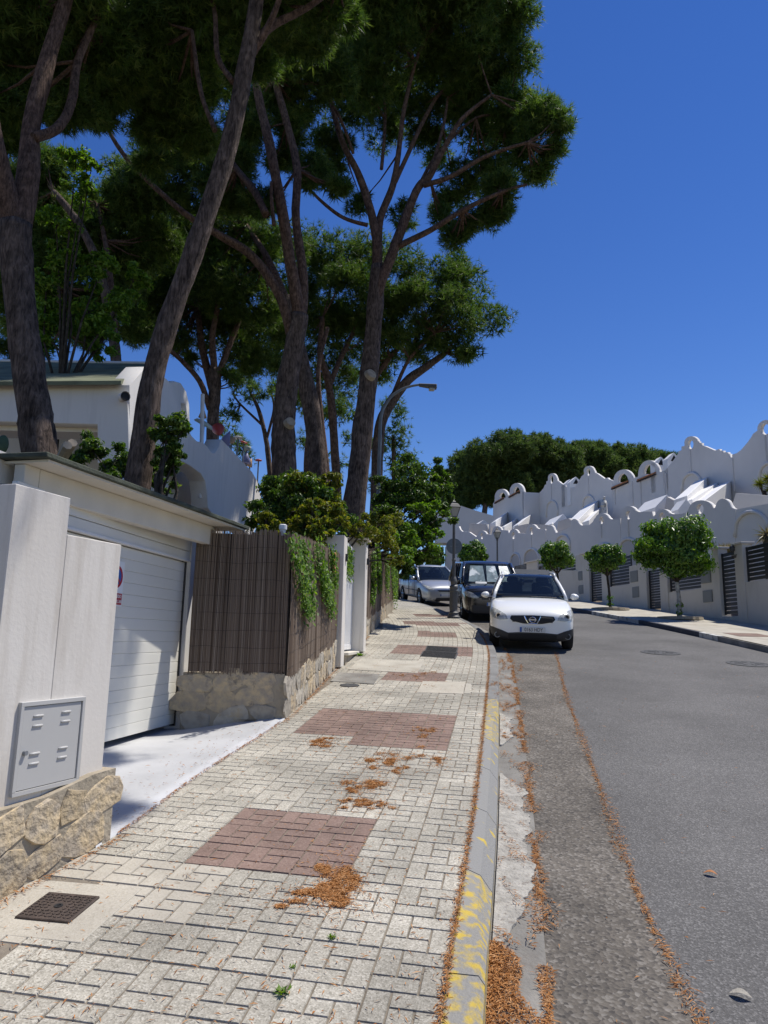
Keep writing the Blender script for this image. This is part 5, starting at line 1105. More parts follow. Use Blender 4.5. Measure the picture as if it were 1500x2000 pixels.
# painted metal cones and dishes on rods along the parapet
oc = {'tan': mat('ornament_tan', (.50, .31, .15), .6), 'sage': mat('ornament_sage', (.42, .47, .40), .6), 'red': mat('ornament_red', (.42, .055, .035), .5), 'violet': mat('ornament_violet', (.22, .22, .36), .6), 'white': M['frame_white']}
for k, (px, py, w, col, kind, rod, tl) in enumerate(((396, 808, 17, 'tan', 'cone', 880, 0), (398, 828, 42, 'sage', 'dish', 880, .5), (427, 842, 26, 'red', 'cone', 880, 2.7), (442, 858, 24, 'violet', 'cone', 880, .4), (452, 862, 16, 'tan', 'cone', 890, 2.9), (465, 855, 20, 'white', 'dish', 912, 0), (476, 864, 17, 'red', 'dish', 915, .3), (482, 876, 18, 'sage', 'bowl', 920, 0), (481, 896, 20, 'violet', 'cone', 925, 0), (488, 905, 14, 'tan', 'cone', 930, .3), (505, 899, 14, 'red', 'dish', 960, 0))):
    yy = 16.2 + (px - 396)*.037; c = at(px, py, yy); r = w*yy/F/2; zz = at(px, rod, yy).z
    e = base('garden_ornament', (c.x, c.y, zz)); tag(e, ['small tan cone ornament topmost beside the white rod', 'wide sage tilted dish ornament at the bend of the parapet', 'largest red tipped cone ornament on the parapet', 'violet cone ornament right of the red tipped cone', 'tan cup ornament between the violet cone and the white disc', 'flat white disc ornament on a rod over the parapet', 'red dish ornament just right of the white disc', 'pale bowl ornament under the red dish', 'violet cone ornament low on the parapet slope', 'tan cone ornament beside the low violet cone', 'red capped rod ornament at the far end of the parapet'][k], 'ornament', 'metal ornaments along the white parapet')
    prof = {'cone': [(r*.1, r*1.5), (r*.5, r*.5), (r*1.0, -r*.9), (r*.95, -r*.95)], 'dish': [(r*.2, r*.28), (r*.8, r*.18), (r, -r*.1), (r*.9, -r*.16)], 'bowl': [(r*.45, -r*.5), (r*.8, -r*.1), (r, r*.35), (r*.93, r*.36)]}[kind]
    mb = MB(); mb._lathe(prof, (0, 0, 0), 18); me = mb.mesh('shade', oc[col], True); me.transform(Matrix.Translation(c) @ Matrix.Rotation(tl, 4, 'Y') @ Matrix.Rotation(tl*.3, 4, 'X')); fix_normals(me); link('shade', me, e)
    MB().tube([(c.x, c.y, zz - .5), (c.x, c.y, c.z)], .022, 8).build('rod', M['pole_grey'] if k else M['frame_white'], e)
q0, q1 = at(396, 905, 15.6), at(396, 770, 15.6); o = MB().tube([q0 - Vector((0, 0, .8)), q1], .045, 10).build('white_rod', M['frame_white']); tag(o, 'plain white rod standing at the notch of the parapet', 'rod')
# firewood and cactus pads seen over the garage roof
fw = base('split_logs', tuple(at(130, 885, 7.5))); tag(fw, 'two split logs of pale wood lying at the roof edge', 'log')
for k in range(2):
    c = at(126 + k*10, 884 - k*5, 7.3 + .15*k); mb = MB(); mb.tube([c + Vector((-.09, .1, -.05)), c + Vector((.08, -.12, .05))], [.045, .05], 7); mb.build('log', M['cut_wood'], fw)
cb_ = base('cactus', tuple(at(5, 900, 6.9))); tag(cb_, 'green cactus pad at the left edge above the garage roof', 'cactus')
for px, py, w in ((5, 868, 34), (-14, 890, 30)):
    c = at(px, py, 6.9); r = w*6.9/F/2; bm = bmesh.new(); bmesh.ops.create_uvsphere(bm, u_segments=16, v_segments=10, radius=1); me = bpy.data.meshes.new('pad'); bm.to_mesh(me); bm.free(); me.transform(Matrix.Translation(c) @ Matrix.Diagonal((r*.75, r*.3, r*1.15, 1))); me.materials.append(mat('cactus_skin', (.05, .09, .035), .6, var=.3, scale=20))
    for p in me.polygons: p.use_smooth = True
    link('pad', me, cb_)

# ------------------------------------------------------------------ white terraced houses across the street
dU = Vector((-.16, .987, 0)).normalized(); nU = Vector((dU.y, -dU.x, 0)); pU = Vector((19.8, 37, 0)); pL = Vector((14.5, 27, 0))
def arc_px(cx, cy, rx, ry, a0, a1, n=10): return [(cx + rx*math.cos(R_(a0 + (a1-a0)*i/n)), cy - ry*math.sin(R_(a0 + (a1-a0)*i/n))) for i in range(n+1)]
def ell(cx, cy, rx, ry, n=18): return [(cx + rx*math.cos(2*math.pi*i/n), cy - ry*math.sin(2*math.pi*i/n)) for i in range(n)]
UB = 1075; LB = 1215
houses = []
def townhouse(label):
    e = base('townhouse', (pL.x, pL.y, gz(pL.y))); tag(e, label, 'house', 'white terraced houses across the street'); houses.append(e); return e
H = [townhouse('white townhouse nearest the right edge, with the tallest ringed gable'), townhouse('white townhouse with stepped parapet and twin white stair ramps at the right'), townhouse('white townhouse with two arched roof openings over tile ledges'),
     townhouse('white townhouse with a statue on its terrace and one ringed gable'), townhouse('white townhouse with paired arch openings at the far left of the row')]
def upper(h, top, holes, x0, x1, back=0.0): return wall_from_px('upper_wall', pU, dU, [[(x0, UB)] + top + [(x1, UB)]] + holes, .20, M['far_white'], H[h], back=back)
upper(0, [(1430, 894), (1430, 888), (1439, 885), (1447, 879), (1460, 864), (1467, 854), (1471, 847), (1478, 842)] + arc_px(1497, 838, 18, 18, 190, 0) + [(1520, 842), (1530, 850), (1560, 872), (1620, 868), (1680, 820), (1760, 800)], [ell(1494, 838, 9, 11)], 1430, 1760)
upper(1, [(1301, 917), (1312, 903), (1322, 890), (1326, 881), (1331, 879), (1331, 872), (1336, 871)] + arc_px(1349.5, 865, 13, 13, 200, 15) + [(1364, 862), (1364, 865), (1369, 865), (1369, 870), (1375, 871), (1396, 880), (1404, 877), (1404, 880), (1411, 880), (1411, 884), (1420, 883), (1421, 886), (1424, 886), (1425, 893), (1429.5, 894)], [ell(1348.5, 868, 6, 9)], 1301, 1429.5)
upper(2, [(1197, 941)] + arc_px(1217.5, 940, 19.5, 23, 175, 5, 14) + [(1237.2, 934), (1246, 931)] + arc_px(1267, 926, 20.5, 27, 172, 8, 14) + [(1288, 922), (1297, 920), (1300.5, 917)], [arc_px(1217, 942, 10.5, 17, 0, 180) , arc_px(1269, 926, 12.5, 19, 0, 180)], 1197, 1300.5)
upper(3, [(1050, 966), (1056, 960), (1062, 953), (1064, 947), (1067, 946), (1067, 940), (1070, 939)] + arc_px(1078, 934, 8, 9.5, 195, 10) + [(1087, 934), (1088, 939), (1091, 940), (1094, 943), (1103, 948), (1109, 953), (1122, 952), (1128, 943), (1133, 935), (1136, 930), (1140, 927)] + arc_px(1149.5, 920, 9.5, 10, 205, 10) + [(1160, 919), (1161, 923), (1166, 925), (1180, 935), (1186, 933), (1188, 936), (1196.5, 939)], [ell(1077, 936.5, 3.6, 8), ell(1149, 922, 3.6, 7)], 1050, 1196.5)
wall_from_px('upper_wall', pU - nU*1.6, dU, [[(963, UB), (963, 984), (966, 979)] + arc_px(979, 972, 13, 17, 165, 20) + [(991.5, 968), (995, 967)] + arc_px(1008.5, 962, 13.5, 18.5, 165, 8) + [(1022.5, 961), (1022.5, UB)], arc_px(981, 972, 6.5, 10, 0, 180), arc_px(1009, 964, 7, 13, 0, 180)], .25, M['far_white'], H[4])
a = onplane(1022.5, 961, pU - nU*1.6, dU); b = a + nU*4; mb = MB(); q = dU*.3   # its flank wall back to the row
mb.hexa([(a.x, a.y, a.z - 9), (b.x, b.y, a.z - 9), ((b+q).x, (b+q).y, a.z - 9), ((a+q).x, (a+q).y, a.z - 9)], [(a.x, a.y, a.z), (b.x, b.y, a.z), ((b+q).x, (b+q).y, a.z), ((a+q).x, (a+q).y, a.z)]); solid(mb, 'flank_wall', M['far_white'], H[4])
def lower(h, top, holes, x0, x1): return wall_from_px('street_wall', pL, dU, [[(x0, LB)] + top + [(x1, LB)]] + holes, .18, M['far_white'], H[h])
def ringhump(cx, cy, ty, w): return arc_px(cx, ty + w*.95, w, w*.95, 165, 15, 10)
lower(0, [(1437, 995), (1464, 990), (1500, 984), (1560, 974), (1600, 965), (1630, 940), (1670, 940), (1700, 955), (1800, 930)], [], 1436.2, 1800)
lower(1, [(1341, 1001), (1344, 996), (1347, 989)] + arc_px(1369, 992, 22, 15, 165, 15) + [(1391, 986), (1392, 993), (1396, 992)] + arc_px(1411.5, 990, 13.5, 16, 170, 15) + [(1427, 989), (1429, 992), (1436, 995)], [ell(1367, 994, 7.5, 9.5)], 1340, 1436)
lower(2, [(1213, 1012), (1213, 1002)] + arc_px(1228, 1003, 14, 14.5, 170, 20) + [(1243, 997), (1244, 999), (1248, 1000), (1273, 999), (1274, 1009), (1277, 1008)] + arc_px(1294, 1008, 14, 13.5, 165, 20) + [(1309, 1002), (1312, 1004), (1330, 1004), (1339.8, 1001)], [ell(1227, 1006, 5.2, 8.5), ell(1293, 1009, 6.5, 8)], 1212, 1339.8)
lower(3, [(1066, 1040), (1067, 1037)] + arc_px(1074, 1035, 7, 9.5, 175, 10) + [(1083, 1036), (1085, 1041), (1100, 1036), (1114, 1029), (1115, 1023)] + arc_px(1121.5, 1022, 7, 8.5, 170, 10) + [(1131, 1023), (1134, 1026), (1150, 1026), (1158, 1019), (1160, 1014)] + arc_px(1175.5, 1014, 13, 11.5, 165, 15) + [(1189, 1011), (1192, 1014), (1208, 1014), (1211.8, 1012)], [ell(1174.5, 1016, 4.2, 7.2)], 1065.5, 1211.8)
lower(4, [(884, 1044), (890, 1036), (896, 1028), (898, 1034), (902, 1038), (916, 1039), (930, 1049)] + arc_px(941.5, 1046, 8.5, 9.5, 165, 15) + [(951, 1043), (960, 1044), (961, 1039)] + arc_px(970.5, 1037, 8.5, 9.5, 170, 15) + [(980, 1035), (992, 1036), (993.5, 1042)] + arc_px(1003, 1043, 8.5, 9.8, 170, 15) + [(1013, 1041), (1026, 1042), (1028, 1036)] + arc_px(1038.5, 1035, 9.5, 11, 170, 15) + [(1049, 1031), (1051, 1033), (1064, 1033), (1065.2, 1039)], [ell(941, 1047, 3, 6), ell(970, 1037.5, 3, 6), ell(1002.5, 1046, 3.4, 7), ell(1038, 1037, 3.4, 7.5)], 870, 1065.2)
# raised ribs added to cast groove lines under rings; mouldings round the blind arches
def shadow_rib(h, px, y0, y1, up):
    P = pU if up else pL; a = onplane(px, y0, P, dU); b = onplane(px + (y1 - y0)*.03, y1, P, dU); MB().tube([a - nU*.02, Vector((a.x, a.y, b.z)) - nU*.02], .05, 6).build('shadow_rib', M['far_white'], H[h])
for h, px, y0, y1, up in ((0, 1494, 850, 903, 1), (0, 1431, 896, 960, 1), (1, 1348, 879, 922, 1), (2, 1201, 952, 985, 1), (2, 1235, 940, 985, 1), (2, 1251, 935, 990, 1), (2, 1298, 922, 975, 1), (3, 1149, 931, 966, 1), (3, 1077, 946, 976, 1), (1, 1301, 925, 975, 1), (3, 1174.5, 1024, 1050, 0), (2, 1227, 1016, 1050, 0), (4, 1002, 1054, 1078, 0), (4, 1038, 1046, 1070, 0)): shadow_rib(h, px, y0, y1, up)
def moulding(h, x0, x1, top, spring, up, hollow=False):
    P = pU if up else pL; cx = (x0+x1)/2; pp = [(x0, spring + 14)] + arc_px(cx, spring, (x1-x0)/2, spring - top, 180, 0, 12) + [(x1, spring + 14)]
    pts = [onplane(px, py, P, dU) - nU*.03 for px, py in pp]; MB().tube(pts, .10 if up else .085, 6).build('arch_moulding', M['far_white'], H[h], smooth=True)
    if hollow:
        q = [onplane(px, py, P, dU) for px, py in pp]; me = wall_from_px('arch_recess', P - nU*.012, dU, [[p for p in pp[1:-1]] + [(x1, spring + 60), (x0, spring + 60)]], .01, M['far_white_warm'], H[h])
for a_ in ((0, 1484, 1524, 904, 930, 1), (1, 1333, 1372, 924, 950, 1), (3, 1139, 1162, 968, 984, 1), (3, 1068, 1090, 978, 996, 1), (0, 1437, 1503, 999, 1035, 0), (3, 1087, 1114, 1045, 1062, 0), (2, 1211, 1247, 1052, 1072, 0, True), (4, 998, 1017, 1081, 1095, 0, True), (4, 1025, 1053, 1072, 1090, 0, True), (3, 1164, 1200, 1062, 1082, 0)): moulding(*a_)
# white stair ramps climbing from the terraces to the upper wall
def ramp(h, lo, hi, w, name='stair_ramp', t=.5, m='ramp_sunlit'):
    A = onplane(*lo, pL + nU*2.0, dU); B = onplane(*hi, pU - nU*.05, dU); Bp = B.copy(); s = w
    q = dU*s; mb = MB(); dn = Vector((0, 0, -4)); A2, B2 = A + q, Bp + q
    mb.hexa([A + dn*.3, B + dn, B2 + dn, A2 + dn*.3], [A, B, B2, A2]); solid(mb, name, M[m], H[h], bevel=.02)
ramp(4, (968, 1018), (1001, 993), 1.6); ramp(4, (985, 1028), (1020, 1006), 1.4); ramp(4, (1012, 1024), (1042, 1001), 1.4); ramp(3, (1130, 1014), (1168, 977), 2.2); ramp(3, (1150, 1016), (1175, 990), 1.0); ramp(2, (1250, 1003), (1279, 985), 1.0)
ramp(1, (1342, 968), (1381, 932), 1.2); ramp(1, (1352, 975), (1402, 942), .9); ramp(1, (1375, 978), (1427, 939), 1.3); ramp(3, (1078, 1022), (1100, 1008), 1.0)
def gable(h, px, py, w, d, hh, plane, off, name='chimney', vent=True, rise=.45):
    """small house-shaped block, ridge along the street; (px,py) ridge at its near end"""
    c = onplane(px, py, plane + nU*off, dU); n, u = nU*w/2, dU*d; up = Vector((0, 0, 1)); zt = c - up*rise*w; mb = MB()
    A = [c - n - up*rise*w, c + n - up*rise*w]; Bv = [p + u for p in A]; c2 = c + u; lo = -up*hh
    v = [A[0] + lo, A[1] + lo, A[1], c, A[0], Bv[0] + lo, Bv[1] + lo, Bv[1], c2, Bv[0]]; mb.v = [tuple(p) for p in v]; mb.f = [(0, 1, 2, 3, 4), (9, 8, 7, 6, 5), (1, 6, 7, 2), (2, 7, 8, 3), (3, 8, 9, 4), (4, 9, 5, 0)]
    o = solid(mb, name, M['ramp_sunlit'], H[h])
    if vent: mb = MB(); k = -dU*.004; mb.quad(c - n*.5 - up*rise*w*1.3 + k, c + n*.5 - up*rise*w*1.3 + k, c - up*rise*w*.35 + k); mb.build('vent', M['dark'], o)
    return o
for h, px, py, w, d, hh in ((1, 1316, 884, 1.0, .55, 2), (2, 1291, 892, 1.0, .55, 2), (3, 1113, 936, 1.0, .7, 2), (3, 1125, 931, 1.1, .7, 2)): gable(h, px, py, w, d, hh, pU, .5)
gable(1, 1303, 966, 1.5, 2.4, 1.6, pL, 3.0, 'porch', False, .5); gable(1, 1340, 975, .9, .8, 1.6, pL, 1.6, 'porch', False, .6); gable(4, 945, 1015, 1.3, 2.6, 1.4, pL, 3.0, 'porch', False, .4); gable(3, 1100, 1004, 1.5, 2.6, 1.6, pL, 3.0, 'porch', False, .5)
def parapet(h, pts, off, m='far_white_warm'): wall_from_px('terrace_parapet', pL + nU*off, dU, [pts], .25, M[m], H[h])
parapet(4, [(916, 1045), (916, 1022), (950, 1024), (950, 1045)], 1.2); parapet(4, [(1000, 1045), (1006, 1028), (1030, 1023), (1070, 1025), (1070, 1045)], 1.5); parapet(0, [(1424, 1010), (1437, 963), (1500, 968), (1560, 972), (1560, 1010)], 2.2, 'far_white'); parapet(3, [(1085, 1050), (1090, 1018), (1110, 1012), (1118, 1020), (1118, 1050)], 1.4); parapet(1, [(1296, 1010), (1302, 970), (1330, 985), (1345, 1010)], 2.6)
# tile ledges under the two arches
for x0, y0, x1, y1 in ((1197, 951, 1229, 941), (1247, 936, 1283, 925), (968, 981, 985, 972), (996, 967, 1016, 961)):
    h = 2 if x0 > 1100 else 4; PL_ = pU if h == 2 else pU - nU*1.6; a = onplane(x0, y0, PL_, dU); b = onplane(x1, y1, PL_, dU); n = 11; z = (a.z + b.z)/2; led = MB().tube([Vector((a.x, a.y, z)) - nU*.1, Vector((b.x, b.y, z)) - nU*.1], .05, 6).build('tile_ledge', M['terracotta'], H[h])
    for k in range(n): p = a.lerp(b, (k + .5)/n); p.z = z - .10; MB().tube([p - nU*.02, p - nU*.2 - Vector((0, 0, .04))], .055, 6).build('roof_tile', M['iron'], led)
o = wall_from_px('far_house', (16, 96), (1, -.05), [[(850, 1060), (850, 1002), (880, 994), (901, 988), (925, 996), (966, 1008), (966, 1060)]], 3.0, M['far_white']); tag(o, 'plain white gable wall at the far end behind the iron lamp', 'house')
# terrace statue, slab of stone drapery
c = onplane(1181, 1008, pL + nU*2.2, dU); st = base('statue', tuple(c)); tag(st, 'pale robed statue standing on the terrace between the ringed gables', 'statue'); sc_ = 1.15
mb = MB(); mb._lathe([(.26, -.3), (.26, .0), (.21, .05), (.20, .3), (.17, .55), (.19, .72), (.13, .86), (.06, .90)], c, 14); mb.v = [(c.x + (v[0]-c.x)*(1 + .08*math.sin(v[2]*30 + math.atan2(v[1]-c.y, v[0]-c.x)*5)), v[1], c.z + (v[2]-c.z)*sc_) for v in mb.v]; mb.build('robe', M['kerb_white'], st, smooth=True)
mb = MB(); mb._lathe([(.02, -.12), (.075, -.07), (.09, .0), (.07, .08), (.02, .11)], (c.x, c.y, c.z + 1.02*sc_), 12); mb.build('head', M['kerb_white'], st, smooth=True)
for s in (-1, 1): MB().tube([c + dU*.17*s + Vector((0, 0, .78*sc_)), c + dU*.22*s - nU*.08 + Vector((0, 0, .55*sc_)), c - nU*.2 + dU*.03*s + Vector((0, 0, .60*sc_))], [.06, .055, .04], 8).build('arm', M['kerb_white'], st, smooth=True)
# ------------------------------------------------------------------ garden wall along the far pavement: wall lengths, slatted panels, gates, meter doors
def fy(px):
    lo, hi = 9., 49.
    for _ in range(50):
        m = (lo + hi)/2
        if toimg((fence_r(m), m, gz(m) + 1))[0] > px: lo = m
        else: hi = m
    return (lo + hi)/2
def fpt(y, off=0.0): return Vector((fence_r(y) + off, y, 0))
fwl = base('boundary_wall', (fence_r(24), 24, gz(24))); tag(fwl, 'long white rendered boundary wall with pillars along the far pavement', 'wall')
def fwall(px0, px1, z1, name='wall_length', th=.25, proud=0.0, z0=None):
    ya, yb = fy(px1), fy(px0); a, b = fpt(ya), fpt(yb); n = Vector((-(b-a).y, (b-a).x, 0)).normalized(); return solid(slab_along(a, b, gz(ya) - .3 if z0 is None else z0, z1, th, n, off=proud, z0b=(gz(yb) - .3) if z0 is None else z0), name, M['fence_white'], fwl, bevel=.008)
def zat(px, py): y = fy(px); return at(px, py, y).z
panels = [(1457, 1620, 1066, 1133, 'F'), (1305, 1370, 1122, 1152, 'F'), (1189, 1231, 1090, 1143, 'F'), (1051, 1126, 1100, 1136, 'F'), (1003, 1029, 1105, 1116, 'F')]
gates = [(1408, 1443, 1078, 1203), (1264, 1293, 1112, 1192), (1152, 1176, 1103, 1176)]
# plain pieces (px0, px1, top py at its middle)
pil = [(1620, 1720, 1020), (1440, 1457, 1064), (1396, 1408, 1073), (1370, 1396, 1108), (1290, 1305, 1118), (1246, 1264, 1095), (1231, 1246, 1105), (1176, 1189, 1112), (1138, 1152, 1082), (1126, 1138, 1084), (1029, 1051, 1098)]
for (x0, x1, ty) in pil: fwall(x0, x1, zat((x0+x1)/2, ty), 'pillar', .34, .03 if x1 - x0 < 19 else .012)
for (x0, x1, ty) in ((1440, 1457, 1064), (1396, 1408, 1073), (1029, 1051, 1098), (1138, 1152, 1082)): z = zat((x0+x1)/2, ty); fwall(x0 - 2, x1 + 2, z + .07, 'pillar_cap', .46, .09, z0=z + .001)
def slats(e, a, b, z0, z1, n_slat, hollow=.5):
    d = (b - a).normalized(); n = Vector((-d.y, d.x, 0)); L_ = (b-a).length
    for p, q in ((a, a + d*.06), (b - d*.06, b)): solid(slab_along(p, q, z0, z1, .05, n, off=-.08), 'frame_post', M['black_metal'], e)
    pitch = (z1 - z0)/n_slat
    for k in range(n_slat): solid(slab_along(a + d*.061, b - d*.061, z0 + k*pitch + pitch*.14, z0 + k*pitch + pitch*.92, .025, n, off=-.09), 'slat', M['black_metal'], e)
for i, (x0, x1, ty, by, _) in enumerate(panels):
    xm = (x0 + min(x1, 1500))/2; zt_, zb_ = zat(xm, ty - 2), zat(xm, by); ya, yb = fy(x1), fy(x0); fwall(x0, x1, zb_ - .02, 'wall_length', .25, 0.0)
    e = base('slatted_panel', (fence_r(ya), ya, zb_)); e.parent = fwl; e.matrix_parent_inverse = fwl.matrix_basis.inverted()
    slats(e, fpt(ya), fpt(yb), zb_, zt_, max(5, int((zt_ - zb_)/.135)))
for i, (x0, x1, ty, by) in enumerate(gates):
    xm = (x0+x1)/2; zt_, zb_ = zat(xm, ty), zat(xm, by); ya, yb = fy(x1), fy(x0); e = base('slatted_gate', (fence_r(ya), ya, zb_)); tag(e, ['tall black slatted gate nearest the right edge, between white pillars', 'black slatted gate half hidden by the big round tree', 'black slatted gate beside the thin orange tree'][i], 'gate', 'black slatted garden gates')
    slats(e, fpt(ya), fpt(yb), zb_ + .05, zt_, 15); fwall(x0, x1, zb_ - .01, 'sill', .3, 0.0)
for k, (x0, x1, y0, y1) in enumerate(((1372, 1391, 1113, 1139), (1374, 1392, 1153, 1176), (1233, 1248, 1115, 1137), (1236, 1249, 1146, 1167), (1127, 1139, 1116, 1134), (1129, 1140, 1143, 1160))):
    ya, yb = fy(x1), fy(x0); zt_, zb_ = zat((x0+x1)/2, y0), zat((x0+x1)/2, y1); a, b = fpt(ya), fpt(yb); d = (b-a).normalized(); n = Vector((-d.y, d.x, 0)); e = base('meter_door', (a.x, a.y, zb_)); tag(e, ['upper' if k % 2 == 0 else 'lower', ''][0] + ' grey meter door on the boundary wall ' + ['left of the tall black gate', 'between the big round tree and the thin tree', 'just right of the white car'][k//2], 'meter door', 'grey meter doors in the boundary wall')
    solid(slab_along(a, b, zb_, zt_, .06, n, off=.05), 'door_frame', M['meter_grey'], e, bevel=.006)
    solid(slab_along(a + d*.05, b - d*.05, zb_ + .05, zt_ - .05, .03, n, off=.056), 'door_panel', M['meter_grey'], e, bevel=.005)
# numerals and a small lamp on the pillar by the tall gate
ym = fy(1443); q = fpt(ym); e = base('house_number', (q.x, q.y, zat(1443, 1087))); tag(e, 'dark iron house number marks under a wall lamp by the tall gate', 'house number')
for k, s in enumerate((-.14, -.06, .03, .11)): MB().tube([(q.x - .075, q.y - s + .02*(k % 2), zat(1443, 1090)), (q.x - .075, q.y - s - .012*(k - 1), zat(1443, 1083.5))], .014, 5).build('numeral', M['iron'], e)
mb = MB(); mb._lathe([(.02, -.14), (.075, -.06), (.085, .05), (.03, .13)], (q.x - .10, q.y + .06, zat(1442, 1072)), 12); o = mb.build('wall_lamp', M['iron_grey'], None, smooth=True); tag(o, 'small dark oval wall lamp on the pillar of the tall gate', 'lamp')
for px, y_, ty in ((878, 47, 1068), (820, 51, 1075), (935, 43.5, 1100), (905, 45, 1098)):
    c = at(px, ty, y_); zg = gz(y_) - .5; o = solid(MB().box((c.x, c.y, (c.z + zg)/2), (.55, .55, c.z - zg)), 'gate_pillar', M['fence_white'], None, bevel=.01); tag(o, {878: 'white gate pillar right behind the iron lamp', 820: 'white gate pillar above the silver minivan', 935: 'white gate pillar behind the black van roof', 905: 'white gate pillar between the lamp and the clipped tree'}[px], 'pillar', 'white pillars at the bend')
# lower stretch of wall carrying on round the bend
a, b = Vector((9.9, 35.2, 0)), Vector((2.2, 52, 0)); mb = slab_along(a, b, gz(35) - .3, gz(35) + 1.5, .3, Vector((-.92, -.4, 0)), z0b=gz(52) - .3, z1b=gz(52) + 1.5); solid(mb, 'far_wall_length', M['fence_white'], fwl)
# ------------------------------------------------------------------ clipped orange trees on the far pavement
def orange_tree(px, py, rp, base_px, y, label, lime=False, dens=1.0, flat=.88, suckers=True):
    c = at(px, py, y); gx = at(base_px[0], base_px[1], y).x; g = Vector((gx, y, gz(y))); r = rp*y/F*1.06; e = base('orange_tree', g); tag(e, label, 'tree', 'clipped orange trees on the far pavement')
    fork = g.lerp(Vector((c.x, c.y, c.z - r*.55)), .85); fork.z = c.z - r*.8
    tr = wood('trunk', [(g - Vector((0, 0, .1)), .085 if lime else .055), (g.lerp(fork, .5) + Vector((.02, 0, 0)), .07 if lime else .05), (fork, .065 if lime else .045)], M['limewash'] if lime else M['bark_small'], e, n=9, knots=.05)
    for k in range(6):
        a = k*1.05 + .3; t = c + Vector((math.cos(a)*r*.6, math.sin(a)*r*.6, r*.1*math.sin(k*2))); wood('limb', [(fork, .04), (fork.lerp(t, .5) + Vector((0, 0, -.06)), .03), (t, .012)], M['bark_small'], e, n=6, sub=3)
    fo = Foliage(); N = int(9500*dens*max(.5, (rp/80)**1.0)); ls = .15*max(1, y/26*.85)
    for k in range(60):                           # many small sprays make the clipped but shaggy head
        v = nr.normal(0, 1, 3); v /= np.linalg.norm(v); rr = nr.uniform(.3, .76); cc = np.array(c) + v*np.array([1, 1, flat])*r*rr; P, D = shell_points(cc, r*nr.uniform(.20, .34), int(N/30), inner=.2, up=.3); fo.add(*leaves(P, D*.6 + v*.4 + nr.normal(0, .3, P.shape), np.full(len(P), ls), asp=.40, droop=.7))
    if suckers:
        for k in range(2): P, D = shell_points(np.array(g) + np.array([0, 0, .2 + .25*k]), .15, 60, inner=.1); fo.add(*leaves(P, D, np.full(len(P), .10), asp=.45))
    fo.build('crown', M['leaf_orange'], e); return e
g1 = gnd(1328, 1208); orange_tree(1318, 1066, 84, (1328, 1208), g1.y, 'largest round orange tree with a limewashed trunk, at the right', lime=True, dens=1.5, flat=.80)
g2 = gnd(1192, 1190); orange_tree(1184, 1090, 41, (1192, 1190), g2.y, 'thin orange tree with a bare crooked trunk, left of the largest one', dens=.8, flat=.78)
orange_tree(1087, 1088, 38, (1094, 1185), 32.0, 'clipped orange tree right above the white car mirror', dens=.9, suckers=False); orange_tree(925, 1082, 33, (925, 1160), 41, 'clipped orange tree above the black van roof', dens=.9, suckers=False); orange_tree(848, 1093, 22, (848, 1150), 47, 'small clipped orange tree above the silver minivan', dens=.7, suckers=False)
for k, (px, py, yy) in enumerate(((1328, 1208, g1.y), (1192, 1190, g2.y))):
    x = at(px, py, yy).x; mb = MB(); mb._lathe([(.75, -.05), (.72, .05), (.62, .06), (.60, .03), (.1, .05)], (x, yy, gz(yy)), 18); o = mb.build('tree_pit', M['mortar'], None); o.rotation_euler = (0, 0, 0); tag(o, ['raised earth pit round the foot of the largest orange tree', 'raised earth pit round the foot of the thin orange tree'][k], 'tree pit', 'tree pits on the far pavement')
# yucca and dry palm in the right-hand garden
def rosette(fo, c, r, n, up=.3):
    P = np.tile(np.array(c), (n, 1)); D = nr.normal(0, 1, (n, 3)); D[:, 2] += up; D /= np.linalg.norm(D, axis=1)[:, None]; W = np.cross(D, nr.normal(0, 1, (n, 3))); W /= np.linalg.norm(W, axis=1)[:, None]; L = r*nr.uniform(.7, 1.1, n)[:, None]
    V = np.concatenate([P - W*r*.05, P + W*r*.05, P + D*L + np.array([0, 0, -.12*r])]); i = np.arange(n); fo.add(V, np.stack([i, i+n, i+2*n], 1), nr.uniform(0, 1, n))
yc = at(1492, 985, 31); e = base('yucca', (yc.x, yc.y, gz(31))); tag(e, 'yucca with yellow green leaf heads at the right edge above the wall', 'plant'); fo = Foliage()
for px, py, r in ((1484, 945, .42), (1500, 935, .45), (1506, 955, .42)): rosette(fo, at(px, py, 31), r, 150)
fo.build('leaf_heads', M['leaf_yellow'], e); wood('stem', [(Vector((yc.x, yc.y, gz(31))), .12), (at(1495, 985, 31), .10), (at(1492, 960, 31), .07)], M['bark_small'], e, n=8); MB().tube([at(1495, 975, 31), at(1486, 952, 31)], .05, 7).build('stem', M['bark_small'], e)
dp = at(1497, 1042, 25.5); e = base('dry_palm', (dp.x, dp.y, gz(25.5))); tag(e, 'withered straw coloured palm head behind the panel at the right edge', 'plant'); fo = Foliage(); rosette(fo, dp, .55, 140, -.3); fo.build('fronds', M['leaf_straw'], e); wood('stem', [(Vector((dp.x, dp.y, gz(25.5))), .12), (dp, .14)], M['bark_small'], e, n=8)
dg = at(1422, 1068, 24.6); e = base('dry_grass', (dg.x, dg.y, gz(24.6))); tag(e, 'dry grass blades showing above the tall gate', 'grass clump'); fo = Foliage()
for k in range(5): rosette(fo, at(1408 + k*8, 1078, 24.8), .42, 60, 1.6)
fo.build('blades', M['leaf_straw'], e)
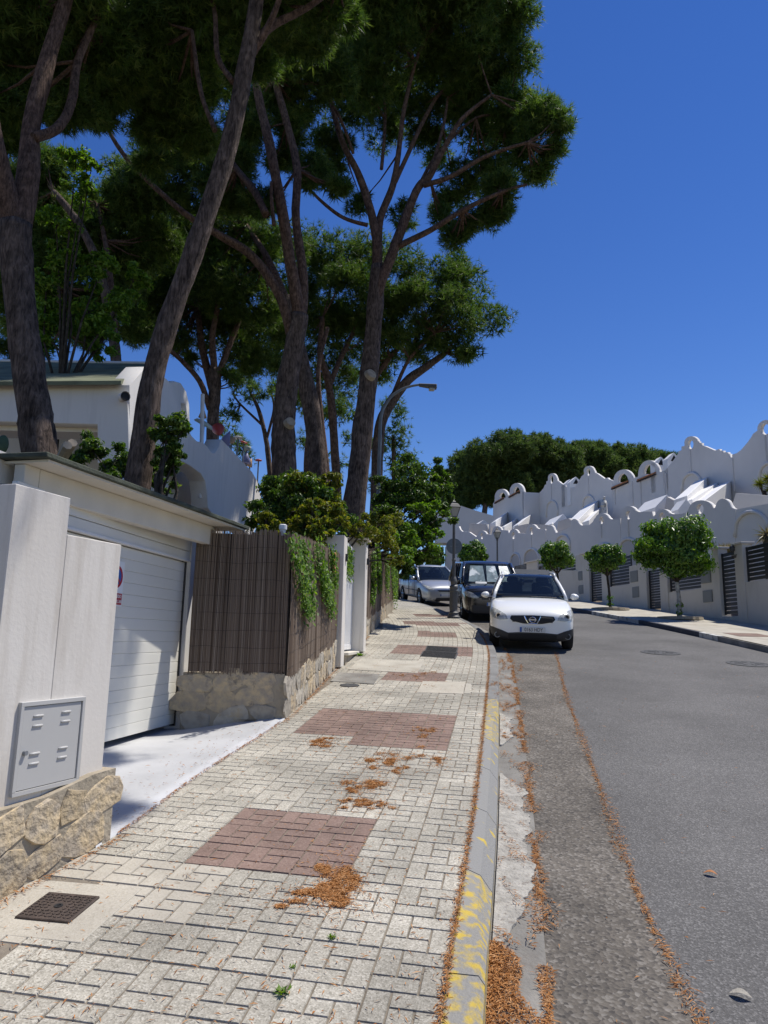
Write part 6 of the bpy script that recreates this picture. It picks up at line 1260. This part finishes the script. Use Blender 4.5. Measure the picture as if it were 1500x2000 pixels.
# ------------------------------------------------------------------ umbrella pines on the rise behind the houses
for k, (cl, y_, trk, lab) in enumerate((
    ([(905, 920, 40), (878, 945, 34), (930, 895, 38), (895, 970, 34), (925, 950, 40), (870, 975, 26)], 104, (905, 1010), 'leftmost umbrella pine of the wood behind the townhouses'),
    ([(960, 890, 46), (1000, 880, 46), (940, 930, 44), (990, 925, 46), (970, 960, 40), (930, 970, 34), (1005, 955, 36)], 98, (945, 1010), 'broad umbrella pine left of centre behind the townhouses'),
    ([(1040, 886, 44), (1080, 892, 42), (1100, 905, 38), (1015, 930, 40), (1040, 920, 46), (1090, 925, 40), (1010, 905, 40), (1060, 950, 34)], 100, (1058, 1000), 'tallest umbrella pine in the wood behind the townhouses'),
    ([(1120, 896, 42), (1155, 896, 42), (1180, 905, 38), (1100, 930, 34), (1150, 940, 36), (1130, 925, 42), (1170, 925, 36), (1110, 920, 34)], 103, (1140, 1000), 'umbrella pine in the middle of the wood behind the townhouses'),
    ([(1200, 899, 38), (1235, 902, 38), (1255, 915, 32), (1220, 940, 30), (1210, 925, 38), (1185, 910, 36), (1240, 925, 32)], 107, (1215, 990), 'umbrella pine over the two arched openings'),
    ([(1270, 903, 32), (1298, 908, 28), (1310, 912, 20), (1285, 925, 30), (1275, 920, 32), (1250, 905, 30)], 112, (1275, 990), 'rightmost umbrella pine behind the townhouse chimneys'))):
    c = at(trk[0], trk[1], y_); e = base('umbrella_pine', (c.x, c.y, gz(y_) - .4)); tag(e, lab, 'pine tree', 'umbrella pines behind the townhouses'); fo = Foliage()
    crown_c = at(cl[0][0], cl[0][1] + 50, y_); wood('trunk', [(Vector((c.x, c.y, gz(y_) - .4)), .5), (c, .4), (crown_c, .22)], M['bark'], e, n=8)
    for j in range(4): t_ = at(cl[j][0], cl[j][1] + 12, y_); wood('limb', [(c.lerp(crown_c, .3), .22), (c.lerp(t_, .6), .16), (t_, .08)], M['bark_red'], e, n=6, sub=3)
    for (px, py, rp) in cl:
        cc = at(px, py, y_ + nr.uniform(-2, 2)); r = rp*y_/F
        for _ in range(15):
            v = nr.normal(0, 1, 3); v /= np.linalg.norm(v); s_ = np.array(cc) + v*r*np.array([.85, .85, .6]); P, D = shell_points(s_, r*nr.uniform(.32, .52), 120, inner=.35, up=.6); V, Fc, t = needles(P, D, .62*nr.uniform(.7, 1.2, len(P)), per=8, w=.021); fo.add(V, Fc, t)
    fo.build('crown', M['needle_far'], e)
# ------------------------------------------------------------------ street lamps, gooseneck light, sign
def iron_lamp(c, label, s=1.0):
    e = empty('street_lamp', c); tag(e, label, 'street lamp', 'iron street lamps'); e.scale = (s, s, s)
    MB()._lathe([(.20, 0), (.20, .04), (.165, .07), (.15, .14), (.165, .16), (.13, .19), (.115, .25), (.112, .80), (.13, .83), (.115, .87), (.135, .93), (.13, .97), (.085, 1.02), (.095, 1.06), (.11, 1.12), (.09, 1.20), (.062, 1.27), (.06, 1.30)], (0, 0, 0), 24).build('pedestal', M['lamp_grey'], e, smooth=False)
    fl = MB()
    for k in range(12): a = k*math.pi/6; fl.tube([(.113*math.cos(a), .113*math.sin(a), .27), (.113*math.cos(a), .113*math.sin(a), .78)], .009, 6)
    fl.build('fluting', M['lamp_grey'], e)
    MB()._lathe([(.055, 1.29), (.052, 1.75), (.062, 1.77), (.062, 1.81), (.048, 1.83), (.042, 3.0), (.06, 3.02), (.05, 3.06), (.075, 3.10), (.04, 3.13)], (0, 0, 0), 20).build('post', M['lamp_grey'], e, smooth=False)
    MB()._lathe([(.10, 3.13), (.12, 3.15), (.12, 3.165)], (0, 0, 0), 4).build('lantern_base', M['lamp_grey'], e); lan = MB(); lan._lathe([(.245, 3.44), (.25, 3.46), (.17, 3.56), (.12, 3.585), (.07, 3.60), (.075, 3.64), (.03, 3.68), (.035, 3.71), (.005, 3.75)], (0, 0, 0), 4); lan.build('lantern_roof', M['lamp_grey'], e)
    MB()._lathe([(.105, 3.166), (.215, 3.438)], (0, 0, 0), 4).build('lantern_panes', M['lantern_glass'], e)
    for k in range(4): a = k*math.pi/2; MB().tube([(.112*math.cos(a), .112*math.sin(a), 3.16), (.226*math.cos(a), .226*math.sin(a), 3.445)], .010, 6).build('lantern_bar', M['lamp_grey'], e)
    e.rotation_euler = (0, 0, math.pi/4 + .15); return e
lc = gnd(886, 1207); iron_lamp((lc.x, lc.y, gz(lc.y)), 'grey cast iron lamp with lantern on the near pavement by the black van', 1.0)
c = at(971, 1040, 38.5); iron_lamp((c.x, c.y, gz(38.5)), 'smaller looking iron lamp across the street behind the vehicles', 1.0)
y_ = 22.0; gp_ = base('gooseneck_light', (at(739, 1000, y_).x, y_, gz(y_))); tag(gp_, 'tall grey gooseneck street light arching out over the pavement', 'street light')
pts = [at(px, py, y_) for px, py in ((738, 1010), (740, 930), (742, 860), (744, 815), (752, 792), (766, 773), (786, 760), (804, 754), (822, 751))]; foot = pts[0].copy(); foot.z = gz(y_) - .2
sp = spline([(foot, .075)] + [(p, .062 - .003*i) for i, p in enumerate(pts)], 4); mb = MB(); mb.tube([p for p, r in sp], [r for p, r in sp], 14); mb.build('pole', M['pole_grey'], gp_, smooth=True)
a, b = at(818, 752, y_), at(853, 755, y_); d = (b-a).normalized(); hd = MB(); w = .13
hd.hexa([a + Vector((0, -.05, -.05)), b + Vector((0, -w, -.08)), b + Vector((0, w, -.08)), a + Vector((0, .05, -.05))], [a + Vector((0, -.05, .05)), b + Vector((0, -w*.8, .06)), b + Vector((0, w*.8, .06)), a + Vector((0, .05, .05))]); solid(hd, 'lamp_housing', M['lamp_grey'], gp_, bevel=.02)
m_ = a.lerp(b, .72); bowl = MB(); bowl.box((m_.x, m_.y, m_.z - .11), (.19, .18, .09)); solid(bowl, 'lamp_bowl', M['lantern_glass'], gp_, bevel=.025)
y_ = 24.0; c = at(887, 1067, y_); e = base('round_sign', (c.x, c.y, gz(y_))); tag(e, 'grey back of a round road sign just behind the iron lamp', 'road sign')
mb = MB(); mb.tube([c + Vector((0, -.012, 0)), c + Vector((0, .012, 0))], .27, 36); mb.build('sign_disc', M['pole_grey'], e); MB().tube([(c.x, c.y + .05, gz(y_) - .1), (c.x, c.y + .05, c.z + .25)], .03, 10).build('sign_post', M['grey_metal'], e); MB().box((c.x, c.y - .02, c.z), (.3, .02, .035)).build('bracket', M['grey_metal'], e)

# ------------------------------------------------------------------ cars
from mathutils.bvhtree import BVHTree
def bake(o):
    dg = bpy.context.evaluated_depsgraph_get(); dg.update(); me = bpy.data.meshes.new_from_object(o.evaluated_get(dg)); old = o.data; o.modifiers.clear(); o.data = me; bpy.data.meshes.remove(old)
def loft_body(st):
    """stations (y, z_low, z_shoulder, z_centre, half width, sill tuck) -> closed body shell, local x across, y backwards, z up"""
    mb = MB(); rings = []
    for (y, zl, zs, zc, w, tk) in st:
        half = [(0, zl), (w*.70, zl), (w*tk, zl + .05), (w*.985, zl + (zs-zl)*.30), (w, zl + (zs-zl)*.62), (w*.975, zs - (zs-zl)*.10), (w*.90, zs + .005), (w*.62, zs + (zc-zs)*.72), (w*.3, zc - (zc-zs)*.06), (0, zc)]
        rings.append([(x, y, z) for x, z in half] + [(-x, y, z) for x, z in half[-2:0:-1]])
    k = len(rings[0])
    for r in rings: mb.v += r
    for i in range(len(rings)-1):
        for a in range(k): b = (a+1) % k; mb.f.append((i*k+a, i*k+b, (i+1)*k+b, (i+1)*k+a))
    mb.f.append(tuple(range(k-1, -1, -1))); mb.f.append(tuple((len(rings)-1)*k + a for a in range(k)))
    return mb
def car(name, label, spec, loc, rz, paint):
    e = empty(name, loc); e.rotation_mode = 'XYZ'; e.rotation_euler = Matrix.Rotation(math.atan(GR*math.cos(rz)), 3, 'X').to_euler(); e.rotation_euler = (Matrix.Rotation(math.atan(GR), 3, 'X') @ Matrix.Rotation(rz, 3, 'Z')).to_euler()
    tag(e, label, 'car' if 'van' not in label or 'minivan' in label else 'van', 'vehicles parked along the near kerb')
    L_, W_ = spec['L'], spec['W']; me = loft_body(spec['st']).mesh('body', paint); fix_normals(me); body = link('body', me, e)
    sb = body.modifiers.new('s', 'SUBSURF'); sb.levels = 2; sb.render_levels = 2; bake(body)
    for p in body.data.polygons: p.use_smooth = True
    bm_ = bmesh.new(); bm_.from_mesh(body.data); bvh = BVHTree.FromBMesh(bm_); bm_.free()
    wr = spec['wr']; axs = spec['ax']
    cuts = []
    for y in axs:
        mb = MB(); mb.tube([(-W_, y, wr*1.0), (W_, y, wr*1.0)], wr*1.2, 28); me = mb.mesh('cut'); fix_normals(me); c = bpy.data.objects.new('cut', me); COL.objects.link(c); c.parent = e; cuts.append(c)
        bo = body.modifiers.new('b', 'BOOLEAN'); bo.operation = 'DIFFERENCE'; bo.object = c; bo.solver = 'EXACT'
    bake(body)
    for c in cuts: m = c.data; bpy.data.objects.remove(c); bpy.data.meshes.remove(m)
    body.data.materials.clear(); body.data.materials.append(paint)
    for p in body.data.polygons: p.material_index = 0
    body.data.update()
    auto_smooth(body.data, 35)
    MB().box((0, L_/2, .42), (W_*.80, L_*.86, .30)).build('dark_underbody', M['dark'], e)  # black box inside the body; its colour stands for shade in the wheel arches
    # greenhouse
    g = spec['gh']; ns = 7
    def ring(yf, yr, w, z, bow, wr_=None):
        r = []; wr_ = wr_ or w
        for i in range(ns): t = -1 + 2*i/(ns-1); r.append((t*w, yf + bow*t*t, z))
        for i in range(1, ns-1): t = i/(ns-1); r.append((w + (wr_-w)*t + .02*math.sin(math.pi*t), yf + bow + (yr - yf - bow*1.3)*t, z))
        for i in range(ns): t = 1 - 2*i/(ns-1); r.append((t*wr_, yr - bow*.3*t*t, z))
        for i in range(1, ns-1): t = 1 - i/(ns-1); r.append((-(w + (wr_-w)*t + .02*math.sin(math.pi*t)), yf + bow + (yr - yf - bow*1.3)*t, z))
        return r
    lev = []
    for k in range(4):
        t = k/3; s = t**.9; lev.append(ring(g['yf0'] + (g['yf1']-g['yf0'])*t, g['yr0'] + (g['yr1']-g['yr0'])*t, g['w0'] + (g['w1']-g['w0'])*(t**1.35), g['z0'] + (g['z1']-g['z0'])*t, g.get('bow', .16)))
    k = len(lev[0]); segs = {'windshield': range(0, ns-1), 'side_window': range(ns-1, 2*ns-3+1), 'rear_window': range(2*ns-2, 3*ns-3), 'side_window ': range(3*ns-3, k)}
    for nm, rg in segs.items():
        mb = MB(); idx = {}
        def vid(l, i):
            if (l, i) not in idx: idx[(l, i)] = len(mb.v); mb.v.append(lev[l][i])
            return idx[(l, i)]
        for l in range(3):
            for i in rg: j = (i+1) % k; mb.f.append((vid(l, i), vid(l, j), vid(l+1, j), vid(l+1, i)))
        mb.build(nm.strip(), M['window'], e, smooth=True)
    top = lev[3]; mb = MB(); rm = g.get('roof_mat', paint); h = g.get('dome', .07)
    cx, cy = 0, sum(p[1] for p in top)/k; out = [(p[0]*1.02, cy + (p[1]-cy)*1.015, p[2] - .012) for p in top]; r1 = [(p[0]*.93, cy + (p[1]-cy)*.95, p[2] + h*.55) for p in top]; r2 = [(p[0]*.55, cy + (p[1]-cy)*.6, p[2] + h*.95) for p in top]
    for r in (out, r1, r2): mb.v += r
    mb.v.append((cx, cy, top[0][2] + h))
    for l in range(2):
        for i in range(k): j = (i+1) % k; mb.f.append((l*k+i, l*k+j, (l+1)*k+j, (l+1)*k+i))
    for i in range(k): j = (i+1) % k; mb.f.append((2*k+i, 2*k+j, 3*k))
    mb.build('roof', rm, e, smooth=True)
    def pill(i, r, m=paint, j=None):
        pts = [Vector(lev[l][i]) for l in range(4)]; cc = Vector((0, cy, 0)); pts = [p + (Vector((p.x, p.y - cy, 0))).normalized()*.004 for p in pts]; MB().tube(pts, r, 8).build('pillar', m, e, smooth=True)
    rA = g.get('rA', .042)
    for i in (0, ns-1): pill(i, rA)
    for i in (2*ns-2, 3*ns-3): pill(i, .06)
    for i in g.get('posts', (ns+1, k-3)): pill(i, .035, M['plastic'])
    ym_ = (g['yf0'] + g['yr0'])/2; zi = max(q[3] for q in spec['st']) + .004
    MB().box((0, ym_ + .05, zi), (g['w0']*1.86, (g['yr0'] - g['yf0'])*.86, .02)).build('dashboard', M['interior'], e)
    for row, yy in enumerate((g['yf1'] + .45, g['yf1'] + 1.35)):
        for s in (-1, 1):
            st_ = MB().box((s*.36, yy, zi + .12), (.46, .14, .26)).build('seat', M['interior'], e, bevel=.05); MB().box((s*.36, yy + .02, zi + .31), (.25, .10, .15)).build('headrest', M['interior'], st_, bevel=.04)
    wl_ = MB(); wl_.tube([(.36 + .17*math.cos(a*math.pi/10), g['yf0'] + .62 + .05*math.sin(a*math.pi/10), zi + .04 + .15*math.sin(a*math.pi/10)) for a in range(21)], .014, 6, cap=False); wl_.build('steering_wheel', M['ink'], e)
    MB().box((0, g['yf1'] - .02, g['z1'] - .10), (.2, .03, .06)).build('inner_mirror', M['ink'], e)
    # wheels
    for y in axs:
        for s in (-1, 1):
            ty = MB(); w2 = .105; xo = s*(W_/2 - .115)
            prof = [(-w2, wr*.66), (-w2, wr*.93), (-w2*.8, wr), (w2*.8, wr), (w2, wr*.93), (w2, wr*.66)]; n = 28; b0 = 0
            for (o, r) in prof:
                for q in range(n): a = 2*math.pi*q/n; ty.v.append((xo + o, y + r*math.cos(a), wr + r*math.sin(a)))
            for i in range(len(prof)-1):
                for q in range(n): q2 = (q+1) % n; ty.f.append((i*n+q, i*n+q2, (i+1)*n+q2, (i+1)*n+q))
            t_ = ty.mesh('wheel', M['tyre'], True); fix_normals(t_); wo = link('wheel', t_, e)
            rm_ = MB(); xi = xo + s*w2*.75
            rm_.tube([(xi - s*.05, y, wr), (xi - s*.02, y, wr)], wr*.66, 24); rm_.build('rim_back', M['plastic'], wo)
            sp = MB()
            for q in range(5): a = q*2*math.pi/5 + .3; sp.tube([(xi, y + .04*math.cos(a), wr + .04*math.sin(a)), (xi - s*.005, y + wr*.63*math.cos(a), wr + wr*.63*math.sin(a))], [.045, .03], 6)
            for q in range(24): a, b = q*2*math.pi/24, (q+1)*2*math.pi/24; sp.tube([(xi - s*.01, y + wr*.64*math.cos(a), wr + wr*.64*math.sin(a)), (xi - s*.01, y + wr*.64*math.cos(b), wr + wr*.64*math.sin(b))], .018, 5)
            sp.build('rim', M['rim'], wo)
    def decal(nm, poly, m, off=.008, cuts_=3, parent=e, axis='y', thick=0.0):
        xs_ = [p[0] for p in poly]; x0, x1 = min(xs_), max(xs_); nc = max(10, int((x1 - x0)/.03)); nrw = 8; mb = MB(); k_ = len(poly)
        for c in range(nc + 1):
            x = min(max(x0 + (x1 - x0)*c/nc, x0 + 1e-4), x1 - 1e-4); zs = []
            for a in range(k_):
                p, q = poly[a], poly[(a+1) % k_]
                if (p[0] - x)*(q[0] - x) <= 0 and p[0] != q[0]: zs.append(p[1] + (q[1] - p[1])*(x - p[0])/(q[0] - p[0]))
            z0, z1 = (min(zs), max(zs)) if zs else (poly[0][1], poly[0][1])
            for r in range(nrw + 1):
                z = z0 + (z1 - z0)*r/nrw; xx = x; h = bvh.ray_cast(Vector((xx, -3, z)), Vector((0, 1, 0)))
                while h[0] is None and abs(xx) > .3: xx *= .985; h = bvh.ray_cast(Vector((xx, -3, z)), Vector((0, 1, 0)))
                nv = h[1] if h[1] is not None else Vector((0, -1, 0)); nv = nv if nv.y < 0 else -nv; mb.v.append(tuple((h[0] if h[0] is not None else Vector((xx, .3, z))) + nv*off))
        for c in range(nc):
            for r in range(nrw): a = c*(nrw+1) + r; mb.f.append((a, a + nrw + 1, a + nrw + 2, a + 1))
        return mb.build(nm, m, parent, smooth=True)
    def front_y(x, z):
        h = bvh.ray_cast(Vector((x, -3, z)), Vector((0, 1, 0))); return h[0].y if h[0] is not None else .2
    def mirror(x, y, z, w, h, m):
        for s in (-1, 1):
            bm = bmesh.new(); bmesh.ops.create_uvsphere(bm, u_segments=16, v_segments=10, radius=1)
            for v in bm.verts: v.co = Vector((s*(x + w/2) + v.co.x*w/2*(1 if v.co.x*s > 0 else .9), y + v.co.y*.09, z + v.co.z*h/2*(1 - .18*v.co.x*s)))
            me = bpy.data.meshes.new('mirror'); bm.to_mesh(me); bm.free(); me.materials.append(m)
            for p in me.polygons: p.use_smooth = True
            mo = link('mirror', me, e); MB().box((s*(x - .03), y + .02, z - h*.42), (.14, .07, .03)).build('mirror_arm', M['plastic'], mo)
    return e, decal, front_y, mirror, lev
def plate(e, fy_, z, text, w=.52, h=.11, x=0):
    y = fy_(x, z) - .03; p = MB().box((x, y, z), (w, .012, h)).build('number_plate', M['plate'], e, bevel=.002)
    MB().box((x - w/2 + .022, y - .008, z), (.040, .004, h - .012)).build('plate_band', M['blue'], p)
    if text: text_mesh(text, .105, M['ink'], 'plate_lettering', p, (x + .022, y - .0095, z), sx=.82)
    return p
def mirrored(poly): return [(-x, z) for x, z in poly][::-1]
# white crossover, nearest
SP = dict(L=4.32, W=1.79, wr=.345, ax=(.90, 3.53), st=[(0.0, .34, .62, .66, .56, .9), (.02, .26, .72, .76, .74, .93), (.12, .22, .80, .86, .82, .95), (.35, .20, .88, .95, .87, .96), (.75, .22, .97, 1.03, .89, .97), (1.22, .24, 1.03, 1.09, .895, .97), (2.0, .24, 1.05, 1.08, .895, .97), (3.1, .24, 1.08, 1.10, .895, .97), (3.85, .26, 1.09, 1.11, .87, .97), (4.22, .30, 1.04, 1.08, .80, .95), (4.32, .36, .9, .95, .66, .9)],
          gh=dict(yf0=1.06, yf1=1.86, yr0=4.16, yr1=3.75, w0=.80, w1=.60, z0=1.03, z1=1.52, bow=.20, dome=.06, roof_mat=M['glass']))
p0 = Vector((3.12, 14.95, 0)); e, decal, fyn, mirr, lev = car('crossover_car', 'white crossover car with registration plate facing the camera, nearest in the row', SP, (3.12, 14.95, gz(14.95) + ROADZ), -R_(9), M['paint_white_car'])
cl = [(-.92, .20), (-.92, .47), (-.80, .49), (-.66, .45), (-.50, .385), (-.30, .40), (0, .405), (.30, .40), (.50, .385), (.66, .45), (.80, .49), (.92, .47), (.92, .20)]
decal('lower_bumper', cl, M['plastic'], .010, 5)
decal('air_intake', [(-.52, .22), (-.50, .36), (0, .375), (.50, .36), (.52, .22)], M['dark'], .02, 4)
decal('bumper_lip', [(-.48, .195), (-.5, .22), (.5, .22), (.48, .195)], M['grey_metal'], .022, 4)
gr = decal('grille', [(-.44, .735), (-.46, .68), (-.42, .63), (-.2, .585), (0, .575), (.2, .585), (.42, .63), (.46, .68), (.44, .735), (0, .75)], M['ink'], .014, 4)
for z in (.62, .65, .68, .71):
    for s in (-1, 1): q = [Vector((s*x, fyn(s*x, z) - .018, z)) for x in (.15, .25, .33, .41)]; MB().tube(q, .006, 5).build('grille_bar', M['plastic'], gr)
for s in (-1, 1): q = [Vector((s*x, fyn(s*x, z) - .022, z)) for x, z in ((.165, .738), (.13, .66), (.09, .592))]; MB().tube(q, .013, 8).build('grille_trim', M['chrome'], gr)
q = [Vector((x, fyn(x, .588) - .022, .588)) for x in (-.09, 0, .09)]; MB().tube(q, .011, 8).build('grille_trim', M['chrome'], gr)
yb_ = fyn(0, .67) - .035; em = MB(); em.tube([(.062*math.cos(a*math.pi/12), yb_, .668 + .055*math.sin(a*math.pi/12)) for a in range(25)], .009, 6, cap=False); em.box((0, yb_ - .004, .668), (.155, .012, .026)); em.build('emblem', M['chrome'], gr)
hl = [(-.86, .79), (-.83, .87), (-.72, .84), (-.54, .75), (-.50, .66), (-.66, .645), (-.80, .68)]
for s, pl_ in ((-1, hl), (1, mirrored(hl))):
    h_ = decal('headlight', pl_, M['headlight'], .014, 4); x, z = s*.70, .735; y = fyn(x, z) - .02
    mb = MB(); mb.tube([(x, y + .03, z), (x, y, z)], [.058, .055], 20); mb.build('lamp_ring', M['chrome'], h_); mb = MB(); mb.tube([(x, y + .02, z), (x, y - .008, z)], [.040, .036], 18); mb.build('lamp_lens', M['ink'], h_)
    x, z = s*.715, .335; y = fyn(x, z) - .015; mb = MB(); mb.tube([(x, y + .03, z), (x, y - .002, z)], [.062, .060], 20); f_ = mb.build('fog_light', M['grey_metal'], e); mb = MB(); mb.tube([(x, y, z), (x, y - .006, z)], .045, 18); mb.build('fog_lens', M['ink'], f_)
plate(e, fyn, .46, '0163 HDY'); mirr(.89, 1.42, 1.10, .20, .145, M['paint_white_car'])
for s in (-1, 1): MB().tube([(s*.60, 1.95, 1.53), (s*.60, 2.15, 1.60), (s*.60, 3.4, 1.61), (s*.59, 3.65, 1.54)], .022, 8).build('roof_rail', M['paint_white_car'], e, smooth=True)
for a_, b_ in (((-.62, 1.17, 1.075), (.02, 1.10, 1.10)), ((.0, 1.12, 1.095), (.58, 1.16, 1.08))): MB().tube([a_, b_], .012, 6).build('wiper', M['ink'], e)
MB().tube([(-.9, 1.0, 1.0), (-.893, 1.3, 1.01), (-.893, 3.6, 1.05)], .008, 5).build('belt_trim', M['plastic'], e)
# black van
SP = dict(L=4.76, W=1.90, wr=.335, ax=(.88, 4.05), st=[(0.0, .34, .72, .78, .62, .9), (.03, .24, .86, .92, .80, .93), (.14, .20, .98, 1.05, .90, .95), (.4, .20, 1.08, 1.14, .94, .96), (.8, .22, 1.16, 1.21, .95, .97), (1.2, .22, 1.20, 1.24, .95, .97), (2.4, .24, 1.20, 1.24, .95, .97), (4.2, .24, 1.20, 1.24, .95, .97), (4.66, .28, 1.18, 1.22, .92, .95), (4.76, .34, 1.1, 1.14, .85, .92)],
          gh=dict(yf0=.72, yf1=1.42, yr0=4.70, yr1=4.55, w0=.90, w1=.76, z0=1.17, z1=1.83, bow=.16, dome=.09, rA=.06, posts=(8, 9, 11, 20, 21, 22)))
SPV = SP; e, decal, fyn, mirr, lev = car('black_van', 'black van parked behind the white crossover, silver sunshade in its windscreen', SP, (3.52, 22.4, gz(22.4) + ROADZ), R_(1), M['paint_black_car'])
sh_ = MB(); L0, L3 = lev[0], lev[3]
def wsp(u, v, off): a = Vector(L0[0]).lerp(Vector(L0[6]), u); b = Vector(L3[0]).lerp(Vector(L3[6]), u); bw = .16*(1 - (2*u-1)**2); p = a.lerp(b, v); p.y -= bw + off; return p
for u0, u1 in ((.10, .40), (.43, .66), (.70, .93)): sh_ = MB(); sh_.quad(wsp(u0, .10, .012), wsp(u1, .10, .012), wsp(u1 - .02, .88, .012), wsp(u0 + .02, .88, .012)); sh_.build('sunshade', M['glass_pale'], e)
sh_ = MB(); sh_.quad(wsp(.22, .03, .02), wsp(.42, .03, .02), wsp(.42, .10, .02), wsp(.22, .10, .02)); sh_.build('paper', M['sign_white'], e)
hl = [(-.93, .90), (-.88, .95), (-.70, .90), (-.50, .76), (-.60, .73), (-.86, .78)]
for pl_ in (hl, mirrored(hl)): decal('headlight', pl_, M['headlight'], .014, 4)
decal('grille', [(-.46, .86), (-.42, .70), (.42, .70), (.46, .86)], M['plastic'], .012, 4); decal('lower_intake', [(-.70, .28), (-.72, .52), (.72, .52), (.70, .28)], M['plastic'], .012, 4)
plate(e, fyn, .56, ''); mirr(.95, 1.0, 1.25, .2, .26, M['paint_black_car'])
for z in (.75, .81): MB().tube([Vector((x, fyn(x, z) - .02, z)) for x in (-.44, -.2, 0, .2, .44)], .008, 6).build('grille_bar', M['chrome'], e)
MB().tube([wsp(.15, .02, .02), wsp(.55, .09, .025)], .012, 6).build('wiper', M['ink'], e)
for y0, y1 in ((1.75, 2.85), (2.95, 4.3)): MB().tube([(-.965, y0, .45), (-.967, y0, 1.16), (-.967, y1, 1.16), (-.965, y1, .45)], .006, 4).build('door_seam', M['dark'], e)
MB().tube([(-.965, 1.75, .98), (-.985, 1.85, .98), (-.965, 1.98, .98)], .015, 6).build('door_handle', M['chrome'], e)
# silver minivan
SP = dict(L=4.80, W=1.88, wr=.34, ax=(.95, 3.80), st=[(0.0, .34, .60, .64, .58, .9), (.03, .24, .70, .76, .78, .93), (.15, .21, .79, .86, .86, .95), (.45, .20, .88, .96, .92, .96), (.9, .22, .99, 1.06, .935, .97), (1.3, .22, 1.06, 1.12, .94, .97), (2.2, .24, 1.08, 1.12, .94, .97), (4.0, .24, 1.10, 1.13, .935, .97), (4.6, .28, 1.10, 1.13, .89, .95), (4.80, .36, 1.0, 1.04, .78, .9)],
          gh=dict(yf0=1.02, yf1=2.02, yr0=4.68, yr1=4.40, w0=.86, w1=.66, z0=1.05, z1=1.66, bow=.2, dome=.07, rA=.05, posts=(9, 11, 19, 21)))
e, decal, fyn, mirr, lev = car('silver_minivan', 'silver minivan parked beyond the iron lamp', SP, (2.70, 30.3, gz(30.3) + ROADZ), R_(13), M['paint_silver'])
hl = [(-.90, .84), (-.84, .88), (-.68, .80), (-.44, .66), (-.56, .64), (-.84, .72)]
for pl_ in (hl, mirrored(hl)): decal('headlight', pl_, M['headlight'], .014, 4)
decal('grille', [(-.40, .68), (-.30, .61), (.30, .61), (.40, .68)], M['plastic'], .012, 4); decal('lower_intake', [(-.48, .24), (-.42, .36), (.42, .36), (.48, .24)], M['plastic'], .012, 4)
fo1 = [(-.80, .25), (-.82, .36), (-.58, .35), (-.54, .25)]
for pl_ in (fo1, mirrored(fo1)): decal('fog_lamp', pl_, M['headlight'], .014, 3)
plate(e, fyn, .47, ''); mirr(.94, 1.55, 1.14, .2, .15, M['paint_silver'])
for y0, y1 in ((1.6, 2.6), (2.65, 3.45)): MB().tube([(-.945, y0, .40), (-.956, y0, 1.05), (-.956, y1, 1.06), (-.945, y1, .40)], .006, 4).build('door_seam', M['dark'], e)
MB().tube([(-.96, 1.2, .62), (-.965, 3.4, .64)], .012, 6).build('side_rub_strip', M['plastic'], e)
# grey hatchback, mostly hidden behind the reed screen
SP = dict(L=4.2, W=1.76, wr=.31, ax=(.85, 3.4), st=[(0.0, .32, .58, .62, .56, .9), (.03, .22, .68, .72, .72, .93), (.15, .2, .74, .80, .80, .95), (.45, .2, .82, .90, .86, .96), (1.0, .2, .92, .98, .88, .97), (1.4, .2, .95, 1.0, .88, .97), (2.6, .22, .97, 1.0, .88, .97), (3.8, .24, .98, 1.0, .85, .95), (4.2, .34, .85, .9, .68, .9)],
          gh=dict(yf0=1.05, yf1=1.95, yr0=4.0, yr1=3.4, w0=.78, w1=.58, z0=.95, z1=1.42, bow=.2, dome=.05))
e, decal, fyn, mirr, lev = car('grey_hatchback', 'dark grey hatchback peeking out past the far end of the reed screen', SP, (.55, 37.3, gz(37.3) + ROADZ), R_(16), M['paint_grey'])
hl = [(-.84, .72), (-.78, .76), (-.5, .66), (-.52, .60), (-.80, .62)]
for pl_ in (hl, mirrored(hl)): decal('headlight', pl_, M['headlight'], .014, 4)
decal('lower_intake', [(-.7, .24), (-.72, .44), (.72, .44), (.7, .24)], M['plastic'], .012, 4); plate(e, fyn, .50, ''); mirr(.88, 1.5, 1.02, .18, .13, M['paint_grey'])
